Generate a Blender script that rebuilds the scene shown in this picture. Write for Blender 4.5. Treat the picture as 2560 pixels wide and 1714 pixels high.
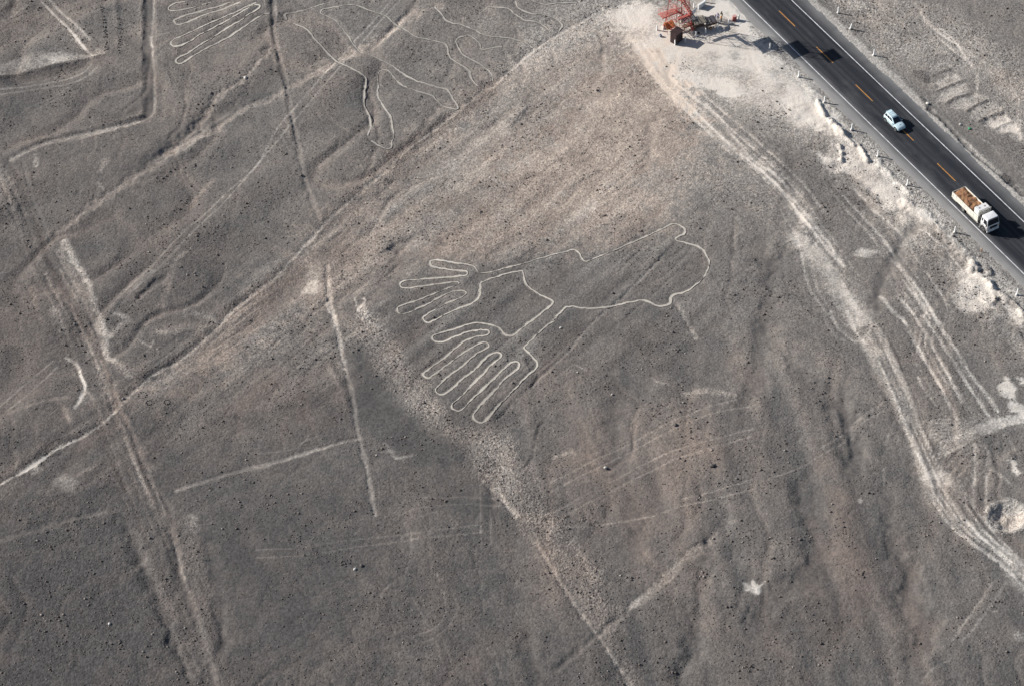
import bpy, bmesh, math, random
import numpy as np
from mathutils import Vector, Matrix

for o in list(bpy.data.objects): bpy.data.objects.remove(o)
scene = bpy.context.scene
COL = scene.collection
R = math.radians

# ------------------------------------------------------------------ camera
cam_d = bpy.data.cameras.new('camera'); cam = bpy.data.objects.new('camera', cam_d); COL.objects.link(cam)
cam_d.sensor_width = 36.0; cam_d.sensor_fit = 'HORIZONTAL'; cam_d.lens = 88.85
cam_d.clip_start = 1.0; cam_d.clip_end = 6000.0
_p, _r = R(45.99), R(-1.819)
fw = Vector((0, math.cos(_p), -math.sin(_p))); rt = Vector((1, 0, 0)); up = rt.cross(fw)
rt2 = rt*math.cos(_r) + up*math.sin(_r); up2 = up*math.cos(_r) - rt*math.sin(_r)
m = Matrix((rt2, up2, -fw)).transposed().to_4x4(); m.translation = Vector((0, -266.6, 275.93))
cam.matrix_world = m
scene.camera = cam

# ------------------------------------------------------------------ sky, sun, exposure
SUN_EL, SUN_AZ = R(29.5), R(162.0)          # elevation; compass angle of the sun in the xy plane (from +x)
w = bpy.data.worlds.new('World'); scene.world = w; w.use_nodes = True
nt = w.node_tree
sky = nt.nodes.new('ShaderNodeTexSky'); sky.sky_type = 'NISHITA'; sky.sun_disc = False
sky.sun_elevation = SUN_EL; sky.sun_rotation = R(90) - SUN_AZ
sky.altitude = 500; sky.air_density = 1.0; sky.dust_density = 1.5
bg = nt.nodes['Background']; bg.inputs['Strength'].default_value = 0.06
nt.links.new(sky.outputs['Color'], bg.inputs['Color'])
sd = bpy.data.lights.new('sun', 'SUN'); sd.energy = 5.0; sd.angle = R(0.53); sd.color = (1.0, 0.962, 0.91)
sun = bpy.data.objects.new('sun', sd); COL.objects.link(sun)
to_sun = Vector((math.cos(SUN_AZ)*math.cos(SUN_EL), math.sin(SUN_AZ)*math.cos(SUN_EL), math.sin(SUN_EL)))
sun.rotation_euler = (-to_sun).to_track_quat('-Z', 'Y').to_euler()
sun.location = (-60, 40, 80)
scene.render.engine = 'CYCLES'
scene.cycles.max_bounces = 4; scene.cycles.diffuse_bounces = 2; scene.cycles.glossy_bounces = 2
scene.view_settings.view_transform = 'Standard'; scene.view_settings.look = 'None'
scene.view_settings.gamma = 1.0; scene.view_settings.use_curve_mapping = False
scene.view_settings.exposure = 0.36

# ------------------------------------------------------------------ tags
def tag(o, label=None, cat=None, group=None, kind=None):
    if label: o['label'] = label
    if cat: o['category'] = cat
    if group: o['group'] = group
    if kind: o['kind'] = kind
    return o

def empty(name, loc=(0, 0, 0), rz=0.0):
    e = bpy.data.objects.new(name, None); COL.objects.link(e)
    e.empty_display_size = 0.3; e.location = loc; e.rotation_euler = (0, 0, rz)
    return e

def copy_tree(o, parent=None):
    c = o.copy(); COL.objects.link(c); c.parent = parent
    for ch in o.children: copy_tree(ch, c)
    return c

# ------------------------------------------------------------------ materials
def N(t, typ, **kw):
    n = t.nodes.new(typ)
    for k, v in kw.items():
        if k.startswith('i_'): n.inputs[k[2:].replace('_', ' ')].default_value = v
        else: setattr(n, k, v)
    return n

def math_node(t, op, a, b=None, c=None, clamp=False):
    n = t.nodes.new('ShaderNodeMath'); n.operation = op; n.use_clamp = clamp
    for i, v in enumerate((a, b, c)):
        if v is None: continue
        if isinstance(v, (int, float)): n.inputs[i].default_value = v
        else: t.links.new(v, n.inputs[i])
    return n.outputs[0]

def mix_col(t, fac, a, b, blend='MIX'):
    n = t.nodes.new('ShaderNodeMix'); n.data_type = 'RGBA'; n.blend_type = blend
    for idx, v in ((0, fac), (6, a), (7, b)):
        if isinstance(v, (int, float)): n.inputs[idx].default_value = v
        elif isinstance(v, tuple): n.inputs[idx].default_value = v
        else: t.links.new(v, n.inputs[idx])
    return n.outputs[2]

def rgba(c): return (c[0], c[1], c[2], 1.0)

MATS = {}
def mat(name, col, rough=0.6, metal=0.0, var=0.12, scale=6.0, dirt=None, dirt_amt=0.3, bump=0.0, spec=0.5, coat=0.0):
    """painted / plain surface: colour with noise variation, optional dirt patches and fine bump"""
    if name in MATS: return MATS[name]
    ma = bpy.data.materials.new(name); ma.use_nodes = True; t = ma.node_tree
    b = t.nodes['Principled BSDF']; b.inputs['Roughness'].default_value = rough; b.inputs['Metallic'].default_value = metal
    b.inputs['Specular IOR Level'].default_value = spec
    if coat: b.inputs['Coat Weight'].default_value = coat; b.inputs['Coat Roughness'].default_value = 0.06
    tc = N(t, 'ShaderNodeTexCoord')
    nz = N(t, 'ShaderNodeTexNoise', i_Scale=scale, i_Detail=4.0, i_Roughness=0.6); t.links.new(tc.outputs['Object'], nz.inputs['Vector'])
    f = math_node(t, 'MULTIPLY_ADD', nz.outputs['Fac'], var*2, 1-var)
    hsv = N(t, 'ShaderNodeHueSaturation'); hsv.inputs['Color'].default_value = rgba(col); t.links.new(f, hsv.inputs['Value'])
    out = hsv.outputs['Color']
    if dirt:
        n2 = N(t, 'ShaderNodeTexNoise', i_Scale=scale*.4, i_Detail=6.0, i_Roughness=0.7); t.links.new(tc.outputs['Object'], n2.inputs['Vector'])
        rp = N(t, 'ShaderNodeMapRange', i_From_Min=0.45, i_From_Max=0.75, i_To_Max=dirt_amt); t.links.new(n2.outputs['Fac'], rp.inputs['Value'])
        out = mix_col(t, rp.outputs['Result'], out, rgba(dirt))
    t.links.new(out, b.inputs['Base Color'])
    if bump:
        bp = N(t, 'ShaderNodeBump', i_Strength=0.6, i_Distance=bump); t.links.new(nz.outputs['Fac'], bp.inputs['Height']); t.links.new(bp.outputs['Normal'], b.inputs['Normal'])
    MATS[name] = ma
    return ma

def ground_material():
    ma = bpy.data.materials.new('desert_pavement'); ma.use_nodes = True; t = ma.node_tree; L = t.links
    b = t.nodes['Principled BSDF']; b.inputs['Roughness'].default_value = 0.92; b.inputs['Specular IOR Level'].default_value = 0.2
    tc = N(t, 'ShaderNodeTexCoord'); P = tc.outputs['Object']
    pale = N(t, 'ShaderNodeAttribute', attribute_name='pale').outputs['Fac']
    warm = N(t, 'ShaderNodeAttribute', attribute_name='warm').outputs['Fac']
    rough = N(t, 'ShaderNodeAttribute', attribute_name='rough').outputs['Fac']
    def noise(scale, detail=3.0, r=0.6, off=None):
        n = N(t, 'ShaderNodeTexNoise', i_Scale=scale, i_Detail=detail, i_Roughness=r)
        if off:
            mp = N(t, 'ShaderNodeMapping'); mp.inputs['Location'].default_value = off; L.new(P, mp.inputs['Vector']); L.new(mp.outputs['Vector'], n.inputs['Vector'])
        else: L.new(P, n.inputs['Vector'])
        return n.outputs['Fac']
    fine = noise(1.9, 4.0, 0.72)
    fine2 = noise(3.6, 3.0, 0.7, (31, 7, 3))
    mid = noise(0.33, 4.0, 0.6, (5, 9, 1))
    big = noise(0.045, 3.0, 0.55, (2, 40, 0))
    vor = N(t, 'ShaderNodeTexVoronoi', i_Scale=3.1); L.new(P, vor.inputs['Vector'])
    sep = N(t, 'ShaderNodeSeparateColor'); L.new(vor.outputs['Color'], sep.inputs['Color'])
    # how much pale silt shows between the dark stones
    x = math_node(t, 'MULTIPLY_ADD', fine, 1.7, -0.85)
    x = math_node(t, 'ADD', x, math_node(t, 'MULTIPLY_ADD', fine2, 2.0, -1.0))
    pv = math_node(t, 'ADD', pale, math_node(t, 'MULTIPLY_ADD', mid, 0.36, -0.18 - 0.02))
    pv = math_node(t, 'ADD', pv, math_node(t, 'MULTIPLY_ADD', big, 0.30, -0.15))
    pp = math_node(t, 'MULTIPLY', math_node(t, 'ADD', pale, 0.0, clamp=True), math_node(t, 'SUBTRACT', 1.1, math_node(t, 'ADD', pale, 0.0, clamp=True)))
    amp = math_node(t, 'ADD', math_node(t, 'MULTIPLY_ADD', rough, 0.26, 0.34), math_node(t, 'MULTIPLY', pp, 1.5))
    x = math_node(t, 'MULTIPLY_ADD', x, amp, pv)
    mr = N(t, 'ShaderNodeMapRange', i_From_Min=-0.55, i_From_Max=0.98); mr.clamp = True; L.new(x, mr.inputs['Value'])
    fac = math_node(t, 'POWER', mr.outputs['Result'], 1.9)
    wv = math_node(t, 'ADD', warm, math_node(t, 'MULTIPLY_ADD', mid, 0.9, -0.29), clamp=True)
    dark = mix_col(t, wv, (0.070, 0.0665, 0.0655, 1), (0.128, 0.100, 0.089, 1))
    tone = math_node(t, 'MULTIPLY_ADD', sep.outputs[0], 0.52, 0.74)
    hs = N(t, 'ShaderNodeHueSaturation'); L.new(dark, hs.inputs['Color']); L.new(tone, hs.inputs['Value'])
    palec = mix_col(t, wv, (0.64, 0.60, 0.545, 1), (0.62, 0.525, 0.44, 1))
    hs2 = N(t, 'ShaderNodeHueSaturation'); L.new(palec, hs2.inputs['Color']); L.new(math_node(t, 'MULTIPLY_ADD', fine2, 0.5, 0.75), hs2.inputs['Value'])
    col = mix_col(t, fac, hs.outputs['Color'], hs2.outputs['Color'])
    L.new(col, b.inputs['Base Color'])
    # stone relief
    hgt = math_node(t, 'ADD', math_node(t, 'MULTIPLY', fine, 1.0), math_node(t, 'ADD', math_node(t, 'MULTIPLY', fine2, 0.55), math_node(t, 'MULTIPLY', vor.outputs['Distance'], -0.55)))
    st = math_node(t, 'MULTIPLY_ADD', rough, 0.5, 0.50, clamp=True)
    bp = N(t, 'ShaderNodeBump', i_Distance=0.16); L.new(st, bp.inputs['Strength']); L.new(hgt, bp.inputs['Height'])
    L.new(bp.outputs['Normal'], b.inputs['Normal'])
    return ma

def sand_line_material(name, col):
    ma = bpy.data.materials.new(name); ma.use_nodes = True; t = ma.node_tree; L = t.links
    b = t.nodes['Principled BSDF']; b.inputs['Roughness'].default_value = 0.95; b.inputs['Specular IOR Level'].default_value = 0.15
    tc = N(t, 'ShaderNodeTexCoord')
    n1 = N(t, 'ShaderNodeTexNoise', i_Scale=1.6, i_Detail=5.0, i_Roughness=0.7); L.new(tc.outputs['Object'], n1.inputs['Vector'])
    n2 = N(t, 'ShaderNodeTexNoise', i_Scale=0.12, i_Detail=2.0); L.new(tc.outputs['Object'], n2.inputs['Vector'])
    f = math_node(t, 'ADD', math_node(t, 'MULTIPLY_ADD', n1.outputs['Fac'], 0.9, -0.2), math_node(t, 'MULTIPLY_ADD', n2.outputs['Fac'], 1.8, -0.85), clamp=True)
    c = mix_col(t, f, rgba([v*0.50 for v in col]), rgba(col)); L.new(c, b.inputs['Base Color'])
    bp = N(t, 'ShaderNodeBump', i_Strength=0.4, i_Distance=0.05); L.new(n1.outputs['Fac'], bp.inputs['Height']); L.new(bp.outputs['Normal'], b.inputs['Normal'])
    return ma

def asphalt_material():
    """object space of the road: x runs along it, y across (metres)"""
    ma = bpy.data.materials.new('asphalt'); ma.use_nodes = True; t = ma.node_tree; L = t.links
    b = t.nodes['Principled BSDF']; b.inputs['Roughness'].default_value = 0.82; b.inputs['Specular IOR Level'].default_value = 0.3
    tc = N(t, 'ShaderNodeTexCoord'); sx = N(t, 'ShaderNodeSeparateXYZ'); L.new(tc.outputs['Object'], sx.inputs[0])
    mp = N(t, 'ShaderNodeMapping'); mp.inputs['Scale'].default_value = (0.05, 1.0, 1.0); L.new(tc.outputs['Object'], mp.inputs['Vector'])
    st = N(t, 'ShaderNodeTexNoise', i_Scale=1.1, i_Detail=4.0, i_Roughness=0.6); L.new(mp.outputs['Vector'], st.inputs['Vector'])
    fn = N(t, 'ShaderNodeTexNoise', i_Scale=3.0, i_Detail=5.0, i_Roughness=0.7); L.new(tc.outputs['Object'], fn.inputs['Vector'])
    md = N(t, 'ShaderNodeTexNoise', i_Scale=0.25, i_Detail=4.0); L.new(tc.outputs['Object'], md.inputs['Vector'])
    y = math_node(t, 'ADD', sx.outputs['Y'], math_node(t, 'MULTIPLY_ADD', md.outputs['Fac'], 0.9, -0.45))
    left = N(t, 'ShaderNodeMapRange', i_From_Min=76.3, i_From_Max=74.5); L.new(y, left.inputs['Value'])
    right = N(t, 'ShaderNodeMapRange', i_From_Min=82.4, i_From_Max=84.9); L.new(y, right.inputs['Value'])
    dust = math_node(t, 'MAXIMUM', math_node(t, 'MULTIPLY', left.outputs['Result'], 0.72), math_node(t, 'MULTIPLY', math_node(t, 'POWER', right.outputs['Result'], 1.5), 0.95))
    dust = math_node(t, 'ADD', dust, math_node(t, 'MULTIPLY_ADD', st.outputs['Fac'], 0.34, -0.15), clamp=True)
    dust = math_node(t, 'ADD', dust, math_node(t, 'MULTIPLY_ADD', fn.outputs['Fac'], 0.10, -0.05), clamp=True)
    # worn wheel paths, an oil streak along each lane and sealed patches
    for c0, am in ((76.35, 0.05), (78.1, 0.05), (80.05, 0.04), (81.8, 0.04), (77.2, -0.03), (80.9, -0.03), (79.05, 0.05)):
        dd = math_node(t, 'ABSOLUTE', math_node(t, 'SUBTRACT', sx.outputs['Y'], c0)); mrr = N(t, 'ShaderNodeMapRange', i_From_Min=0.42, i_From_Max=0.0, i_To_Max=am); L.new(dd, mrr.inputs['Value'])
        dust = math_node(t, 'ADD', dust, math_node(t, 'MULTIPLY', mrr.outputs['Result'], math_node(t, 'MULTIPLY_ADD', md.outputs['Fac'], 2.0, 0.0)), clamp=True)
    mp2 = N(t, 'ShaderNodeMapping'); mp2.inputs['Scale'].default_value = (0.35, 1.0, 1.0); L.new(tc.outputs['Object'], mp2.inputs['Vector'])
    pn = N(t, 'ShaderNodeTexNoise', i_Scale=0.32, i_Detail=6.0, i_Roughness=0.65); L.new(mp2.outputs['Vector'], pn.inputs['Vector'])
    pr_ = N(t, 'ShaderNodeMapRange', i_From_Min=0.52, i_From_Max=0.72, i_To_Max=0.14); L.new(pn.outputs['Fac'], pr_.inputs['Value'])
    dust = math_node(t, 'ADD', dust, pr_.outputs['Result'], clamp=True)
    c = mix_col(t, dust, (0.018, 0.0205, 0.027, 1), (0.27, 0.265, 0.26, 1)); L.new(c, b.inputs['Base Color'])
    bp = N(t, 'ShaderNodeBump', i_Strength=0.25, i_Distance=0.02); L.new(fn.outputs['Fac'], bp.inputs['Height']); L.new(bp.outputs['Normal'], b.inputs['Normal'])
    return ma

def stone_material():
    ma = bpy.data.materials.new('varnished_stone'); ma.use_nodes = True; t = ma.node_tree; L = t.links
    b = t.nodes['Principled BSDF']; b.inputs['Roughness'].default_value = 0.8; b.inputs['Specular IOR Level'].default_value = 0.3
    at = N(t, 'ShaderNodeAttribute', attribute_name='tone').outputs['Fac']
    rp = t.nodes.new('ShaderNodeValToRGB'); L.new(at, rp.inputs['Fac'])
    e = rp.color_ramp.elements
    e[0].position = 0.0; e[0].color = (0.080, 0.070, 0.065, 1); e[1].position = 1.0; e[1].color = (0.48, 0.43, 0.38, 1)
    k = e.new(0.7); k.color = (0.135, 0.112, 0.100, 1)
    k = e.new(0.9); k.color = (0.19, 0.165, 0.15, 1)
    tc = N(t, 'ShaderNodeTexCoord'); nz = N(t, 'ShaderNodeTexNoise', i_Scale=9.0, i_Detail=3.0); L.new(tc.outputs['Object'], nz.inputs['Vector'])
    c = mix_col(t, 0.25, rp.outputs['Color'], nz.outputs['Color'], 'OVERLAY')
    L.new(rp.outputs['Color'], b.inputs['Base Color'])
    bp = N(t, 'ShaderNodeBump', i_Strength=0.5, i_Distance=0.02); L.new(nz.outputs['Fac'], bp.inputs['Height']); L.new(bp.outputs['Normal'], b.inputs['Normal'])
    return ma

M_GROUND = ground_material(); M_STONE = stone_material(); M_ASPHALT = asphalt_material()

# ------------------------------------------------------------------ mesh helpers
def fast_mesh(name, verts, faces, mats, parent=None, smooth=False, attrs=None):
    """verts (n,3), faces (m,3|4) arrays -> one linked object"""
    verts = np.asarray(verts, np.float32); faces = np.asarray(faces, np.int32)
    me = bpy.data.meshes.new(name); k = faces.shape[1]
    me.vertices.add(len(verts)); me.vertices.foreach_set('co', verts.ravel())
    me.loops.add(faces.size); me.loops.foreach_set('vertex_index', faces.ravel())
    me.polygons.add(len(faces)); me.polygons.foreach_set('loop_start', np.arange(0, faces.size, k, dtype=np.int32))
    me.polygons.foreach_set('loop_total', np.full(len(faces), k, np.int32))
    if smooth: me.polygons.foreach_set('use_smooth', np.ones(len(faces), bool))
    if attrs:
        for an, av in attrs.items():
            a = me.attributes.new(an, 'FLOAT', 'POINT'); a.data.foreach_set('value', np.asarray(av, np.float32))
    me.update(calc_edges=True); me.validate()
    for x in (mats if isinstance(mats, (list, tuple)) else [mats]): me.materials.append(x)
    o = bpy.data.objects.new(name, me); COL.objects.link(o)
    if parent: o.parent = parent
    return o

class MB:
    """collects shapes into one mesh"""
    def __init__(s): s.v = []; s.f = []
    def add(s, vs, fs):
        k = len(s.v); s.v += [tuple(x) for x in vs]; s.f += [tuple(i+k for i in q) for q in fs]; return s
    def box(s, c, d, rot=None):
        x, y, z = d[0]/2, d[1]/2, d[2]/2
        vs = [Vector((i*x, j*y, k*z)) for i in (-1, 1) for j in (-1, 1) for k in (-1, 1)]
        if rot is not None: vs = [rot @ v for v in vs]
        vs = [v + Vector(c) for v in vs]
        return s.add(vs, [(0, 1, 3, 2), (4, 6, 7, 5), (0, 4, 5, 1), (2, 3, 7, 6), (0, 2, 6, 4), (1, 5, 7, 3)])
    def hexa(s, lo, hi):
        """lo, hi: four (x,y,z) corners each, same winding"""
        vs = list(lo) + list(hi)
        return s.add(vs, [(3, 2, 1, 0), (4, 5, 6, 7), (0, 1, 5, 4), (1, 2, 6, 5), (2, 3, 7, 6), (3, 0, 4, 7)])
    def bar(s, a, b, r, n=4, r2=None):
        a = Vector(a); b = Vector(b); d = (b-a).normalized(); r2 = r if r2 is None else r2
        q = d.to_track_quat('Z', 'Y'); off = math.pi/4 if n == 4 else 0
        ring = [Vector((math.cos(2*math.pi*i/n+off), math.sin(2*math.pi*i/n+off), 0)) for i in range(n)]
        vs = [a + q @ (p*r) for p in ring] + [b + q @ (p*r2) for p in ring]
        fs = [(i, (i+1) % n, n+(i+1) % n, n+i) for i in range(n)] + [tuple(range(n))[::-1], tuple(range(n, 2*n))]
        return s.add(vs, fs)
    def lathe(s, prof, c, axis='Z', n=20):
        """prof: list of (r, h) ; revolve about axis through c"""
        vs = []
        for r, h in prof:
            for i in range(n):
                a = 2*math.pi*i/n; p = (r*math.cos(a), r*math.sin(a), h)
                if axis == 'Y': p = (p[0], p[2], p[1])
                elif axis == 'X': p = (p[2], p[0], p[1])
                vs.append((p[0]+c[0], p[1]+c[1], p[2]+c[2]))
        fs = []
        for j in range(len(prof)-1):
            for i in range(n): fs.append((j*n+i, j*n+(i+1) % n, (j+1)*n+(i+1) % n, (j+1)*n+i))
        fs.append(tuple(range(n))[::-1]); fs.append(tuple(range((len(prof)-1)*n, len(prof)*n)))
        return s.add(vs, fs)
    def loft(s, secs):
        n = len(secs[0]); vs = [p for q in secs for p in q]; fs = []
        for j in range(len(secs)-1):
            for i in range(n): fs.append((j*n+i, j*n+(i+1) % n, (j+1)*n+(i+1) % n, (j+1)*n+i))
        fs.append(tuple(range(n))[::-1]); fs.append(tuple(range((len(secs)-1)*n, len(secs)*n)))
        return s.add(vs, fs)
    def build(s, name, ma, parent=None, smooth=False, bevel=0.0, seg=2):
        me = bpy.data.meshes.new(name); me.from_pydata(s.v, [], s.f)
        bm = bmesh.new(); bm.from_mesh(me); bmesh.ops.recalc_face_normals(bm, faces=bm.faces)
        if bevel > 0: bmesh.ops.bevel(bm, geom=bm.edges[:], offset=bevel, segments=seg, affect='EDGES', profile=0.5, clamp_overlap=True)
        bm.to_mesh(me); bm.free()
        if smooth:
            for p in me.polygons: p.use_smooth = True
        me.materials.append(ma)
        o = bpy.data.objects.new(name, me); COL.objects.link(o)
        if parent: o.parent = parent
        return o

# road frame: a runs along the road (towards the camera's right), b across it
RU = np.array([0.47337, -0.88087]); RN = np.array([0.88087, 0.47337]); ROAD_RZ = math.atan2(RU[1], RU[0])
def ab(a, b, z=0.0):
    p = RU*a + RN*b; return (float(p[0]), float(p[1]), z)

# ------------------------------------------------------------------ ground features, all in metres on the plain
# LINES: points, width, paleness, height, warmth, roughness, edge softness, region name
# POLYS: points, paleness, warmth, roughness, edge softness, height ; GULLIES: points, half width, depth, smoothing ; RIDGES: points, half width, height
HANDS = [
 (-4.85,15.46),(-4.14,15.39),(-2.99,15.56),(-1.7,15.92),(-0.15,16.49),(1.53,16.97),(3.47,17.71),(6.08,18.7),(8.03,19.35),(9.47,19.86),(9.46,19.97),(10.11,20),
 (10.55,19.79),(10.97,19.12),(11.19,18.19),(11.49,17.53),(11.92,17.18),(12.38,17.36),(13.95,18.1),(15.8,19.09),(17.52,19.94),(19.53,21.12),(21.53,22.22),(23.14,23.09),
 (24.63,24.02),(25.71,24.73),(26.37,24.85),(27,24.57),(27.61,23.98),(27.87,23.4),(27.76,22.74),(27.43,22.29),(26.69,21.85),(26.17,21.41),(26.24,21.03),(26.61,20.79),
 (27.38,20.64),(28.51,20.18),(29.49,19.54),(30.33,18.61),(30.63,17.58),(31.01,16.64),(31.15,15.62),(30.91,14.53),(30.44,13.37),(29.71,12.04),(28.74,11),(27.79,10.14),
 (26.73,9.5),(25.7,9.24),(24.91,8.87),(24.7,8.48),(24.61,7.77),(24.36,7.25),(23.77,6.88),(23.13,6.68),(22.5,6.8),(21.9,7.22),(21.17,7.71),(20.44,8.05),
 (19.81,8.08),(19.04,7.97),(17.51,7.64),(15.97,7.23),(14.7,6.93),(13.17,6.77),(11.79,6.83),(10.67,7.06),(9.79,7.31),(8.66,7.28),(8,6.56),(6.29,4.51),
 (6.88,4.91),(5.45,3.39),(4.02,1.79),(2.86,0.28),(1.96,-0.8),(1.8,-1.23),(2.17,-1.93),(2.89,-3),(3.36,-3.7),(3.65,-4.48),(3.6,-5.07),(3.18,-5.74),
 (2.29,-6.63),(1.28,-7.85),(0.26,-9.32),(-0.87,-10.77),(-2.12,-12.37),(-3,-13.66),(-3.87,-14.93),(-4.37,-15.73),(-4.98,-16.08),(-5.58,-15.92),(-6.05,-15.25),(-6.11,-14.43),
 (-5.55,-13.46),(-4.8,-12.26),(-3.56,-10.65),(-2.43,-9.03),(-1.42,-7.65),(-0.41,-6.51),(0.47,-5.62),(0.99,-4.79),(0.88,-4.19),(0.39,-3.95),(-0.17,-4.09),(-0.87,-4.79),
 (-1.88,-6.02),(-3.01,-7.41),(-4.26,-8.95),(-5.51,-10.4),(-6.62,-11.85),(-7.49,-12.97),(-8.1,-13.52),(-8.71,-13.41),(-9.25,-12.98),(-9.18,-12.23),(-8.45,-11.36),(-7.34,-9.99),
 (-6.34,-8.53),(-5.34,-7.22),(-4.34,-6.17),(-3.58,-4.85),(-2.7,-3.78),(-1.94,-3.13),(-1.68,-2.45),(-2.05,-1.95),(-2.66,-1.86),(-3.42,-2.29),(-4.43,-3.44),(-5.43,-4.85),
 (-6.56,-6.07),(-7.8,-7.2),(-8.79,-8.5),(-9.78,-9.63),(-10.64,-10.18),(-11.25,-9.99),(-11.68,-9.38),(-11.49,-8.72),(-10.5,-7.42),(-9.27,-5.95),(-7.65,-4.41),(-6.28,-2.94),
 (-5.15,-1.78),(-4.02,-0.97),(-3.63,-0.38),(-3.87,0.2),(-4.31,0.42),(-5.12,0.03),(-6.25,-0.7),(-7.5,-1.68),(-8.75,-2.83),(-10,-4.05),(-11.24,-5.28),(-12.22,-6.16),
 (-12.78,-6.56),(-13.21,-6.29),(-13.55,-5.77),(-13.33,-5.18),(-12.47,-4.37),(-11.23,-3.23),(-9.99,-2),(-8.74,-0.51),(-7.61,0.57),(-6.48,1.3),(-5.47,1.66),(-4.35,1.69),
 (-3.59,1.99),(-3.36,2.47),(-3.71,2.87),(-4.58,3.05),(-5.71,3.01),(-6.96,2.67),(-8.47,2),(-9.72,1.39),(-10.72,1.09),(-11.59,1.09),(-12.09,1.46),(-12.24,1.99),
 (-11.84,2.41),(-10.72,2.88),(-9.46,3.3),(-8.2,3.74),(-6.95,4.29),(-5.94,4.6),(-4.93,4.61),(-3.68,4.27),(-2.56,3.75),(-1.82,3.19),(-1.34,2.21),(-0.85,1.63),
 (-0.1,1.54),(0.53,2.04),(1.82,3.38),(3.1,4.55),(4.66,6.16),(5.57,7.02),(6.22,7.79),(6.44,8.41),(6.13,8.87),(5.27,9.53),(4.28,10.21),(3.29,11.24),
 (2.56,12.36),(2.15,13.65),(2.06,15.11),(1.88,15.58),(0.85,15.38),(-0.7,14.91),(-2.37,14.25),(-4.05,13.47),(-4.53,13.13),(-4.67,12.32),(-4.78,10.88),(-5.11,9.82),
 (-5.89,8.96),(-6.9,8.29),(-8.43,7.65),(-9.95,6.83),(-11.21,6),(-12.34,5.38),(-12.97,5.28),(-13.6,5.93),(-13.54,6.46),(-12.97,6.96),(-11.71,7.88),(-10.19,8.89),
 (-8.66,9.71),(-7.39,10.37),(-6.88,10.98),(-7.06,11.44),(-7.76,11.65),(-8.65,11.69),(-9.8,11.29),(-11.2,10.36),(-12.72,9.27),(-14.49,8.28),(-15.87,7.54),(-16.76,7.31),
 (-17.45,7.61),(-17.62,8.24),(-17.27,8.85),(-16.14,9.42),(-14.5,10.15),(-12.97,10.89),(-11.45,11.64),(-9.92,12.34),(-8.51,12.9),(-7.87,13.28),(-8.06,13.6),(-8.89,13.69),
 (-10.42,13.67),(-12.47,13.4),(-14.25,13.12),(-15.52,12.87),(-16.42,12.91),(-17.06,13.34),(-17.19,13.89),(-16.87,14.33),(-16.04,14.56),(-14.25,14.66),(-12.46,14.76),(-10.42,14.85),
 (-8.12,14.93),(-6.96,15.06),(-6.58,15.5),(-6.83,15.97),(-7.72,16.2),(-9.39,16.55),(-10.92,16.95),(-12.08,17.4),(-12.49,17.98),(-12.44,18.62),(-11.95,18.87),(-10.66,18.63),
 (-9.38,18.24),(-8.09,17.81),(-6.81,17.53),(-5.79,17.12),(-5.35,16.45),(-5.03,15.8),(-4.85,15.46),
]
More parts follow.
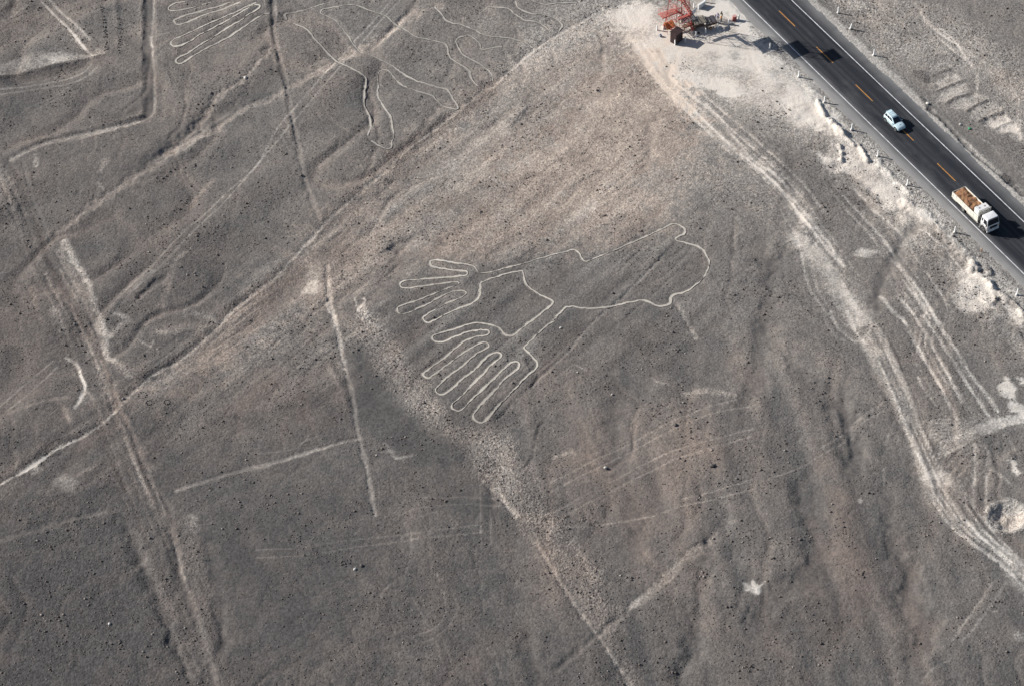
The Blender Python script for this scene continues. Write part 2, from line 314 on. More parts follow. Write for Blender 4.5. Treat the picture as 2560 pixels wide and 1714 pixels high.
TREE = [
 [(-55.49,86.1),(-57.19,85.73),(-58.19,84.86),(-58.12,83.94),(-57.23,83.5),(-55.17,84.09),(-52,85.46),(-50.87,85.87)],
 [(-47.41,85.69),(-50.21,84.45),(-52.45,83.5),(-54.66,82.24),(-56.49,81.12),(-56.97,80.39),(-56.57,79.47),(-55.8,79.37),(-54.15,80.25),(-51.97,81.96),(-49.02,83.63),(-45.67,85.45)],
 [(-42.92,84.85),(-45.54,83),(-48.49,81.02),(-51.77,78.63),(-54.66,76.53),(-56.47,75.43),(-57.12,74.42),(-56.8,73.37),(-55.94,73.18),(-54.49,74),(-52.19,76.26),(-49.85,78.23),(-47.32,80.51),(-45.58,82.09),(-44.5,83.25),(-43.4,84.2),(-42.44,84.27),(-42.23,83.74),(-42.94,82.71),(-44.4,81.27),(-45.47,79.96),(-47.56,78.12),(-50.06,75.41),(-52.55,73.02),(-54.31,71.34),(-55.56,70.38),(-55.97,69.52),(-55.64,68.84),(-54.9,68.89),(-53.15,70.7),(-50.66,72.92),(-47.41,75.42),(-45.35,77.56),(-44.27,78.7),(-42.83,80.44),(-41.37,81.72),(-40.42,81.74)],
 [(-30.02,84.81),(-31.91,83.98),(-34.17,83.03),(-36.06,82.43),(-37.38,82.13),(-37.89,81.55),(-37.41,80.46)],
 [(-36.32,79.35),(-34.28,77.75),(-33.38,76.51),(-32.37,74.37),(-31.18,72.54),(-30.01,70.72),(-28.45,68.3),(-26.92,66.78),(-24.65,64.93),(-23.37,63.72),(-23.39,62.01),(-23.57,59.46),(-23.48,56.92),(-22.99,54.94),(-22.51,53.25),(-22.35,51.03),(-22.79,48.59)],
 [(-22.14,47.2),(-20.68,46.04),(-19.59,45.24),(-18.91,45.55),(-18.89,47.04),(-18.51,48.39),(-18.75,50.59),(-19.05,53.36),(-19.89,55.35),(-20.75,57.63),(-21.33,59.63),(-21.31,62.48),(-21.27,64.77),(-20.76,65.75),(-19.83,65.71),(-19.08,64.66),(-18.13,62.89),(-17.01,61.41),(-15.35,60.33),(-13.51,59.25),(-12.03,58.33),(-11.12,56.88),(-10.03,55.57),(-8.57,54.86),(-7.93,54.91),(-8.37,56.75),(-9.46,59.62),(-10.01,60.21),(-12.03,61.17),(-14.25,62.27),(-15.73,63.35),(-17.22,64.86),(-19.1,66.97),(-20.99,68.66),(-22.69,69.92),(-24.01,70.57),(-25.17,72.24),(-26.74,75.58),(-27.93,77.73),(-28.92,79.58),(-30.29,80.86),(-31.45,81.59),(-31.57,82.29),(-30.92,82.87),(-28.83,83.37),(-26.74,83.78),(-25.01,83.33),(-23.46,82.34),(-21.54,81.33),(-20,80.34),(-19.04,78.93),(-17.51,77.36),(-15.79,75.33),(-14.66,74.38),(-12.77,73.75),(-10.14,72.52),(-9.58,71.46),(-9.31,69.4),(-8.67,68.2),(-7.19,66.53),(-5.91,64.87),(-5.74,63.43),(-5.02,61.68),(-4.57,60.86),(-3.37,60.74)],
 [(-1.87,62.09),(-2.21,64.12),(-3.66,66.21),(-4.76,67.42),(-6.42,68.96),(-7.34,70.47),(-7.8,71.96),(-8.11,73.01),(-7.69,73.88),(-6.56,74.42),(-5.61,74.37),(-4.5,73.13),(-3.95,72.07),(-3.69,70.73),(-3.22,70.56),(-1.12,71.04),(-0.03,71.05)],
 [(-11.63,82.35),(-10.68,80.48),(-9.74,78.62),(-8.61,77.81),(-6.72,77.11),(-5.03,75.98),(-3.35,74.55),(-1.44,73.78),(0.44,73.47),(2.68,72.62),(3.97,71.82),(5.05,70.29)],
 [(-2.81,82.2),(-0.72,81.64),(1.17,81.09),(2.46,79.36),(3.94,77.93),(5.82,77.38),(6.93,76.43),(7.83,75.19),(8.08,74.13)],
 [(5.41,83.01),(6.73,82.33),(7.86,81.97),(10.55,82.38),(13.22,82.3)],
 [(2.36,83.16),(2.89,81.31),(4.94,79.69),(7.02,79.28),(8.89,78.43),(9.98,77.17),(10.28,75.96),(9.7,74.64)],
]
LINES = [
 ([(-76.05,-27.77),(-73.88,-26.1),(-72.72,-25.21),(-70.95,-24.03),(-68.92,-22.21),(-67.18,-20.48),(-65.7,-19.26),(-63.58,-17.96),(-61.33,-16.22),(-59.72,-14.45),(-58.28,-12.32),(-57.28,-10.6),(-55.53,-8.01),(-54.34,-6.49),(-52.66,-4.76),(-50.16,-2.83),(-48.29,-1.09),(-46.3,1.59),(-44.6,3.84),(-43.23,6.16),(-41.99,7.99),(-40.07,10.17),(-38.14,12.36),(-36.19,14.44),(-34.57,16.56),(-33.61,18.48),(-32.14,20.63),(-30.49,23.05),(-26.99,28.44),(-18.61,38.66),(-17.56,40.62),(-15.61,43.47),(-13.64,45.8),(-11.3,48.13),(-8.57,51.29),(-6,54.21),(-3.96,56.63),(-2.27,58.8),(-1.12,59.31),(0.77,61.78),(3.06,64.82),(5.37,67.6),(7.69,69.97),(10.39,72.34),(12.72,74.15),(14.67,75.69),(16.64,77.39),(18.6,78.8)],2.6,0.14,0,0.15,0.2,1.6,None),
 ([(-76.96,-26.98),(-74.79,-25.3),(-73.62,-24.4),(-71.85,-23.22),(-69.82,-21.4),(-68.09,-19.66),(-66.61,-18.44),(-64.49,-17.13),(-62.24,-15.39),(-60.62,-13.61),(-59.18,-11.47),(-58.19,-9.75),(-56.44,-7.15),(-55.25,-5.63),(-53.57,-3.9),(-51.07,-1.96),(-49.2,-0.21),(-47.21,2.48),(-45.5,4.73),(-44.14,7.06),(-42.9,8.9),(-40.98,11.08),(-39.05,13.28),(-37.1,15.37),(-35.48,17.5),(-34.53,19.42),(-33.06,21.58),(-31.41,24),(-27.91,29.41),(-19.53,39.67),(-18.48,41.64),(-16.53,44.5),(-14.57,46.84),(-12.22,49.18),(-9.5,52.35),(-6.92,55.28),(-4.88,57.7),(-3.2,59.88),(-2.04,60.39),(-0.15,62.87),(2.14,65.92),(4.45,68.71),(6.76,71.09),(9.47,73.47),(11.8,75.28),(13.75,76.83),(15.72,78.54),(17.68,79.95)],0.5,0.46,-0.06,0.1,-0.4,0.25,'dirt_track'),
 ([(-76.24,-26.38),(-74.79,-25.3),(-73.62,-24.4),(-71.85,-23.22),(-69.82,-21.4),(-68.09,-19.66),(-66.61,-18.44),(-64.49,-17.13),(-62.24,-15.39),(-60.62,-13.61),(-59.18,-11.47)],0.5,0.4,0,0,-0.4,0.25,None),
 ([(-68.95,-20.59),(-70.42,-21.8),(-71.86,-23.11)],1.1,0.6,0,0,-0.6,0.4,None),
 ([(-61.85,87.66),(-61.05,77.3),(-60.37,68.43),(-59.76,59.81),(-59.58,56.99),(-60.14,54.79)],2.2,-0.05,-0.12,0,-0.8,0.35,'cleared_lane'),
 ([(-61.08,87.62),(-60.73,81.79),(-60.56,75.78),(-60.03,71.33),(-59.4,65.49),(-59.02,61.19),(-58.76,56.95),(-59.78,54.77),(-60.99,54)],0.45,0.4,-0.05,0.1,-0.5,0.16,None),
 ([(-60.99,54),(-63.97,52.63),(-67.5,51.42),(-71.02,50.22),(-74.2,49.42),(-76.62,48.44),(-78.81,46.92),(-81.3,45.16)],1.1,0.5,-0.12,0.15,-0.4,0.4,'cleared_lane'),
 ([(-60.89,76.39),(-60.45,74.29),(-60.09,73.39)],0.5,0.5,0,0,-0.5,0.17,None),
 ([(-60.68,76.09),(-58.47,76.87),(-55.86,77.48)],0.3,0.25,0,0,-0.5,0.12,None),
 ([(-40.04,86.24),(-39.61,80.73),(-39.54,76.82),(-38.92,73.22),(-37.74,67.31),(-36.79,62.09),(-36.28,58.67),(-35.57,54.44),(-34.87,50.26),(-34.18,46.15),(-33.26,40.32),(-32.42,36.75),(-31.02,31.49),(-30.24,28.89)],0.7,0.18,-0.12,0.15,-0.6,0.3,'footpath'),
 ([(-40.29,85.33),(-39.82,76.83),(-39.27,72.65)],0.4,-0.25,0,0,-0.5,0.14,None),
 ([(-19.47,84.27),(-22.45,78.96),(-25.39,74.02),(-28.45,68.3),(-32.67,60.47),(-35.09,56.09),(-37.96,50.41),(-40.87,41.81),(-44.87,35.93),(-48.44,30.67),(-51.35,26.98),(-54.17,22.59),(-56,19.46),(-58.29,15.89),(-62.07,10.28)],0.3,0.3,-0.03,0,-0.5,0.12,None),
 ([(-17.94,84.19),(-20.76,79.77),(-23.15,75.4),(-27.48,67.1),(-31.53,59.28),(-34.63,53.56),(-44.79,34.37),(-47.7,30.12),(-50.42,26.18),(-53.38,21.32),(-55.83,17.24),(-58.91,13.01),(-60.67,9.74)],0.3,0.28,-0.03,0,-0.5,0.12,None),
 ([(-55.87,17.73),(-59.25,13.03)],0.7,0.3,0,0.1,-0.5,0.24,None),
 ([(-11.44,82.34),(-14.11,81.26),(-16.95,79.28),(-18.26,77.24),(-20.69,74.98),(-23.49,72.75),(-25.15,71.36),(-26.97,69.11)],1.6,0.3,-0.1,0.35,0,0.8,None),
 ([(-28.07,68),(-32.61,64.46),(-35.67,62.04),(-39.78,58.84),(-43.18,57.04),(-45.01,55.17),(-48.46,51.74),(-52.74,47.85),(-56.15,45.04),(-58.93,41.53),(-60.24,40.07),(-62.7,37.55),(-66.74,33.32),(-69.84,29.11),(-72.19,26.43)],1.5,0.28,-0.15,0.35,0,0.7,None),
 ([(-39.83,72.68),(-42.06,68.11),(-43.92,64.45),(-46.3,61.99),(-48.05,60.37),(-49.18,57.61),(-50.77,53.79),(-52.87,49.76),(-56.23,46.12)],1.1,0.2,-0.2,0.3,0,0.7,None),
 ([(-80.71,86.77),(-78.01,82.97),(-74.94,78.89),(-73.15,76.11),(-70.49,71.85)],0.35,0.45,0,0,-0.5,0.12,None),
 ([(-79.42,87.32),(-76.95,83.83),(-73.91,80.04),(-71.28,76.32)],0.5,0.4,0,0,-0.5,0.17,None),
 ([(-79.61,85.49),(-76.71,81.39),(-74.05,77.65),(-71.79,73.68)],0.35,0.35,0,0,-0.5,0.12,None),
 ([(-74.03,77.35),(-72.22,74.29)],0.9,0.35,0,0,-0.5,0.32,None),
 ([(-85.24,63.33),(-79.8,64.34),(-74.37,65.65),(-71.55,67.24),(-70.46,69.51)],0.4,0.3,0,0,-0.5,0.14,None),
 ([(-85.09,62.04),(-77.86,63.53),(-73.32,64.46),(-70.72,66.34),(-69.41,68.3)],0.4,0.22,0,0,-0.5,0.14,None),
 ([(-80.44,58.43),(-76.63,60.64),(-73.77,63.33),(-68.98,67.7)],0.3,0.15,0,0,-0.5,0.12,None),
 ([(-79.07,57.66),(-74.65,61.1)],0.3,0.15,0,0,-0.5,0.12,None),
 ([(-87.73,84.37),(-84.26,87.56)],0.5,-0.3,0,0,-0.5,0.17,None),
 ([(-86.86,81.9),(-83.28,85.67)],0.5,0.2,0,0,-0.5,0.17,None),
 ([(-82.05,45.36),(-79.48,38.6),(-77.21,32.52),(-74.5,25.28),(-72.44,20.45),(-69.96,14.72),(-67.39,9.33),(-65.49,5.33)],1.6,-0.12,-0.1,0,-0.3,0.6,None),
 ([(-79.52,45.24),(-76.61,35.07),(-74.78,31.12),(-73.49,27.25),(-71.83,22.9),(-68.83,17.1),(-66.67,12.4),(-64.74,8.02),(-63.64,5.25)],0.5,0.12,-0.05,0,-0.5,0.17,None),
 ([(-77.23,45.67),(-76.94,42.98)],1,0.4,0,0.1,0,0.4,None),
 ([(-70.32,25.08),(-69.15,22.04),(-67.65,19),(-66.21,16.49)],1.1,0.75,0,0.15,0.1,0.5,None),
 ([(-65.82,15.99),(-65.06,13.29),(-64.06,9.89),(-63.13,7.01),(-62.29,5.19)],1.1,0.7,0,0.15,0.1,0.5,None),
 ([(-70.84,23.36),(-69.03,19.07),(-67.68,15.83),(-66.33,12.38),(-64.8,8.74)],2.2,0.3,0,0.2,0.2,0.8,None),
 ([(-60.91,8.56),(-59.34,8.02)],1,0.5,0,0,0,0.4,None),
 ([(-50.23,10.23),(-50.41,7.86)],0.6,0.4,0,0,0,0.3,None),
 ([(-48.76,8.5),(-46.69,7.69),(-45.62,6.7)],0.9,0.45,0,0,0.2,0.5,None),
 ([(-50.37,22.67),(-52.28,20.27),(-53,15.89),(-53.74,12.06),(-54.28,10.17)],1,0.35,0,0.3,0.2,0.7,None),
 ([(-47.69,38.69),(-49.63,35.63),(-51.19,32.6)],0.9,0.25,0,0.4,0.2,0.6,None),
 ([(-54.04,16.18),(-55.65,14.8),(-57.94,11.53)],0.7,-0.3,-0.25,0,0,0.6,None),
 ([(-70.49,9.94),(-69.64,8.24),(-68.87,5.62)],1.6,0.4,0,0.1,0.2,0.7,None),
 ([(-74.42,14.92),(-73.51,11.27),(-72.28,7.65)],0.7,0.2,0,0.4,0.2,0.4,None),
 ([(-65.4,44.04),(-66.06,41.4)],0.8,0.4,0,0.2,0,0.4,None),
 ([(-66.31,38.25),(-65.09,36.62)],0.6,0.3,0,0.1,0,0.4,None),
 ([(-72.08,18.6),(-67.65,9.13),(-63.91,0.77),(-61.45,-6.17),(-58.46,-13.95),(-55.56,-22.54),(-51.54,-30.99),(-48.56,-37.89),(-46.99,-44.06)],0.54,0.14,-0.05,0.1,0.1,0.22,None),
 ([(-56.52,-22.37),(-53.56,-30.95),(-49.79,-38.12),(-48.54,-43.97)],0.28,-0.1,0.03,0.1,0.1,0.22,None),
 ([(-56.1,-22.35),(-53.26,-30.78),(-49.8,-38.47)],0.42,0.1,0.03,0.1,0.1,0.22,None),
 ([(-71.36,8.93),(-68.09,1.39),(-65.18,-6.1),(-61.77,-14.22),(-59.4,-21.8),(-55.67,-30.56)],0.45,0.1,-0.03,0.1,0.1,0.22,None),
 ([(-73.33,18.81),(-68.65,8.35),(-65.07,0.73),(-62.06,-6.16),(-60.06,-13.81),(-56.85,-21.86),(-53.37,-30.85),(-50.96,-37.86),(-49,-43.84),(-45.68,-51.76),(-42.48,-61.54)],0.31,0.1,-0.05,0.1,0.1,0.22,None),
 ([(-52.25,-30.91),(-49.48,-38.25),(-47.63,-43.72)],0.47,-0.12,-0.05,0.1,0.1,0.22,None),
 ([(-75.06,30.08),(-71.61,18.96),(-65.85,8.39),(-62.64,0.68),(-60.24,-6.1),(-56.87,-14.25),(-53.8,-22.15),(-50.61,-30.41),(-47.16,-38.11),(-44.93,-44.37),(-42.1,-51.95),(-39.18,-61.51)],0.42,-0.1,0.03,0.1,0.1,0.22,None),
 ([(-77.57,29.72),(-73.2,18.5),(-68.34,8.56)],0.41,0.14,-0.05,0.1,0.1,0.22,None),
 ([(-59.07,-14.05),(-55.82,-22.11),(-52.29,-30.81),(-49.21,-38.29)],0.38,0.14,0.03,0.1,0.1,0.22,None),
 ([(-82.11,42.91),(-77,30.19),(-72.79,18.68),(-67.34,8.8),(-64.57,0.62),(-61.04,-5.97),(-59.03,-13.89),(-55.56,-22.2),(-52.39,-30.9)],0.52,0.12,-0.05,0.1,0.1,0.22,None),
 ([(-80.24,42.37),(-75.38,29.88),(-71.6,18.71),(-66.78,8.55),(-62.65,1.14),(-60.76,-5.97),(-57.3,-13.97),(-54.71,-21.85),(-51.63,-30.7),(-47.83,-38.37)],0.5,-0.12,-0.03,0.1,0.1,0.22,None),
 ([(-75.71,29.63),(-71.84,18.4),(-66.89,8.96),(-63.04,0.54),(-60.35,-6.13),(-58.38,-14.39),(-54.74,-22.22),(-51.54,-31.07)],0.51,-0.1,0.03,0.1,0.1,0.22,None),
 ([(-70.3,18.31),(-65.5,8.72),(-62.89,0.87),(-60.04,-6.03),(-56.58,-14.14)],0.29,0.12,0.03,0.1,0.1,0.22,None),
 ([(-57.87,-14.38),(-54.85,-22.57),(-51.91,-30.62),(-49.09,-38.33),(-46.62,-44.13),(-43.42,-51.72),(-40.79,-61.68)],0.53,0.1,0.03,0.1,0.1,0.22,None),
 ([(-83.31,42.53),(-78.62,29.76),(-73.86,18.51)],0.42,-0.1,-0.03,0.1,0.1,0.22,None),
 ([(-67.75,9.03),(-63.73,0.7),(-61.98,-6.09)],0.53,0.14,0.03,0.1,0.1,0.22,None),
 ([(-54.41,-22.32),(-50.59,-30.47),(-47.87,-38.41),(-45.9,-43.76)],0.4,-0.12,0.03,0.1,0.1,0.22,None),
 ([(-83.28,42.63),(-78.82,30.33),(-74.7,18.37),(-69.7,8.72),(-66.84,0.61),(-64.24,-6.19),(-60.71,-14.25),(-58.02,-21.79),(-54.92,-30.7)],0.51,0.12,-0.03,0.1,0.1,0.22,None),
 ([(-67.22,1.1),(-64.77,-5.78),(-61.77,-13.89),(-58.74,-22.34),(-55.17,-30.34),(-52.36,-37.87)],0.51,-0.12,-0.03,0.1,0.1,0.22,None),
 ([(-67.22,8.46),(-63.15,0.61),(-61.02,-5.59),(-57.4,-14.06),(-54.42,-22.45),(-50.83,-30.91),(-48.4,-38.3)],0.26,0.12,-0.03,0.1,0.1,0.22,None),
 ([(-67.55,9.09),(-63.72,0.62),(-61.58,-5.61),(-58.39,-13.83),(-55.48,-21.91),(-51.86,-30.81),(-48.43,-38.09),(-46.65,-44.4),(-44.12,-51.75),(-41.3,-61.44)],0.53,0.17,-0.03,0.1,0.1,0.22,None),
 ([(-63.67,-6),(-61.22,-13.68),(-58.69,-21.89),(-54.74,-30.38),(-52.19,-37.95),(-49.77,-44.03),(-47.57,-51.54),(-43.71,-61.35)],0.36,-0.1,-0.03,0.1,0.1,0.22,None),
 ([(-57.98,-14.28),(-54.06,-22.51),(-50.86,-30.43),(-47.88,-38.25),(-45.84,-43.87)],0.26,0.17,0.03,0.1,0.1,0.22,None),
 ([(-72.98,18.55),(-68.34,8.78),(-64.59,1.13)],0.33,0.17,-0.03,0.1,0.1,0.22,None),
 ([(-62.67,0.42),(-60.32,-6.12),(-56.73,-14.26),(-53.8,-21.92),(-50.69,-30.57),(-47.51,-38.22),(-45.9,-43.93)],0.29,0.17,0.03,0.1,0.1,0.22,None),
 ([(-74.66,29.42),(-70.3,18.4),(-65.6,8.18),(-62.11,0.85),(-59.76,-5.74),(-57.5,-14.38)],0.34,0.17,0.03,0.1,0.1,0.22,None),
 ([(-64.71,7.7),(-63.31,5.29),(-62.49,1.76),(-61.78,-2.4),(-60.36,-5.41),(-58.99,-9.94)],0.7,0.16,-0.05,0.15,-0.4,0.35,'footpath'),
 ([(-58.49,-11.94),(-57.37,-13.75),(-55.61,-17.51),(-53.98,-21.86),(-52.54,-26.12),(-50,-30.75),(-49.29,-34.04),(-48.23,-38.1),(-47.43,-43.07),(-46.1,-47),(-44.63,-50.88),(-43.58,-55.62),(-41.76,-61.21),(-41.21,-63.05)],0.7,0.17,-0.07,0.2,-0.4,0.4,'footpath'),
 ([(-67.8,-0.08),(-66,-1.53),(-65.07,-4.3),(-64.22,-6.36),(-64.64,-8.8),(-65.41,-10.99)],0.55,0.8,-0.05,0,-0.6,0.15,None),
 ([(-76.4,-11.61),(-74.06,-10.72),(-71.71,-9.94),(-69.36,-9.04),(-66.95,-8.59)],0.6,0.22,-0.05,0.25,-0.5,0.21,None),
 ([(-69.56,-0.69),(-71.74,-3.56),(-74.48,-7.04),(-76.61,-9.84)],0.3,0.4,0,0,-0.5,0.12,None),
 ([(-68.92,-2.09),(-71.19,-5.61),(-73.48,-8.64),(-75.22,-10.56)],0.3,0.42,0,0,-0.5,0.12,None),
 ([(-57.09,3.03),(-56.03,2.29),(-54.97,1.55),(-54.59,3.04)],0.22,0.5,0,0,-0.5,0.12,None),
 ([(-55.89,0.43),(-53.74,0.57),(-54.11,1.16)],0.22,0.5,0,0,-0.5,0.12,None),
 ([(-61.54,4.28),(-62.05,2.44),(-61.51,0.1),(-60.41,-1.09)],1.1,0.5,0,0.1,0.2,0.4,None),
 ([(-60.02,-1.79),(-58.92,-2.98),(-57.47,-4.63)],1.2,0.35,0,0.1,0.2,0.6,None),
 ([(-63.77,6.72),(-62.66,5.49)],1.2,0.3,0,0.1,0.1,0.5,None),
 ([(-61.21,4.26),(-60.19,6.09),(-59.09,6.98)],1,0.35,0,0.15,0.1,0.5,None),
 ([(-54.38,4.66),(-52.19,4.56),(-49.92,5.63),(-47.72,5.3)],1.4,0.35,0,0.2,0.1,0.6,None),
 ([(-65.99,-24.51),(-64.57,-26.04)],2.2,0.5,0,0.1,-0.2,0.9,None),
 ([(-69.55,-22.47),(-69.8,-23.09)],1.4,0.5,0,0.1,-0.2,0.6,None),
 ([(-63.53,-8.41),(-64.27,-9.26)],1.4,0.4,0,0,-0.2,0.7,None),
 ([(-66.69,-11.15),(-65.82,-13.38)],1.2,0.3,0,0.3,0.2,0.6,None),
 ([(-74.97,-23.72),(-72.82,-21.7)],1,0.3,0,0.3,0.2,0.6,None),
 ([(-63.8,-24.19),(-61.43,-22.39)],0.8,0.2,0,0.2,0,0.5,None),
 ([(-50.72,-2.2),(-52.44,-5.75),(-49.39,-2.26)],0.5,0.15,0,0,-0.5,0.17,None),
 ([(-22.6,-18.42),(-25.95,-19.24),(-29.12,-20.39),(-32.28,-21.54),(-36.2,-23.07),(-37.77,-23.43),(-39.99,-24.03),(-45.43,-26.01),(-49.28,-27.51)],0.75,0.42,-0.1,0.15,-0.5,0.3,'cleared_lane'),
 ([(-25.81,-18.6),(-23.09,-18.07)],0.6,-0.2,0,0,0.2,0.3,None),
 ([(-59.21,-31.18),(-64.55,-32.59),(-68.32,-33.86),(-73.57,-35.66)],0.9,0.18,-0.1,0.15,-0.4,0.4,None),
 ([(-28.65,18.17),(-28.14,12.07),(-27.62,8.7),(-26.77,4.88),(-26.36,2.06),(-25.59,-2.58),(-24.67,-6.7),(-23.93,-10.52),(-23.55,-13.1),(-23.66,-13.7),(-23.1,-17.43),(-22.57,-20.24),(-21.87,-23.46),(-21.33,-27.05),(-20.98,-29.56),(-20.29,-33.28)],0.65,0.38,-0.12,0.1,-0.5,0.25,'footpath'),
 ([(-27.32,6.79),(-27.1,4.89)],0.7,0.5,0,0,-0.5,0.24,None),
 ([(-28.42,10.16),(-28.03,8.24),(-27.16,7.25)],0.4,0.6,0,0,-0.5,0.14,None),
 ([(-24.22,11.17),(-23.75,9.24),(-23.56,8.04)],0.35,0.5,0,0,-0.5,0.12,None),
 ([(-23.56,8.04),(-23.16,9.21),(-22.51,10.25),(-22.86,11.11)],0.6,0.6,0,0,-0.5,0.21,None),
 ([(-19.05,-19.54),(-18.08,-21.29),(-17.43,-22.49),(-15.2,-22.05)],0.5,0.4,0,0,-0.5,0.17,None),
 ([(-20.31,-21.19),(-18.08,-21.18)],0.3,0.25,0,0,-0.5,0.12,None),
 ([(-37.89,-20.87),(-34.71,-20.48),(-32.01,-19.95),(-30.03,-17.13)],0.25,0.25,0,0,-0.5,0.12,None),
 ([(-31.88,-19.21),(-29.05,-17.6)],0.25,0.25,0,0,-0.5,0.12,None),
 ([(-36.96,-40.42),(-32.35,-40.41),(-27.74,-40),(-23.14,-39.1),(-19.29,-38.56),(-13.88,-37.78),(-7.69,-37.13),(-4.43,-36.77)],0.22,0.26,-0.02,0.1,-0.3,0.12,None),
 ([(-37.03,-39.03),(-30.86,-38.88),(-24.71,-37.94),(-18.53,-37.19),(-13.89,-36.58),(-9.23,-35.96),(-4.56,-35.35),(-3.01,-35.21)],0.22,0.26,-0.02,0.1,-0.3,0.12,None),
 ([(-17.79,-33.99),(-15.46,-32.46),(-13.12,-31.84),(-11.24,-31.71),(-7.64,-31.66),(-1.39,-32.12)],0.22,0.26,-0.02,0.1,-0.3,0.12,None),
 ([(-13.9,-30.06),(-6.06,-30.39),(-2.92,-30.62)],0.22,0.26,-0.02,0.1,-0.3,0.12,None),
 ([(-5.22,-26.69),(-5.31,-32.88),(-5.31,-38.93),(-5.39,-44.18)],0.22,0.26,-0.02,0.1,-0.3,0.12,None),
 ([(-3.9,-32.94),(-3.93,-38.99)],0.22,0.26,-0.02,0.1,-0.3,0.12,None),
 ([(-14.74,-55.09),(-12.94,-54.6),(-11.75,-53.89),(-10.84,-52.61),(-10.23,-50.93),(-10.52,-48.43),(-11.58,-44.33)],0.22,0.26,-0.02,0.1,-0.3,0.12,None),
 ([(-14.73,-56.39),(-12.94,-56.18),(-11.6,-55.4),(-10.25,-54.14),(-9.34,-52.48),(-8.72,-50.42),(-9.31,-47.52)],0.22,0.26,-0.02,0.1,-0.3,0.12,None),
 ([(-16.52,-37.2),(-16.42,-40.2)],0.22,0.26,-0.02,0.1,-0.3,0.12,None),
 ([(-15.13,-36.45),(-15.18,-41.43),(-16.45,-45.69)],0.22,0.26,-0.02,0.1,-0.3,0.12,None),
 ([(-5.34,-45.75),(-4.97,-51.52)],0.22,0.26,-0.02,0.1,-0.3,0.12,None),
 ([(-10.56,-56),(-9.25,-61.58)],0.22,0.26,-0.02,0.1,-0.3,0.12,None),
 ([(-11.75,-56.32),(-10.43,-61.53)],0.22,0.26,-0.02,0.1,-0.3,0.12,None),
 ([(-19.72,-51.88),(-19.68,-49.03),(-18.43,-46.38)],0.22,0.26,-0.02,0.1,-0.3,0.12,None),
 ([(-14.92,-48.45),(-12.95,-53.09)],0.22,0.26,-0.02,0.1,-0.3,0.12,None),
 ([(-3.73,-58.12),(-2.78,-62.74)],0.22,0.26,-0.02,0.1,-0.3,0.12,None),
 ([(-18.73,-46.76),(-16.46,-44.52)],0.22,0.26,-0.02,0.1,-0.3,0.12,None),
 ([(35.16,-14.65),(29.53,-15.94),(24.54,-18.12),(20.38,-20.52),(17.07,-22.52),(13.79,-24.29),(10.53,-26.25),(5.84,-29.18),(3.27,-30.93)],0.24,0.34,-0.02,0.1,-0.3,0.12,None),
 ([(32.96,-13.45),(27.99,-15),(22.98,-17.4),(19.64,-19.42),(16.33,-21.42),(11.42,-23.98),(8.16,-26.15),(3.33,-28.87)],0.24,0.34,-0.02,0.1,-0.3,0.12,None),
 ([(34.75,-19.2),(29.12,-21.11),(24.24,-22.4),(19.32,-24.73),(14.41,-27.67),(9.55,-30.78),(6.33,-32.91),(3.48,-34.34)],0.24,0.34,-0.02,0.1,-0.3,0.12,None),
 ([(34.62,-20.7),(29.01,-22.6),(24.12,-24.09),(20.02,-26.23),(15.13,-28.95),(10.28,-32.05),(7.07,-33.96)],0.24,0.34,-0.02,0.1,-0.3,0.12,None),
 ([(33.73,-30.76),(29.85,-31.84),(25.06,-33.07),(20.3,-34.3)],0.24,0.34,-0.02,0.1,-0.3,0.12,None),
 ([(33.89,-28.91),(28.37,-30.75),(23.56,-32.19)],0.24,0.34,-0.02,0.1,-0.3,0.12,None),
 ([(3.88,-36.23),(7.76,-36.39),(11.64,-36.25),(15.56,-35.6),(19.49,-34.85)],0.24,0.34,-0.02,0.1,-0.3,0.12,None),
 ([(36.19,-28.95),(41.14,-26.65),(46.26,-23.27),(49.38,-21.06)],0.24,0.34,-0.02,0.1,-0.3,0.12,None),
 ([(44.34,-23.4),(47.84,-20.56)],0.24,0.34,-0.02,0.1,-0.3,0.12,None),
 ([(50.05,-18.07),(55.02,-14.35)],0.24,0.34,-0.02,0.1,-0.3,0.12,None),
 ([(51.31,-18.34),(55.31,-15.9)],0.24,0.34,-0.02,0.1,-0.3,0.12,None),
 ([(24.23,17.96),(18.55,10.55),(12.54,3.88),(9.89,0.33),(8.27,-2.49),(3.99,-7.3),(0.62,-11.17),(-2.72,-15.86)],0.4,0.13,-0.12,0,0.1,0.2,None),
 ([(3.66,-7.28),(2.29,-9.47),(-0.23,-12.9),(-2.71,-15.43)],0.35,-0.2,-0.1,0,0.2,0.2,None),
 ([(24.87,8.3),(25.75,6.3),(26.37,4.32),(27.18,1.66),(27.91,-0.29)],0.5,0.35,-0.1,0.2,0.3,0.3,None),
 ([(20.65,-8.25),(21.89,-9.31),(23.17,-9.7)],0.45,0.4,0,0,-0.5,0.16,None),
 ([(9.64,-5.29),(11.08,-6.37)],0.3,0.35,0,0,-0.5,0.12,None),
 ([(4.2,-16.38),(3.52,-17.43),(2.98,-19.57),(2.59,-21.69),(2.23,-23.37),(1.07,-25.02)],0.35,-0.25,-0.12,0,0.3,0.2,None),
 ([(25.63,-11.81),(28.26,-11.37),(30.67,-11.81),(32.25,-12.32)],1.3,0.35,0,0.2,0.2,0.6,None),
 ([(5.57,-23.3),(7.02,-22.73),(8.31,-22.46)],0.8,0.3,0,0.2,0.1,0.5,None),
 ([(29.93,-36.5),(26.87,-39.98),(22.78,-43.38),(19.48,-47.14),(16.75,-49.72),(15,-51.37)],1.3,0.3,-0.1,0.25,0.1,0.6,'footpath'),
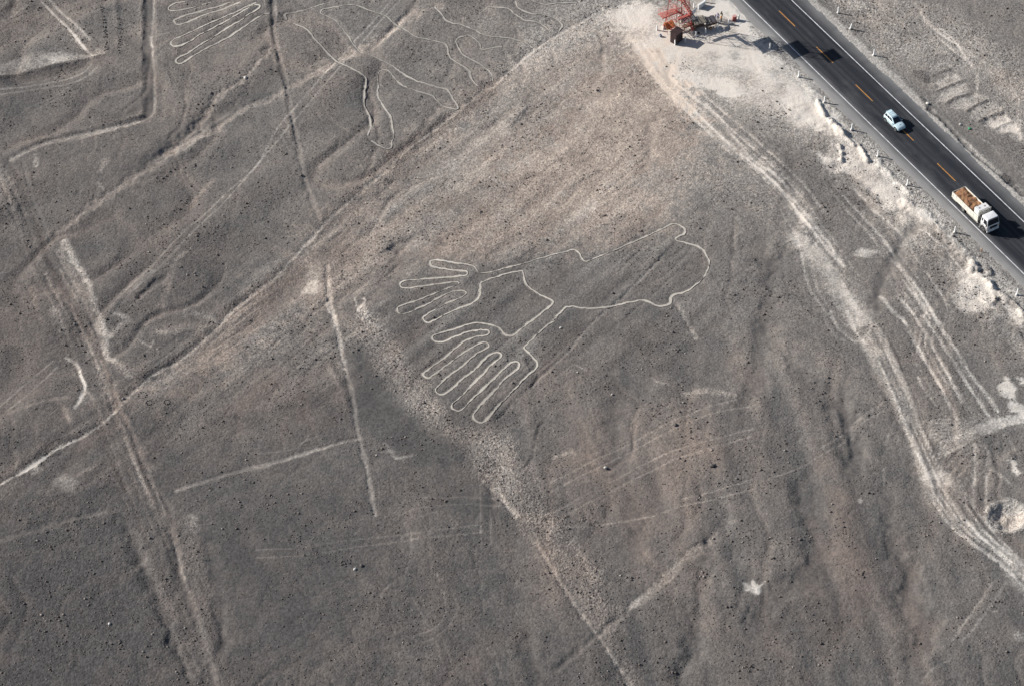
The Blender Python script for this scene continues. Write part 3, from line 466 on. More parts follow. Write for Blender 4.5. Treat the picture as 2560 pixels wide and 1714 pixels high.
 ([(15,-51.37),(12.77,-53.74),(9.17,-57.15),(6.09,-59.98),(4.55,-61.57)],0.7,0.1,-0.15,0.1,-0.4,0.4,None),
 ([(16.91,-49.54),(15.16,-51.19)],0.9,0.3,0,0,0,0.4,None),
 ([(1.95,-38.76),(2.97,-40.79),(4.27,-43.21),(5.39,-46.18),(7.78,-51.08),(9.58,-54.74),(10.82,-56.85),(12.03,-59.48),(13.63,-62.84),(14.78,-65.95)],0.5,0.28,-0.12,0.1,-0.2,0.25,None),
 ([(-2.96,-28.61),(-2.05,-30.71),(-0.26,-34.18)],0.7,0.3,-0.15,0.1,-0.3,0.3,None),
 ([(-4.76,-27.33),(-2.91,-30.11),(-0.75,-33.07)],0.6,0.2,-0.12,0.1,-0.2,0.3,None),
 ([(21.98,71.66),(24.41,65.4),(26.82,59.55),(30.15,54.59),(33.37,48.9),(36.4,43.59),(38.77,39.98),(41.9,35.34),(44.64,30.79),(46.31,26.6),(48.14,22.47),(49.77,18.41),(51.86,14.14)],0.5,0.45,-0.04,0,-0.3,0.2,None),
 ([(23.95,70.09),(27.15,61.81),(30.53,57.38),(34.16,52.17),(36.69,47.1),(39.66,39.94),(43.33,35.53),(45.08,32.58)],0.6,0.5,-0.04,0,-0.3,0.2,None),
 ([(24.04,65.42),(25.3,61.62),(28.39,55.52),(30.82,51.23),(34.01,45.6)],0.5,0.5,-0.04,0,-0.3,0.2,None),
 ([(40.99,36.96),(43.46,33.17),(44.64,30.79)],0.5,0.5,-0.04,0,-0.3,0.2,None),
 ([(45.16,30.76),(46.91,27.34),(48.56,23.21),(50.19,19.13),(51.88,14.38)],0.5,0.45,-0.04,0,-0.3,0.2,None),
 ([(45.85,27.14),(47.8,22.49),(48.71,19.7)],0.4,0.4,-0.04,0,-0.3,0.2,None),
 ([(45.19,20.61),(45.62,18.11),(45.8,13.2),(46.19,8.84),(47.51,5.45),(49.14,1.95)],0.45,0.4,-0.04,0,-0.3,0.2,None),
 ([(46.94,14.36),(47.37,8.79),(49.03,3.97)],0.4,0.3,-0.04,0,-0.3,0.2,None),
 ([(53.7,30.36),(56.58,25.11),(58.61,20.49),(60.02,16.71)],0.5,0.45,-0.04,0,-0.3,0.2,None),
 ([(53.85,27.02),(56.28,22.6),(57.38,20.3)],0.5,0.3,-0.04,0,-0.3,0.2,None),
 ([(57.92,27.59),(60.39,23.67),(61.82,21.34)],0.4,0.5,-0.04,0,-0.3,0.2,None),
 ([(55.66,32.08),(57.27,29.42)],0.5,0.4,-0.04,0,-0.3,0.2,None),
 ([(60.28,14.73),(62.11,10.52),(63.57,6.39),(65.05,1.38)],0.6,0.5,-0.04,0,-0.3,0.2,None),
 ([(60.79,10.82),(62.67,5.95),(63.83,2.14)],0.5,0.45,-0.04,0,-0.3,0.2,None),
 ([(56.84,7.64),(58.26,4.26),(59.92,1.61)],0.6,0.45,-0.04,0,-0.3,0.2,None),
 ([(59.32,7.29),(61.5,3.41)],0.5,0.4,-0.04,0,-0.3,0.2,None),
 ([(65.93,21.15),(68.45,17.06),(69.92,13.07)],0.4,0.5,-0.04,0,-0.3,0.2,None),
 ([(66.95,8.86),(67.88,7.15)],0.35,0.4,-0.04,0,-0.3,0.2,None),
 ([(65.57,8.68),(66.48,6.73)],0.3,0.3,-0.04,0,-0.3,0.2,None),
 ([(59.66,2.7),(61.46,-5),(63.1,-10.93),(64.77,-18.48)],0.6,0.5,-0.04,0,-0.3,0.2,None),
 ([(61.66,2.62),(63.85,-5.56),(65.92,-15.04)],0.6,0.4,-0.04,0,-0.3,0.2,None),
 ([(62.88,3.03),(64.99,-3.33),(67.21,-10.66),(68.29,-14.26),(69.65,-18.04)],0.6,0.55,-0.04,0,-0.3,0.2,None),
 ([(64.24,3.2),(66.36,-2.93),(68.21,-9.37),(70.32,-14.79),(71.07,-17.23)],0.6,0.5,-0.04,0,-0.3,0.2,None),
 ([(60.3,-9.92),(61.15,-13.29),(62.26,-15.76)],0.4,0.35,-0.04,0,-0.3,0.2,None),
 ([(47.34,4.43),(48.49,-0.29),(50.31,-1.76)],0.4,0.35,-0.04,0,-0.3,0.2,None),
 ([(48.67,4.37),(49.89,0.34),(51.93,-2.06)],0.5,0.4,-0.04,0,-0.3,0.2,None),
 ([(51.33,4.25),(52.17,0.01),(53.06,-2.34)],0.6,0.45,-0.04,0,-0.3,0.2,None),
 ([(52.5,2.79),(53,-0.03)],0.4,0.3,-0.04,0,-0.3,0.2,None),
 ([(66.62,-23.29),(66.38,-26.45),(65.63,-30.93)],0.6,0.4,-0.04,0,-0.3,0.2,None),
 ([(67.72,-23.33),(68.45,-24.85),(67.34,-31)],0.6,0.35,-0.04,0,-0.3,0.2,None),
 ([(65.64,-28.8),(64.87,-34.95)],0.6,0.35,-0.04,0,-0.3,0.2,None),
 ([(67.59,-28.88),(66.42,-36.03)],0.5,0.3,-0.04,0,-0.3,0.2,None),
 ([(68.43,-28.01),(69.65,-29.31),(70.79,-31.02)],0.4,0.3,-0.04,0,-0.3,0.2,None),
 ([(71.34,-21.56),(72.45,-24.6)],0.4,0.35,-0.04,0,-0.3,0.2,None),
 ([(66.69,-47.16),(62.48,-52.94),(58.34,-58.77)],0.25,0.3,-0.04,0,-0.3,0.2,None),
 ([(67.56,-48.35),(63.47,-54.3),(59.81,-58.83)],0.25,0.32,-0.04,0,-0.3,0.2,None),
 ([(57.75,-61.67),(54.36,-63.88),(53.17,-65.71)],0.3,0.3,-0.04,0,-0.3,0.2,None),
 ([(53.62,-22.95),(55.83,-18.1)],0.25,0.2,-0.04,0,-0.3,0.2,None),
 ([(55.33,-23.23),(56.73,-19.87)],0.25,0.2,-0.04,0,-0.3,0.2,None),
 ([(53.04,-26.94),(52.61,-30.38)],0.25,0.2,-0.04,0,-0.3,0.2,None),
 ([(45.53,20.59),(47.25,17.29),(48.9,13.54),(50.13,9.38),(51.41,5.75),(52.63,1.93)],3,0.4,0,0,-0.3,1,None),
 ([(49.77,13.75),(51.31,9.33),(53.07,5.67),(54.21,2.56)],2,0.35,0,0,-0.3,0.8,None),
 ([(22.49,70.75),(24.41,65.4),(26.86,60.11),(30.21,55.43),(33.43,49.72),(36.47,44.39),(39.3,39.95),(42.43,35.31),(44.93,30.26),(46.26,26.1),(48.09,21.97),(49.72,17.92),(51.66,12.44),(53.6,7.31)],3.2,0.2,0,0.05,-0.1,1.6,None),
 ([(29.33,52.61),(32.27,47.93),(35.11,42.9),(40.47,34.44),(42.73,30.71),(44.02,27.5),(45.74,22.7)],0.18,-0.18,-0.03,0.05,-0.1,0.12,None),
 ([(36.08,51.57),(38.8,46.27),(44.09,37.99)],0.17,0.24,-0.03,0.05,-0.1,0.12,None),
 ([(33.28,47.91),(36.33,42.76),(41.88,34.45),(44.37,30.99),(45.96,27.27),(47.74,22.87)],0.26,0.34,-0.03,0.05,-0.1,0.12,None),
 ([(32.46,56.42),(35.09,51.34),(37.91,46.2),(43.07,38.2),(45.12,34.33),(46.5,30.97),(47.97,26.13),(49.49,21.92),(51.06,17.44)],0.21,0.2,-0.03,0.05,-0.1,0.12,None),
 ([(23.49,71.31),(26.08,65.39),(28.95,59.63),(32,54.81),(35.35,49.65),(38.5,44.81),(43.8,36.36),(46.32,32.57)],0.18,0.2,-0.03,0.05,-0.1,0.12,None),
 ([(24.04,72.11),(26.29,65.98),(28.87,60.37),(31.97,55.37),(34.83,50.3)],0.17,-0.18,-0.03,0.05,-0.1,0.12,None),
 ([(24.57,72.78),(27.08,66.68),(29.85,61.02),(33.01,55.75),(36.03,51.21),(39.19,45.82),(44.5,37.69)],0.22,-0.18,-0.03,0.05,-0.1,0.12,None),
 ([(21.75,69.75),(24.3,63.61),(26.94,57.81),(29.98,52.99),(32.96,48.2),(36.12,43.24),(41.14,34.67),(43.66,30.91),(45.26,27.63),(47.02,23),(48.61,18.65),(50.45,14.27),(52.26,9.33),(53.77,4.7)],0.27,-0.18,-0.03,0.05,-0.1,0.12,None),
 ([(29.72,61.04),(32.62,56.2),(35.57,51.46),(38.36,46.5),(43.71,37.86),(45.95,34.09),(47.42,30.89)],0.27,0.2,-0.03,0.05,-0.1,0.12,None),
 ([(41.08,34.99),(43.48,31.36),(45.04,28),(46.6,23.5),(48.27,19.01),(50.16,14.43),(51.72,9.7)],0.25,0.34,-0.03,0.05,-0.1,0.12,None),
 ([(27.13,67.19),(29.62,61.25),(32.43,56.58),(35.1,51.41),(37.82,46.26)],0.23,0.24,-0.03,0.05,-0.1,0.12,None),
 ([(34.1,49.69),(36.89,44.64),(42.07,36.46),(44.17,32.5),(45.57,29.22),(47.15,24.3),(48.9,19.97),(50.61,15.5),(52.39,10.82),(53.81,6.1)],0.19,-0.18,-0.03,0.05,-0.1,0.12,None),
 ([(31.53,54.25),(34.81,49.38),(37.9,44.37),(43.25,35.98)],0.29,0.3,-0.03,0.05,-0.1,0.12,None),
 ([(30.53,53.79),(33.57,48.65),(36.69,43.59),(41.71,35.47)],0.21,0.24,-0.03,0.05,-0.1,0.12,None),
 ([(39.66,35.01),(41.98,31.31),(43.22,27.93),(44.75,23.26),(46.01,18.94)],0.24,0.24,-0.03,0.05,-0.1,0.12,None),
 ([(27.45,57.99),(30.45,53.1),(33.58,48.31),(36.61,43.26)],0.32,0.34,-0.03,0.05,-0.1,0.12,None),
 ([(26.72,66.65),(29.33,60.93),(32.42,55.91),(35.17,50.99),(38.03,45.7),(43.33,37.47)],0.33,0.34,-0.03,0.05,-0.1,0.12,None),
 ([(30.42,61.47),(33.49,56.79),(36.37,51.74),(39.28,46.86),(44.52,38.31)],0.26,0.2,-0.03,0.05,-0.1,0.12,None),
 ([(30.42,61.51),(33.33,56.33),(36.61,51.46),(39.67,46.54),(44.94,38.17),(47.27,34.24),(48.84,30.68),(50.74,26.16)],0.32,0.2,-0.03,0.05,-0.1,0.12,None),
 ([(32.33,55.43),(35.26,50.85),(38.25,45.54),(43.51,37.54),(45.68,33.52),(47.17,30.27),(48.94,25.37),(50.47,21.26),(52.42,16.39),(54.07,11.84)],0.22,0.24,-0.03,0.05,-0.1,0.12,None),
 ([(31.42,55.26),(34.1,50.43),(36.95,45.36),(42,37.32),(44.01,33.45),(45.43,29.83),(46.89,25.09),(48.29,20.97),(49.95,16.21),(51.51,11.51),(52.99,6.79)],0.16,-0.18,-0.03,0.05,-0.1,0.12,None),
 ([(33.3,56.57),(36.3,51.62),(39.32,46.57),(44.68,38.27),(47.11,34.28),(48.5,30.82),(50.21,26.41)],0.2,0.34,-0.03,0.05,-0.1,0.12,None),
 ([(61.76,14.52),(63.96,8.89),(65.72,3.01),(64.73,-2.77)],0.19,0.18,-0.03,0.05,-0.1,0.12,None),
 ([(62.11,8.26),(63.73,2.68),(62.38,-3.04),(64.7,-12.15)],0.21,0.26,-0.03,0.05,-0.1,0.12,None),
 ([(63.21,16.13),(65.18,10.48),(66.79,4.65),(65.46,-0.9),(67.86,-10.08),(69.3,-15.75)],0.23,0.26,-0.03,0.05,-0.1,0.12,None),
 ([(60.6,13.41),(62.69,7.83),(64.55,2.03),(63.43,-3.36),(65.75,-12.61)],0.26,0.3,-0.03,0.05,-0.1,0.12,None),
 ([(59.04,19.96),(60.73,14.27),(62.79,8.85),(64.39,2.85),(63.07,-2.55),(65.16,-11.62),(66.72,-17.4)],0.25,0.22,-0.03,0.05,-0.1,0.12,None),
 ([(60.35,14.07),(62.22,8.48),(63.88,2.45)],0.29,0.26,-0.03,0.05,-0.1,0.12,None),
 ([(58.57,12.19),(60.45,6.59),(62,0.84)],0.23,0.3,-0.03,0.05,-0.1,0.12,None),
 ([(58.27,18.82),(60.55,13.31),(62.49,7.75),(64.35,1.85),(63.31,-3.68),(65.89,-12.59),(67.47,-18.36)],0.24,0.26,-0.03,0.05,-0.1,0.12,None),
 ([(59.75,5.96),(61.29,0.15),(60.04,-5.23),(62.48,-14.21),(63.98,-19.95)],0.21,0.22,-0.03,0.05,-0.1,0.12,None),
 ([(58.74,12.15),(60.86,6.42),(62.81,0.71),(61.61,-5)],0.2,0.26,-0.03,0.05,-0.1,0.12,None),
 ([(61.13,21.31),(63.36,15.73),(65.35,10.09),(67.22,4.33),(66.17,-1.29),(68.69,-10.51)],0.25,0.18,-0.03,0.05,-0.1,0.12,None),
 ([(59.27,12.9),(61.01,7.21),(62.83,1.71),(61.39,-4.07),(63.63,-13.2)],0.22,0.26,-0.03,0.05,-0.1,0.12,None),
 ([(58.27,11.81),(60.15,6.39),(62.02,0.54),(60.67,-4.95)],0.25,0.22,-0.03,0.05,-0.1,0.12,None),
 ([(52.44,30.25),(55.06,24.8),(57.86,18.66),(60.01,13.25),(62,7.53),(63.73,1.85)],0.21,0.18,-0.03,0.05,-0.1,0.12,None),
 ([(57.47,18.44),(59.67,12.97),(61.68,7.15),(63.39,1.59),(62.29,-4.03),(64.71,-13.16)],0.28,0.18,-0.03,0.05,-0.1,0.12,None),
 ([(54.07,31.91),(56.77,25.96),(59.69,20.2),(61.79,14.77),(63.69,9.02),(65.33,3.16)],0.17,0.18,-0.03,0.05,-0.1,0.12,None),
 ([(61.56,-23.07),(64.84,-21.29),(69.17,-19.1),(72.53,-18.16),(75.79,-17.87)],0.35,0.38,-0.04,0,-0.2,0.15,None),
 ([(61.49,-23.54),(64.78,-21.71),(69.11,-19.48),(72.48,-18.45),(75.75,-18.1)],0.35,0.38,-0.04,0,-0.2,0.15,None),
 ([(61.43,-24),(64.72,-22.13),(69.05,-19.86),(72.43,-18.73),(75.71,-18.34)],0.35,0.38,-0.04,0,-0.2,0.15,None),
 ([(61.36,-24.47),(64.66,-22.55),(69,-20.23),(72.39,-19.01),(75.67,-18.58)],0.35,0.38,-0.04,0,-0.2,0.15,None),
 ([(61.3,-24.93),(64.6,-22.97),(68.94,-20.61),(72.34,-19.3),(75.63,-18.82)],0.35,0.38,-0.04,0,-0.2,0.15,None),
 ([(61.23,-25.39),(64.54,-23.39),(68.88,-20.99),(72.3,-19.58),(75.59,-19.05)],0.35,0.38,-0.04,0,-0.2,0.15,None),
 ([(61.17,-25.85),(64.47,-23.81),(68.82,-21.36),(72.25,-19.87),(75.55,-19.29)],0.35,0.38,-0.04,0,-0.2,0.15,None),
 ([(60.88,-18.75),(63.64,-18.54),(65.19,-20.01)],0.3,0.25,-0.03,0,0,0.15,None),
 ([(60.97,-27.27),(63.3,-24.21),(66.33,-23.06)],0.3,0.2,-0.03,0,0,0.15,None),
 ([(60.79,-19.39),(63.55,-19.19),(65.13,-20.4)],0.3,0.25,-0.03,0,0,0.15,None),
 ([(61.82,-27.94),(64.16,-24.88),(66.77,-23.34)],0.3,0.2,-0.03,0,0,0.15,None),
 ([(60.7,-20.04),(63.45,-19.83),(65.08,-20.78)],0.3,0.25,-0.03,0,0,0.15,None),
 ([(62.67,-28.6),(65.01,-25.55),(67.21,-23.61)],0.3,0.2,-0.03,0,0,0.15,None),
 ([(60.62,-20.68),(63.36,-20.47),(65.02,-21.17)],0.3,0.25,-0.03,0,0,0.15,None),
 ([(63.52,-29.26),(65.86,-26.22),(67.64,-23.88)],0.3,0.2,-0.03,0,0,0.15,None),
 ([(60.53,-21.32),(63.27,-21.11),(64.96,-21.55)],0.3,0.25,-0.03,0,0,0.15,None),
 ([(64.37,-29.92),(66.71,-26.89),(68.08,-24.16)],0.3,0.2,-0.03,0,0,0.15,None),
 ([(60.44,-21.96),(63.18,-21.75),(64.91,-21.93)],0.3,0.25,-0.03,0,0,0.15,None),
 ([(65.21,-30.58),(67.56,-27.55),(68.51,-24.43)],0.3,0.2,-0.03,0,0,0.15,None),
 ([(58.87,-32.24),(60.2,-37.19),(62.75,-40.9),(65.38,-43.78),(69.75,-49.02)],0.45,0.3,-0.05,0,-0.2,0.2,None),
 ([(59.36,-32.27),(60.72,-37.02),(63.29,-40.61),(65.93,-43.42),(69.85,-48.41)],0.45,0.3,-0.05,0,-0.2,0.2,None),
 ([(59.86,-32.29),(61.24,-36.85),(63.82,-40.31),(66.47,-43.07),(69.96,-47.79)],0.45,0.3,-0.05,0,-0.2,0.2,None),
 ([(60.36,-32.31),(61.76,-36.67),(64.36,-40.01),(67.02,-42.71),(70.06,-47.18)],0.45,0.3,-0.05,0,-0.2,0.2,None),
 ([(60.86,-32.33),(62.28,-36.5),(64.9,-39.71),(67.56,-42.35),(70.16,-46.56)],0.45,0.3,-0.05,0,-0.2,0.2,None),
 ([(61.35,-32.35),(62.8,-36.33),(65.44,-39.42),(68.11,-42),(70.26,-45.94)],0.45,0.3,-0.05,0,-0.2,0.2,None),
 ([(54.99,-6.74),(56.39,-14.03),(57.47,-19.18),(58.6,-24.67),(59.85,-30.68),(61.06,-34.02),(62.47,-37.63),(64.52,-40.84),(66.48,-42.95),(68.41,-45.47)],0.23,0.3,0.03,0,0,0.12,None),
 ([(57.99,-19.17),(59.07,-24.52),(60.43,-30.71),(61.75,-34.13),(62.77,-37.61),(64.61,-40.81),(66.48,-42.96)],0.36,-0.42,-0.04,0,0,0.12,None),
 ([(59.98,-30.69),(60.8,-33.99),(62.06,-37.66),(63.88,-41.07),(65.81,-43.35)],0.39,-0.3,-0.04,0,0,0.12,None),
 ([(58.36,-24.74),(59.5,-30.67),(60.09,-33.88),(61.59,-37.69),(63.57,-41.18),(65.68,-43.42),(67.67,-46.17),(70.32,-50.89)],0.38,0.36,0.03,0,0,0.12,None),
 ([(60.26,-33.91),(61.91,-37.67),(64.04,-41.01),(66.19,-43.12),(68.1,-45.77),(70.53,-49.66)],0.2,0.3,0.03,0,0,0.12,None),
 ([(56.29,-4.92),(57.88,-14.54),(58.31,-19.15),(59.34,-24.44),(60.67,-30.72),(61.67,-34.12),(62.93,-37.6)],0.26,0.22,-0.04,0,0,0.12,None),
 ([(63.59,-37.55),(65.26,-40.58),(66.86,-42.74)],0.26,0.3,0.03,0,0,0.12,None),
 ([(54.62,0.52),(56.1,-5.19),(58.03,-14.59),(58.55,-19.15),(59.64,-24.35),(61.25,-30.74),(62.76,-34.27),(64.05,-37.52)],0.36,-0.42,-0.04,0,0,0.12,None),
 ([(64.89,-34.59),(65.97,-37.39),(67.09,-39.94),(68.25,-41.93)],0.32,0.3,0.03,0,0,0.12,None),
 ([(60.38,-24.12),(62.17,-30.78),(63.97,-34.45),(65.25,-37.44)],0.24,-0.42,0.03,0,0,0.12,None),
 ([(60.11,-24.2),(61.96,-30.77),(63.96,-34.45),(65.18,-37.44),(66.55,-40.13),(67.75,-42.22)],0.35,-0.42,0.03,0,0,0.12,None),
 ([(59.26,-19.12),(60.21,-24.17),(61.97,-30.77),(63.8,-34.43),(64.96,-37.46)],0.29,0.3,-0.04,0,0,0.12,None),
 ([(55.47,-6.07),(57.03,-14.25),(57.84,-19.17),(58.69,-24.64),(60.19,-30.7)],0.31,-0.25,-0.04,0,0,0.12,None),
 ([(55.12,-6.55),(56.43,-14.05),(57.26,-19.19),(58.14,-24.81),(59.21,-30.66),(59.58,-33.81),(60.77,-37.75),(62.96,-41.39)],0.28,0.36,0.03,0,0,0.12,None),
 ([(61.47,-30.75),(62.97,-34.31),(64.29,-37.5),(65.45,-40.51),(67.11,-42.59)],0.37,-0.25,0.03,0,0,0.12,None),
 ([(59.67,-33.82),(61.23,-37.71),(63.61,-41.16),(65.74,-43.38),(67.84,-46.01)],0.33,-0.25,0.03,0,0,0.12,None),
 ([(64.15,-34.48),(65.48,-37.42),(66.68,-40.09),(68,-42.07)],0.36,-0.25,0.03,0,0,0.12,None),
 ([(59.03,-33.73),(60.6,-37.76),(62.85,-41.43)],0.26,-0.42,-0.04,0,0,0.12,None),
 ([(55.67,1.86),(57.28,-3.54),(59.11,-14.95),(59.44,-19.11),(60.52,-24.07)],0.38,-0.25,0.03,0,0,0.12,None),
 ([(59.88,-33.85),(61.55,-37.69),(63.81,-41.09),(66.04,-43.21),(68.05,-45.81),(70.48,-49.94)],0.28,-0.25,-0.04,0,0,0.12,None),
 ([(54.12,-0.12),(55.73,-5.71),(57.41,-14.38),(58.07,-19.16)],0.3,-0.25,0.03,0,0,0.12,None),
 ([(58.15,-24.81),(59.53,-30.67),(60.13,-33.89)],0.19,0.36,0.03,0,0,0.12,None),
 ([(55.12,-6.56),(56.49,-14.07),(57.33,-19.19),(58.12,-24.82),(59.12,-30.65)],0.32,-0.25,0.03,0,0,0.12,None),
 ([(60.19,-24.18),(62.09,-30.78),(63.89,-34.44),(64.97,-37.46),(66.22,-40.24),(67.71,-42.24),(69.3,-44.61)],0.18,0.36,-0.04,0,0,0.12,None),
 ([(61.76,-37.68),(64.02,-41.02),(66.12,-43.16),(68.18,-45.68),(70.52,-49.7)],0.39,-0.42,-0.04,0,0,0.12,None),
 ([(63.44,-37.56),(65.03,-40.66),(66.82,-42.76),(68.64,-45.25)],0.4,0.36,-0.04,0,0,0.12,None),
 ([(71.6,78.96),(72.14,76.67),(72.98,73.48),(74.68,70.5),(76.81,67.74)],0.7,0.35,-0.05,0.1,-0.3,0.3,None),
 ([(74.84,71.6),(76.58,69.08),(78.06,64.84),(79.06,62.19),(79.53,59.8),(78.9,55.16)],0.5,0.4,-0.05,0.1,-0.3,0.25,None),
 ([(74.93,68.28),(76.5,65.57),(78.47,62.87),(79.05,60.26)],0.4,0.35,-0.05,0.1,-0.5,0.14,None),
 ([(74.68,70.5),(78.22,65.92),(81.43,62.29)],0.4,0.25,0,0,-0.5,0.14,None),
 ([(72.9,60.77),(73.52,62.25),(74.67,62.52),(75.7,61.93)],0.4,0.4,0,0,-0.5,0.14,None),
 ([(77.34,43.43),(79.29,41.32),(80.24,38.87)],0.3,0.25,0,0,-0.5,0.12,None),
 ([(72.34,55.27),(74.46,56.65),(77.34,58.1)],0.4,-0.5,0.2,0,0.8,0.35,None),
 ([(73.37,51.97),(74.96,53.46),(77.33,54.29)],0.4,-0.5,0.2,0,0.8,0.35,None),
 ([(76.48,49.95),(77.9,51.23),(80.08,52.58)],0.4,-0.5,0.2,0,0.8,0.35,None),
 ([(78.12,47.29),(79.79,48.45),(82.19,49.57)],0.4,-0.5,0.2,0,0.8,0.35,None),
 ([(80.68,45.51),(81.78,46.48),(83.71,47.21)],0.4,-0.5,0.2,0,0.8,0.35,None),
 ([(72.21,59.31),(73.44,60.1),(75.43,61.08)],0.4,-0.5,0.2,0,0.8,0.35,None),
 ([(69.29,53.51),(69.8,52.23),(70.34,51.16)],0.8,-0.5,0.15,0,0.8,0.3,None),
 ([(70.28,50.75),(71.96,48.19),(73.22,45.67),(74.34,43.17),(75.24,41.11),(76.82,38.23),(78.43,35.78),(80.04,33.34),(81.1,31.73),(82.51,28.94)],0.5,-0.5,-0.25,0,0.5,0.25,None),
 ([(80.49,33.71),(81.06,32.31)],1.1,-0.4,-0.2,0,0.6,0.4,None),
 ([(69.6,59.87),(70.66,58.53)],1.6,-0.35,0.1,0,0.7,0.6,None),
 ([(71.64,48.82),(75.14,44.96),(78.32,39.36),(82.95,31.64)],1.8,-0.1,0,0,-0.5,0.8,None),
 ([(54.54,46.16),(55.23,45.1),(55.76,43.86),(56.93,42.39)],0.6,0.3,0.35,0,0,0.3,None),
 ([(60.3,38.22),(61.12,36.2),(62.16,33.99),(63.48,31.97),(64.2,30.38)],0.9,0.35,0.3,0,-0.3,0.5,'soil_bank'),
 ([(63.53,28.32),(64.71,26.35),(66.34,24.94),(67.71,22.6),(69.14,19.9),(70.63,16.86),(71.83,14.6),(72.12,13.12)],1.7,0.42,0.36,0.08,-0.5,0.8,'soil_bank'),
 ([(65.65,21.75),(66.98,19.26),(68.41,16.59),(69.77,13.59)],0.4,0.35,0,0,-0.2,0.2,None),
 ([(52.08,53.74),(52.65,50.17),(53.6,47.65)],0.5,0.2,0.4,0,0,0.35,None),
 ([(50.82,57.38),(51.89,55.85)],0.8,0,0.2,0,0.3,0.4,None),
 ([(53.73,48.66),(54.78,45.94),(55.29,44.49)],0.7,0.3,0.45,0,0,0.35,None),
 ([(57.73,42.35),(58.16,40.32),(58.61,38.5)],0.6,0.2,0.5,0,0,0.35,None),
 ([(54.53,42.5),(54.7,40.48),(54.37,38.7)],0.5,0.2,0.4,0,0,0.3,None),
 ([(71.9,14.23),(72.41,11.65),(73.75,9.6),(74.67,7.4),(76.35,6.08),(77.44,4.25),(78.18,2.45)],0.8,0.3,0.35,0,0.2,0.5,None),
 ([(73.52,9.79),(73.93,8.33)],0.7,0,0.4,0,0.2,0.4,None),
 ([(72.23,6.26),(73.41,4.96),(75,6.31)],0.5,-0.1,0.3,0,0.2,0.4,None),
 ([(73.86,12.86),(74.3,11.56)],0.7,-0.1,0.35,0,0.3,0.35,None),
]
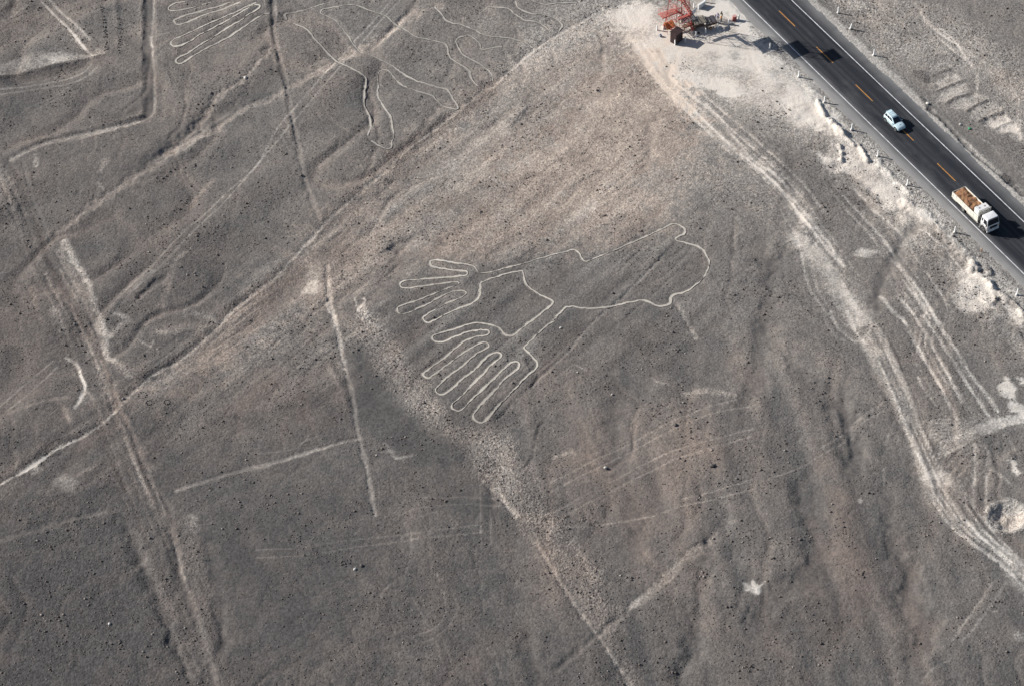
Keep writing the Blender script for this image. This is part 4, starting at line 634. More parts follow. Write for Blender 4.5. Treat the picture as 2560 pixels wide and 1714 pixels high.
POLYS = [
 ([(22.89,77.27),(29.89,58.26),(31.75,43.81),(28.02,31.32),(16.35,22.7),(-3.03,21.59),(-14.74,16.2),(-27.54,9.06),(-35.42,3.76),(-45.65,-4.07),(-55.01,-10.83),(-57.19,-8.07),(-47.37,2.43),(-38.56,13.88),(-28.05,28.29),(-14.85,44.96),(2.16,65.34)],0.28,0.45,0.15,7,0,None),
 ([(25.86,64.17),(29.43,51.57),(24.47,42.01),(13.45,35.12),(2.84,34.58),(1.55,39.9),(10.41,48.09),(18.23,59.97)],0.1,0.8,0,6,0,None),
 ([(-31.59,9.25),(-22.77,6.95),(-23.21,-5.05),(-30.97,-9.2),(-43.66,-15.69),(-51.24,-17.96),(-49.31,-8.41),(-40.69,2.13)],0.12,0.15,0.1,4,0,None),
 ([(-11.3,23.97),(16.97,34.96),(27.66,26.21),(23.12,20.39),(2.44,19.36),(-7.89,17.85)],0.12,0.3,0,3,0,None),
 ([(19.23,79.87),(26.96,81.91),(41.39,81.18),(45.48,67.84),(50.46,58.39),(53.99,50.38),(52.07,46.09),(46.67,49.64),(39.84,54.4),(30.05,60.53),(24.52,66.55),(20.37,72.63)],0.52,0,-0.5,3.2,0,None),
 ([(30.47,69.18),(37.52,69.7),(45.65,66.67),(50.51,59.74),(52.58,53.3),(53.8,46.8),(50.55,46.96),(45.88,54.67),(40.99,61.27),(34.32,64.62)],0.3,0.02,-0.3,2.2,0,None),
 ([(35.39,60.48),(40.02,58.12),(39.07,55),(35.74,56.22)],0.35,0,-0.3,0.8,0,None),
 ([(26.57,74.02),(35.26,76.95),(37.91,74.57),(42.13,74.36),(43.8,69.39),(37.45,68.83),(29.71,68.34)],0.25,0.1,-0.5,1,0,None),
 ([(34.01,79.27),(39.88,81.26),(41.87,81.15),(44.94,74.22),(42.07,73.69),(38.09,76.81),(35.18,75.83)],0.3,-0.1,-0.9,0.6,0,None),
 ([(23.43,68.65),(27.17,72.43),(29.77,69.21),(30.16,64.83),(27.89,61.92),(25.19,63.13)],0.32,0,-0.3,2.4,0,None),
 ([(16.49,78.8),(19.56,79.55),(23.4,80.27),(26.14,78.31),(24.94,74.18),(20.34,76.2)],0.25,0,-0.2,1.2,0,None),
 ([(22.83,70.14),(27.19,65.26),(29.5,58.28),(36.45,44.13),(36.18,40.91),(29.11,52.69),(25.06,60.77)],0.25,0,-0.1,1,0,None),
 ([(29.44,62.84),(37.67,59.01),(37.35,55.08),(33.17,58.38),(29.57,59.41)],0.35,0,-0.2,0.8,0,None),
 ([(28.74,62.88),(41.69,58.82),(53.74,48.2),(63.03,30.71),(66.24,18.41),(61.46,18.63),(56.06,31.04),(48.54,39.8),(39.27,47.8),(31.84,54.79)],0.22,0.05,0,3.5,0,None),
 ([(31.04,43.85),(38.89,43.47),(44.89,31.56),(47.11,19.29),(53.05,5.46),(54.37,-0.22),(50.62,1.81),(45.15,13.49),(40.41,28.68)],0.1,0.05,0,2.5,0,None),
 ([(50.1,41.04),(53.83,39.26),(58.83,37.97),(60.57,36.3),(62,33.61),(63.7,30.41),(63.39,28.11),(61.31,28.2),(58.28,31.96),(55.99,34.94),(53.09,35.86),(51.03,38.07)],0.6,0.02,-0.3,0.7,0,None),
 ([(58.2,32.74),(61.42,31.81),(63.36,27.85),(64.62,24.23),(62.7,22.81),(60.22,26.47)],0.3,0.05,-0.2,0.9,0,None),
 ([(54.39,52.14),(56.94,44.82),(60.23,37.63),(60.71,37.21),(56.67,36.81),(52.97,39.37)],0.45,0.02,-0.2,0.7,0,None),
 ([(52.82,37.98),(56.67,36.81),(57.54,35.19),(54.56,35.72),(52.45,34.64)],0.15,0.05,0.3,0.7,0,None),
 ([(69.94,13.03),(71.78,11.68),(74.56,9.92),(74.48,6.16),(73.9,4.06),(70.9,3.31),(68.46,3.77),(68.22,5.55),(69.11,9.99)],0.65,0.05,-0.2,0.6,0,None),
 ([(74.62,7.05),(76.72,4.46),(78.09,1.93),(77.72,-0.34),(75.79,2.56)],0.6,0.03,-0.3,0.5,0,None),
 ([(54.72,18.18),(56.57,17.85),(57.53,17.31),(55.65,15.92),(54.18,16.48)],0.6,0,-0.3,0.5,0,None),
 ([(57.85,46.81),(64.39,34.86),(70.62,22.98),(67.39,23.13),(63.65,29.25),(60.18,37.23)],0.22,-0.3,0.5,0.5,0,None),
 ([(66.52,26.26),(71.34,19.06),(78.81,6.32),(78.46,4.21),(73.91,10.67),(72.48,13.83),(67.94,22.4)],0.2,-0.3,0.6,0.5,0,None),
 ([(52.59,-2.09),(55.57,1.95),(57.19,-3.67),(58.36,-9.83),(59.14,-14.96),(59.39,-19.12),(60.46,-24.09),(62.36,-30.79),(58.46,-30.63),(57.48,-25.02),(56.65,-19.21),(55.42,-13.7),(54.2,-7.85)],0.4,0,-0.3,0.5,0,'vehicle_track'),
 ([(58.28,-28.49),(62.66,-28.68),(64.47,-34.53),(65.59,-37.41),(66.72,-40.07),(71.1,-46.17),(70.15,-51.91),(67.23,-46.6),(65.08,-43.77),(62.66,-41.49),(60.11,-37.79),(58.67,-33.67)],0.38,0,-0.2,0.7,0,'vehicle_track'),
 ([(60.4,-18.73),(66.11,-18.1),(71.03,-17.45),(75.89,-17.22),(75.43,-20.02),(70.56,-20.46),(65.48,-22.38),(61.5,-23.49),(59.96,-21.94)],0.18,0,0,0.7,0,None),
 ([(73.3,-10.26),(74.54,-11.65),(74.58,-13.43),(73.53,-14.93),(74.54,-15.63),(75.36,-16.54),(75.15,-17.84),(72.7,-17.08),(72.88,-14.9),(71.66,-12.42)],0.8,0.05,-0.6,0.35,0,None),
 ([(75.2,-10.57),(76.37,-10.39),(76.01,-12.6),(75.15,-11.9)],0.75,0.05,-0.6,0.35,0,None),
 ([(71.2,-26.45),(71.9,-26.05),(72.5,-28.18),(73.24,-29.46),(71.64,-29.6),(71.22,-28.33)],0.75,0.1,-0.4,0.3,0,None),
 ([(31.03,-47.49),(32.02,-48.69),(32.39,-47.16),(32.91,-48.18),(33.95,-47.45),(33.34,-48.74),(32.95,-49.72),(32.1,-49.08),(31.39,-48.89)],1.3,-0.1,-0.5,0.2,0,None),
 ([(66.62,-58.02),(67.45,-57.31),(68.32,-57.79),(68.07,-59.27),(67.16,-59.08)],0.4,-0.1,0,0.4,0,None),
 ([(48.54,-33.66),(48.85,-32.96),(49.25,-33.18),(48.83,-33.77)],0.8,0,-0.5,0.15,0,None),
 ([(64.61,-54.03),(65.4,-53.61),(65.49,-53.84),(64.71,-54.15)],0.7,0,-0.5,0.12,0,None),
 ([(-87.05,69.17),(-85,70.81),(-82.56,72.45),(-78.88,73.15),(-75.1,72.96),(-70.33,72.13),(-68.25,72.03),(-71.17,71.15),(-76.64,69.67),(-81.17,68.3),(-86.76,66.69)],0.28,0.05,-0.1,0.4,0,None),
 ([(-79.13,71.98),(-75.8,72.41),(-73.45,71.41),(-77.06,70.13)],0.3,0,-0.3,0.8,0,None),
 ([(-70.11,73.89),(-68.57,73.52),(-68.44,72.04),(-69.92,71.82)],0.3,0.1,0,0.4,0,None),
 ([(-83.91,76.06),(-77.89,81.75),(-74,80.95),(-70.73,72.45),(-78.98,74.04)],0.1,0,0.1,2,0,None),
 ([(-86.71,66.26),(-81.15,68.15),(-76.63,69.52),(-71.16,71),(-68.24,71.88),(-68.44,69.99),(-72.79,68.46),(-79.98,65.93),(-86.46,64.24)],-0.15,0,0.1,0.5,0,None),
 ([(-32.22,12.49),(-31.13,15.35),(-29.78,15.77),(-29.77,12.62),(-30.85,12.07)],0.6,0,-0.5,0.7,0,None),
 ([(-31.78,19.54),(-29.7,18.95),(-29.27,15.99),(-30.97,15.58)],0.25,0,-0.2,1,0,None),
 ([(-5.18,78.99),(-0.89,83.33),(-1.06,74.29),(-3.73,74.43)],0.12,-0.1,0.4,2,0,None),
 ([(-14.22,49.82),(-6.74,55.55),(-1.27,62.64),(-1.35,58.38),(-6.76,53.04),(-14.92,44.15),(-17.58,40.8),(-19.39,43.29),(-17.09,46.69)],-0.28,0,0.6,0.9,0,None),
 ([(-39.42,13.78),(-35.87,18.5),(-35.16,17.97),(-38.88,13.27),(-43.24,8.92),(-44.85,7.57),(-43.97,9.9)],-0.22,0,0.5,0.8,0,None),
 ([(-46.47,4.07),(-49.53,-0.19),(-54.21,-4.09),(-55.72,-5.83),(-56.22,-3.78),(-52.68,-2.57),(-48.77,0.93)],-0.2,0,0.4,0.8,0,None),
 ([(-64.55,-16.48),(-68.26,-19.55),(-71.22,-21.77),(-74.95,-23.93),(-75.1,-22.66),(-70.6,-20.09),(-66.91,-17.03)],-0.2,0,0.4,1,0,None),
 ([(-23.98,7.82),(-22.51,10.37),(-19.89,4.57),(-18.54,2.88),(-15.5,-3.02),(-13.02,-7.65),(-11.72,-11.05),(-10.59,-13.66),(-15.77,-13.44),(-19.59,-6.24),(-22.15,-0.44),(-23.76,5.45)],0.25,0.25,0.8,1.6,0,None),
 ([(-23.81,8.05),(-22.5,9.9),(-19.89,4.34),(-20.04,2.94),(-23.11,6.6)],0.3,0.1,0.5,0.6,0,None),
 ([(-15.57,-12.07),(-11.02,-11.38),(-9.1,-15.42),(-5.89,-17.3),(-0.43,-19.04),(-0.75,-33.07),(-2.14,-30.96),(-4.44,-27.34),(-6.77,-23.68),(-7.06,-20.9),(-10.72,-18.6),(-13.94,-15.65)],0.25,0.25,0.8,1.6,0,None),
 ([(-3.74,-18.85),(-0.4,-20.28),(2.64,-25.71),(3.33,-28.87),(4.77,-33.05),(5.66,-34.43),(-0.26,-34.18),(-3.88,-27.53)],0.2,0.25,0.8,1.7,0,None),
 ([(0.06,-34.05),(3.95,-34.21),(4.94,-37.28),(8.33,-41.41),(12,-44.89),(11.83,-48.37),(14.7,-51.36),(13.05,-54.13),(13.55,-58.81),(15.7,-65.27),(15.68,-68.12),(13.79,-68.05),(13.68,-64.58),(12.02,-59.67),(10.82,-56.85),(7.78,-51.08),(5.39,-46.18),(1.95,-38.76)],0.2,0.25,0.8,1.7,0,None),
 ([(2.49,-36.17),(6.25,-35.32),(10.52,-43.86),(11.6,-46.82),(10.37,-47.16),(7.58,-40.98)],0.2,0.15,0.6,1,0,None),
 ([(-26.17,0.89),(-23,0.76),(-19.57,-7.37),(-16.26,-13.41),(-23.07,-13.12),(-24.87,-4.88)],-0.12,-0.2,-0.5,1.5,0,None),
 ([(-23.39,-10.85),(-17.2,-11.12),(-13.94,-16.73),(-7.54,-21.95),(-9.16,-24.84),(-15.52,-22.04),(-21.97,-17.47)],-0.1,-0.2,-0.3,1.5,0,None),
 ([(-11.54,-24.74),(-6.04,-28.73),(-2.17,-31.99),(-6.11,-34.88),(-12.33,-30.54)],-0.1,-0.1,-0.6,2,0,None),
 ([(71.64,57.63),(76.44,60.38),(77.1,58.32),(72.45,55.58)],0.4,0.08,-0.1,0.85,-0.1,None),
 ([(71.6,53.42),(72.38,55.06),(77.27,57.57),(77.24,54.61),(73.22,52.29),(71.73,52.36)],0.4,0.08,-0.1,0.85,-0.1,None),
 ([(73.61,51.23),(79.04,54.73),(79.99,52.9),(76.18,50.17)],0.4,0.08,-0.1,0.85,-0.1,None),
 ([(76.22,48.62),(80.05,52.38),(82.19,51.23),(82.36,49.77),(77.95,47.51)],0.4,0.08,-0.1,0.85,-0.1,None),
 ([(78.44,46.25),(82.47,48.73),(85.39,46.53),(85.06,44.5),(80.49,44.72)],0.4,0.08,-0.1,0.85,-0.1,None),
 ([(78.86,47.24),(82.97,49.31),(83.62,47.42),(80.48,45.52)],0.4,0.08,-0.1,0.85,-0.1,None),
 ([(80.82,45.1),(83.55,47.01),(85.09,44.69),(84.63,41.87),(82.4,44)],0.4,0.08,-0.1,0.85,-0.1,None),
 ([(57.52,80.36),(65.46,79.96),(66.25,77.19),(64.96,75.9),(61.43,77.21)],0.2,0.05,0.2,2,0,None),
 ([(56.25,81.8),(70.45,81.07),(80.59,72.42),(88.91,58.91),(86.17,42.42),(78.33,57.31),(64.1,64.45),(57.52,80.36)],0.24,0.05,0.5,3,0,None),
 ([(2.16,65.34),(7.93,82.88),(25.44,81.99),(22.75,74.88)],0.25,-0.1,0.3,3,0,None),
 ([(28.9,43.95),(44.58,28.49),(43.01,19.48),(33.37,27.99),(28.23,34.43)],0.1,0.05,0.2,3,0,None),
 ([(81.65,60.99),(85.59,59.72),(86.57,53.74),(85.73,48.57),(83.29,53.9)],0.12,0.3,0.2,1.5,0,None),
 ([(-44.33,-25.89),(-25.28,-28.35),(-22.48,-42.98),(-25.83,-55.09),(-37.66,-57.6),(-42.12,-42.19)],-0.06,-0.2,-0.3,4,0,None),
 ([(43.45,-33.69),(48.51,-33.08),(47.49,-51.99),(41.87,-59.26),(38.19,-54.64)],-0.05,0.3,-0.2,3,0,None),
 ([(51.74,-42.08),(55.57,-50.02),(55.23,-61.26),(51.59,-57.42)],0,0.2,-0.2,3,0,None),
 ([(7.95,-16.16),(28.38,-18.77),(23.27,-36.91),(9.17,-33.08)],0.02,0.25,-0.1,4,0,None),
 ([(-71.38,-33),(-57.81,-31.12),(-48.95,-49.65),(-52.77,-61.98),(-70.54,-61.29)],-0.08,-0.2,0.2,5,0,None),
 ([(-55.51,-32.36),(-53.58,-33.05),(-51.26,-38.97),(-49.66,-43.95),(-48.46,-47.87),(-47.16,-53.61),(-44.27,-61.11),(-45.76,-61.06),(-48.06,-53.58),(-50.56,-46.24),(-52.81,-40.89)],0.18,0.2,0.3,1.6,0,None),
 ([(-47.67,-32.68),(-45.83,-32.15),(-45.41,-36.21),(-43.65,-42.24),(-42.57,-45.02),(-42.69,-48.1),(-43.26,-51.13),(-44.82,-48.02),(-46.73,-42.12),(-47.99,-37.11)],0.2,0.15,0.4,1.5,0,None),
 ([(-46.77,-32.11),(-45.59,-32.16),(-45.6,-35.8),(-46.57,-35.16)],0.25,0.05,0.2,0.4,0,None),
 ([(-43.68,-44.2),(-42.48,-45.22),(-42.71,-47.72),(-43.58,-48.45)],0.22,0.05,0.2,0.4,0,None),
 ([(-84.22,45.47),(-81.98,44.83),(-78.83,35.96),(-78.17,26.96),(-80.51,32.16),(-83.42,38.79)],0.14,0,0.3,1.5,0,None),
]
GULLIES = [
 ([(52.15,-33.4),(52.55,-36.47),(53.06,-38.51),(53.45,-41.51),(53.82,-44.49),(54.2,-47.43),(54.32,-49.94),(54.69,-52.81),(55.28,-54.56),(55.55,-56.08),(55.11,-57.56),(54.39,-59.32),(53.5,-61.5),(52.86,-63.67),(51.66,-66.52)],1.9,0.55,0.4),
 ([(42.96,-28.89),(42.63,-31.98),(42.2,-36.04),(41.93,-40.05),(41.36,-43.98),(40.29,-46.86),(37.32,-49.25),(34.99,-51.45),(34.04,-55.19),(32.95,-58.87)],2.2,0.35,0.4),
 ([(15.6,-7.81),(15.25,-14.45),(14.65,-19.85),(15.04,-24.76),(16.46,-30.46),(16.99,-34.9),(16.1,-39.74),(16.32,-46.62),(16.25,-50.47)],1.6,0.22,0.4),
 ([(28.55,-38.25),(27.01,-40.19),(25.79,-44.09),(24.89,-47.94),(24.61,-51.76),(24.32,-53.64),(23.66,-56.42),(23.31,-59.19),(22.15,-60.98),(21.11,-63.13),(19.79,-65.43)],1.2,0.42,0.2),
 ([(47.26,41.18),(46.38,35.91),(45.33,30.75),(44.39,25.68),(44.11,21.91),(43.23,18.22),(42.02,14.59),(40.83,11),(39.71,6.27),(38.51,2.42),(36.93,-5.87),(35.39,-12.08),(33,-17.24)],1.5,0.34,0.4),
 ([(35.13,28.14),(38.51,26.97),(39.97,23.86),(40.21,20.84),(39.87,17.13),(40.21,13.45)],1.2,0.22,0.4),
 ([(39.83,4.76),(39.67,1.26),(40,-2.22),(41.71,-5.04),(43.35,-8.28),(42.75,-10.94)],1.4,0.3,0.4),
 ([(49.43,-9.44),(49.12,-14.97),(49.19,-17.16),(48.98,-20.4),(49.12,-24.67),(48.44,-27.79)],1.3,0.34,0.4),
 ([(65.38,23.44),(62.81,21.05),(60.96,17.4),(59.05,13.08),(57.25,9.54),(55.52,5.09)],1,0.35,1),
 ([(55.66,32.08),(57.75,27.6),(59.84,23.44),(62.49,21.19)],0.9,0.25,1),
 ([(-56.41,-32.73),(-54.36,-36.85),(-52.76,-41.48),(-50.56,-46.24),(-49.02,-50.71),(-47.91,-53.58),(-45.73,-59.23),(-44.45,-62.92)],0.8,0.42,0.2),
 ([(-49.38,-35.04),(-48.51,-38.49),(-47.57,-43.26)],0.6,0.3,0.4),
 ([(-44.48,-36.25),(-43.28,-40.68),(-42.34,-45.03),(-41.57,-49.1),(-41,-53.86),(-40.28,-58.53)],0.9,0.3,0.4),
 ([(-41.75,60.35),(-45.99,56.34),(-50.37,53.21),(-53.68,48.44),(-57.85,43.78),(-60.2,39.63)],1.5,0.3,0.4),
 ([(2.55,-64.14),(0.93,-59.23),(0.88,-55.52),(0.78,-53.64)],1,0.3,0.4),
 ([(-71.3,72.48),(-64.9,76.89),(-58.54,62.59),(-66.55,52.89)],1,0.1,0.4),
 ([(-0.01,51.89),(2.13,50.41),(4.78,54.43),(5.62,58.04)],1,0.2,0.4),
 ([(10.9,52.19),(14.68,55.35),(17.59,58.86),(20.59,63.28)],1.4,0.25,0.4),
 ([(14.78,65.87),(17.13,68.38),(20.12,72.05)],1.2,0.25,0.4),
 ([(23.21,39.4),(23.98,46.08),(23.95,51.56)],1,0.25,0.4),
 ([(-20.99,20.59),(-19.7,21.09),(-17.13,22.27),(-15.45,23.89),(-14.16,25.53)],0.9,0.35,0.4),
 ([(-19.59,12.27),(-18.35,14.94),(-16.45,18.34),(-14.53,20.85),(-11.94,22.97)],1.6,0.3,0.4),
 ([(45.93,-10.76),(49.01,-17.93),(48.46,-28.12)],1.2,0.3,0.4),
]
RIDGES = [
 ([(-77.74,-26.26),(-75.57,-24.58),(-74.4,-23.68),(-72.63,-22.49),(-70.6,-20.67),(-68.87,-18.93),(-67.39,-17.7),(-65.27,-16.39),(-63.01,-14.64),(-61.4,-12.85),(-59.96,-10.71),(-58.97,-8.98),(-57.22,-6.38),(-56.03,-4.85),(-54.35,-3.11),(-51.85,-1.17),(-49.98,0.59),(-47.99,3.28),(-46.29,5.54),(-44.93,7.88),(-43.68,9.72),(-41.77,11.91),(-39.84,14.11),(-37.89,16.21),(-36.27,18.34),(-35.32,20.27),(-33.85,22.44),(-32.2,24.87),(-28.71,30.29),(-20.32,40.58),(-19.27,42.56),(-17.33,45.42),(-15.36,47.77),(-13.02,50.12),(-10.29,53.3),(-7.72,56.24),(-5.68,58.67),(-3.99,60.86),(-2.84,61.37),(-0.95,63.85),(1.35,66.91),(3.65,69.72),(5.97,72.1),(8.68,74.49),(11.01,76.31),(12.96,77.86),(14.93,79.57),(16.9,80.99)],1.2,0.2),
 ([(-63.01,87.72),(-61.73,71.41),(-60.5,57.04),(-60.74,55.38)],0.5,0.3),
 ([(-60.74,55.38),(-65.86,53.41),(-71.15,51.6),(-76.41,49.8),(-79.83,48.06)],0.5,0.28),
 ([(-67.64,86.72),(-66.83,80.59),(-66.12,74.58)],0.5,0.2),
 ([(-86.72,66.4),(-80.24,68.4),(-72.99,70.57),(-68.25,72.03)],0.5,0.3),
 ([(-40.96,85.36),(-40.08,76.25),(-37.13,61.54),(-35.16,48.37)],0.5,0.2),
 ([(2.03,59.63),(5.63,57.19),(1.11,51.84)],1.5,0.3),
 ([(-27.74,-2.48),(-25.97,-7.09),(-24.72,-11.6)],0.4,0.2),
 ([(1.64,-3.35),(2.38,-6.1)],0.3,0.15),
 ([(70.35,-26.83),(71.62,-25.83)],0.6,0.5),
]

# ------------------------------------------------------------------ height field and surface attributes
GS = 0.23
X0, X1, Y0, Y1 = -106.0, 106.0, -82.0, 104.0
xs = np.arange(X0, X1 + 1e-6, GS); ys = np.arange(Y0, Y1 + 1e-6, GS)
NX, NY = len(xs), len(ys)
GX, GY = np.meshgrid(xs, ys)                      # (NY, NX)
rng = np.random.default_rng(7)

def vnoise(px, py, scale, seed):
    r = np.random.default_rng(seed).random((256, 256)).astype(np.float32)
    u = px/scale + 1000; v = py/scale + 1000
    i = np.floor(u).astype(np.int64); j = np.floor(v).astype(np.int64); fu = u-i; fv = v-j
    fu = fu*fu*(3-2*fu); fv = fv*fv*(3-2*fv); i &= 255; j &= 255; i2 = (i+1) & 255; j2 = (j+1) & 255
    return (r[j, i]*(1-fu)+r[j, i2]*fu)*(1-fv) + (r[j2, i]*(1-fu)+r[j2, i2]*fu)*fv - 0.5

def sstep(a, b, x):
    t = np.clip((x-a)/(b-a), 0, 1); return t*t*(3-2*t)

def smooth_poly(pts, step=0.6, closed=False):
    p = np.array(pts, float)
    if closed and np.allclose(p[0], p[-1]): p = p[:-1]
    n = len(p)
    if n < 3 and not closed: return p
    out = []
    rngi = range(n if closed else n-1)
    for i in rngi:
        if closed: a, b, c, d = p[i-1], p[i], p[(i+1) % n], p[(i+2) % n]
        else: a, b, c, d = p[max(i-1, 0)], p[i], p[i+1], p[min(i+2, n-1)]
        k = max(1, int(np.hypot(*(c-b))/step))
        for t in np.arange(k)/k:
            out.append(0.5*((2*b)+(c-a)*t+(2*a-5*b+4*c-d)*t*t+(3*b-a-3*c+d)*t**3))
    if not closed: out.append(p[-1])
    return np.array(out)

def window(x0, x1, y0, y1):
    i0 = max(0, int((x0-X0)/GS)); i1 = min(NX, int((x1-X0)/GS)+2); j0 = max(0, int((y0-Y0)/GS)); j1 = min(NY, int((y1-Y0)/GS)+2)
    return i0, max(i0, i1), j0, max(j0, j1)

def poly_dist(p, rad, closed=False):
    """distance to a polyline inside a window; returns slices and distances (inf beyond rad)"""
    i0, i1, j0, j1 = window(p[:, 0].min()-rad, p[:, 0].max()+rad, p[:, 1].min()-rad, p[:, 1].max()+rad)
    D = np.full((j1-j0, i1-i0), 1e9, np.float32)
    q = np.vstack([p, p[:1]]) if closed else p
    for a, b in zip(q[:-1], q[1:]):
        k0, k1, l0, l1 = window(min(a[0], b[0])-rad, max(a[0], b[0])+rad, min(a[1], b[1])-rad, max(a[1], b[1])+rad)
        if k1 <= k0 or l1 <= l0: continue
        x = xs[k0:k1][None, :]; y = ys[l0:l1][:, None]; d = b-a; L2 = d@d + 1e-9
        t = np.clip(((x-a[0])*d[0]+(y-a[1])*d[1])/L2, 0, 1)
        dd = np.sqrt((x-a[0]-t*d[0])**2+(y-a[1]-t*d[1])**2)
        s = D[l0-j0:l1-j0, k0-i0:k1-i0]; np.minimum(s, dd, out=s)
    return (slice(j0, j1), slice(i0, i1)), D

def inside(p, sl):
    x = GX[sl]; y = GY[sl]; c = np.zeros(x.shape, bool); n = len(p)
    for i in range(n):
        a, b = p[i], p[(i+1) % n]
        if a[1] == b[1]: continue
        c ^= ((a[1] > y) != (b[1] > y)) & (x < (b[0]-a[0])*(y-a[1])/(b[1]-a[1])+a[0])
    return c

H = np.zeros((NY, NX), np.float32); PALE = H.copy(); WARM = H.copy(); ROUGH = H.copy(); REG = np.zeros((NY, NX), np.int8); CLEAR = H.copy()
BB = GX*RN[0] + GY*RN[1]; AA = GX*RU[0] + GY*RU[1]           # road coordinates of every point
n1 = vnoise(GX, GY, 0.7, 11); n2 = vnoise(GX, GY, 2.2, 12); n3 = vnoise(GX, GY, 6.0, 13); n4 = vnoise(GX, GY, 0.35, 14)
brk = n1*0.9 + n2*0.8 + n4*0.5                                # ragged edges
# broad relief: rolling plain with shallow rills that run down to the south
H += vnoise(GX, GY, 34, 1)*1.0 + vnoise(GX, GY, 15, 2)*0.40 + vnoise(GX, GY, 6, 3)*0.11
ca, sa = math.cos(R(47)), math.sin(R(47))
along = GX*ca + GY*sa; across = -GX*sa + GY*ca
wedge = sstep(-30, 10, GY-0.2*GX)*sstep(48, 25, BB)*(0.12+0.88*sstep(41.5, 38.0, across))
st1 = vnoise(along/5.0, across, 1.5, 21) + 0.7*vnoise(along/5.0, across, 3.4, 22)
H += st1*0.15*wedge; PALE += st1*0.26*wedge; WARM += vnoise(along/4, across, 2.6, 24)*0.5*wedge
south = sstep(12, -14, GY)*sstep(-30, 5, GX)
fs_ = 1-np.abs(vnoise(GX+vnoise(GX, GY, 8, 95)*5, GY/2.2, 7.5, 96))*2; fs_ = np.clip((fs_-0.7)/0.3, 0, 1)*south
H -= fs_*0.10; WARM += fs_*0.25; PALE += fs_*0.03
st2 = vnoise(GX + GY*0.1, GY/5.0, 4.2, 25) + 0.6*vnoise(GX+GY*0.15, GY/4.0, 2.0, 26)
H += st2*0.33*south; WARM += st2*0.5*south; PALE += st2*0.12*south
west = sstep(5, -25, GX)*(1-wedge*0.5)
fold = (1-np.abs(vnoise(along/1.9+n3*1.5, across+vnoise(GX, GY, 8, 28)*5, 8.0, 27))*2)
west = west*(0.25+0.75*sstep(-22, 0, GY-0.45*(GX+60)))
st3 = vnoise(along/2.0, across+n3*2, 7.0, 29)
H += (st3*0.75 - np.clip((fold-0.72)/0.28, 0, 1)*0.34)*west; PALE += (st3*0.08 + np.clip((fold-0.8)/0.2, 0, 1)*0.07)*west; WARM += (st3*0.4 + np.clip((fold-0.7)/0.3, 0, 1)*0.3)*west
# branching rills washed into the slopes
wx = GX + vnoise(GX, GY, 7.0, 81)*5.0 + vnoise(GX, GY, 2.5, 82)*1.4; wy = GY + vnoise(GX, GY, 7.0, 83)*5.0 + vnoise(GX, GY, 2.5, 84)*1.4
fx = np.where(wedge > 0.5, along + vnoise(GX, GY, 7.0, 81)*5, wy)
rl1 = 1-np.abs(vnoise(wx*1.0, wy*0.38, 6.5, 85))*2; rl2 = 1-np.abs(vnoise(wx*1.0, wy*0.45, 3.0, 86))*2
q1 = np.clip((rl1-0.80)/0.20, 0, 1)**1.5; q2 = np.clip((rl2-0.82)/0.18, 0, 1)**1.5
msk = np.clip(0.5+vnoise(GX, GY, 17, 87)*1.6, 0, 1)
H -= (q1*0.13 + q2*0.06)*msk*(1-0.6*wedge); WARM += (q1*0.25+q2*0.12)*msk; PALE += (q1*0.03+q2*0.03)*msk; ROUGH -= 0.3*q1*msk
rl3 = 1-np.abs(vnoise(along/4.5 + n2*0.3, across + n2*0.4, 1.5, 88))*2; q3 = np.clip((rl3-0.72)/0.28, 0, 1)
H -= q3*0.10*wedge*np.clip(0.5+n3*2, 0, 1); PALE -= q3*0.06*wedge
rl4 = 1-np.abs(vnoise(wx, wy*0.6, 1.7, 89))*2; H -= np.clip((rl4-0.75)/0.25, 0, 1)*0.045*(1-wedge)
# churned earth thrown up along the near side of the road
ch_ = sstep(61.0, 67, BB)*(1-sstep(70.6, 71.5, BB))*sstep(-33, -25, AA+n3*6)
H += ch_*(vnoise(GX, GY, 1.5, 91)*0.26 + np.abs(vnoise(GX, GY, 0.8, 92))*0.20); CH = ch_
PALE += ch_*(0.14 + vnoise(GX, GY, 2.0, 93)*0.4); WARM += 0.1*ch_; ROUGH += 0.3*ch_
calm = sstep(6.0, 16.0, np.abs(BB-79.0)); H *= np.maximum(0.08 + 0.92*calm, CH*0.85)      # the road runs on levelled ground
twr = sstep(6, 14, np.hypot(GX-33, GY-73)); H *= 0.15 + 0.85*twr

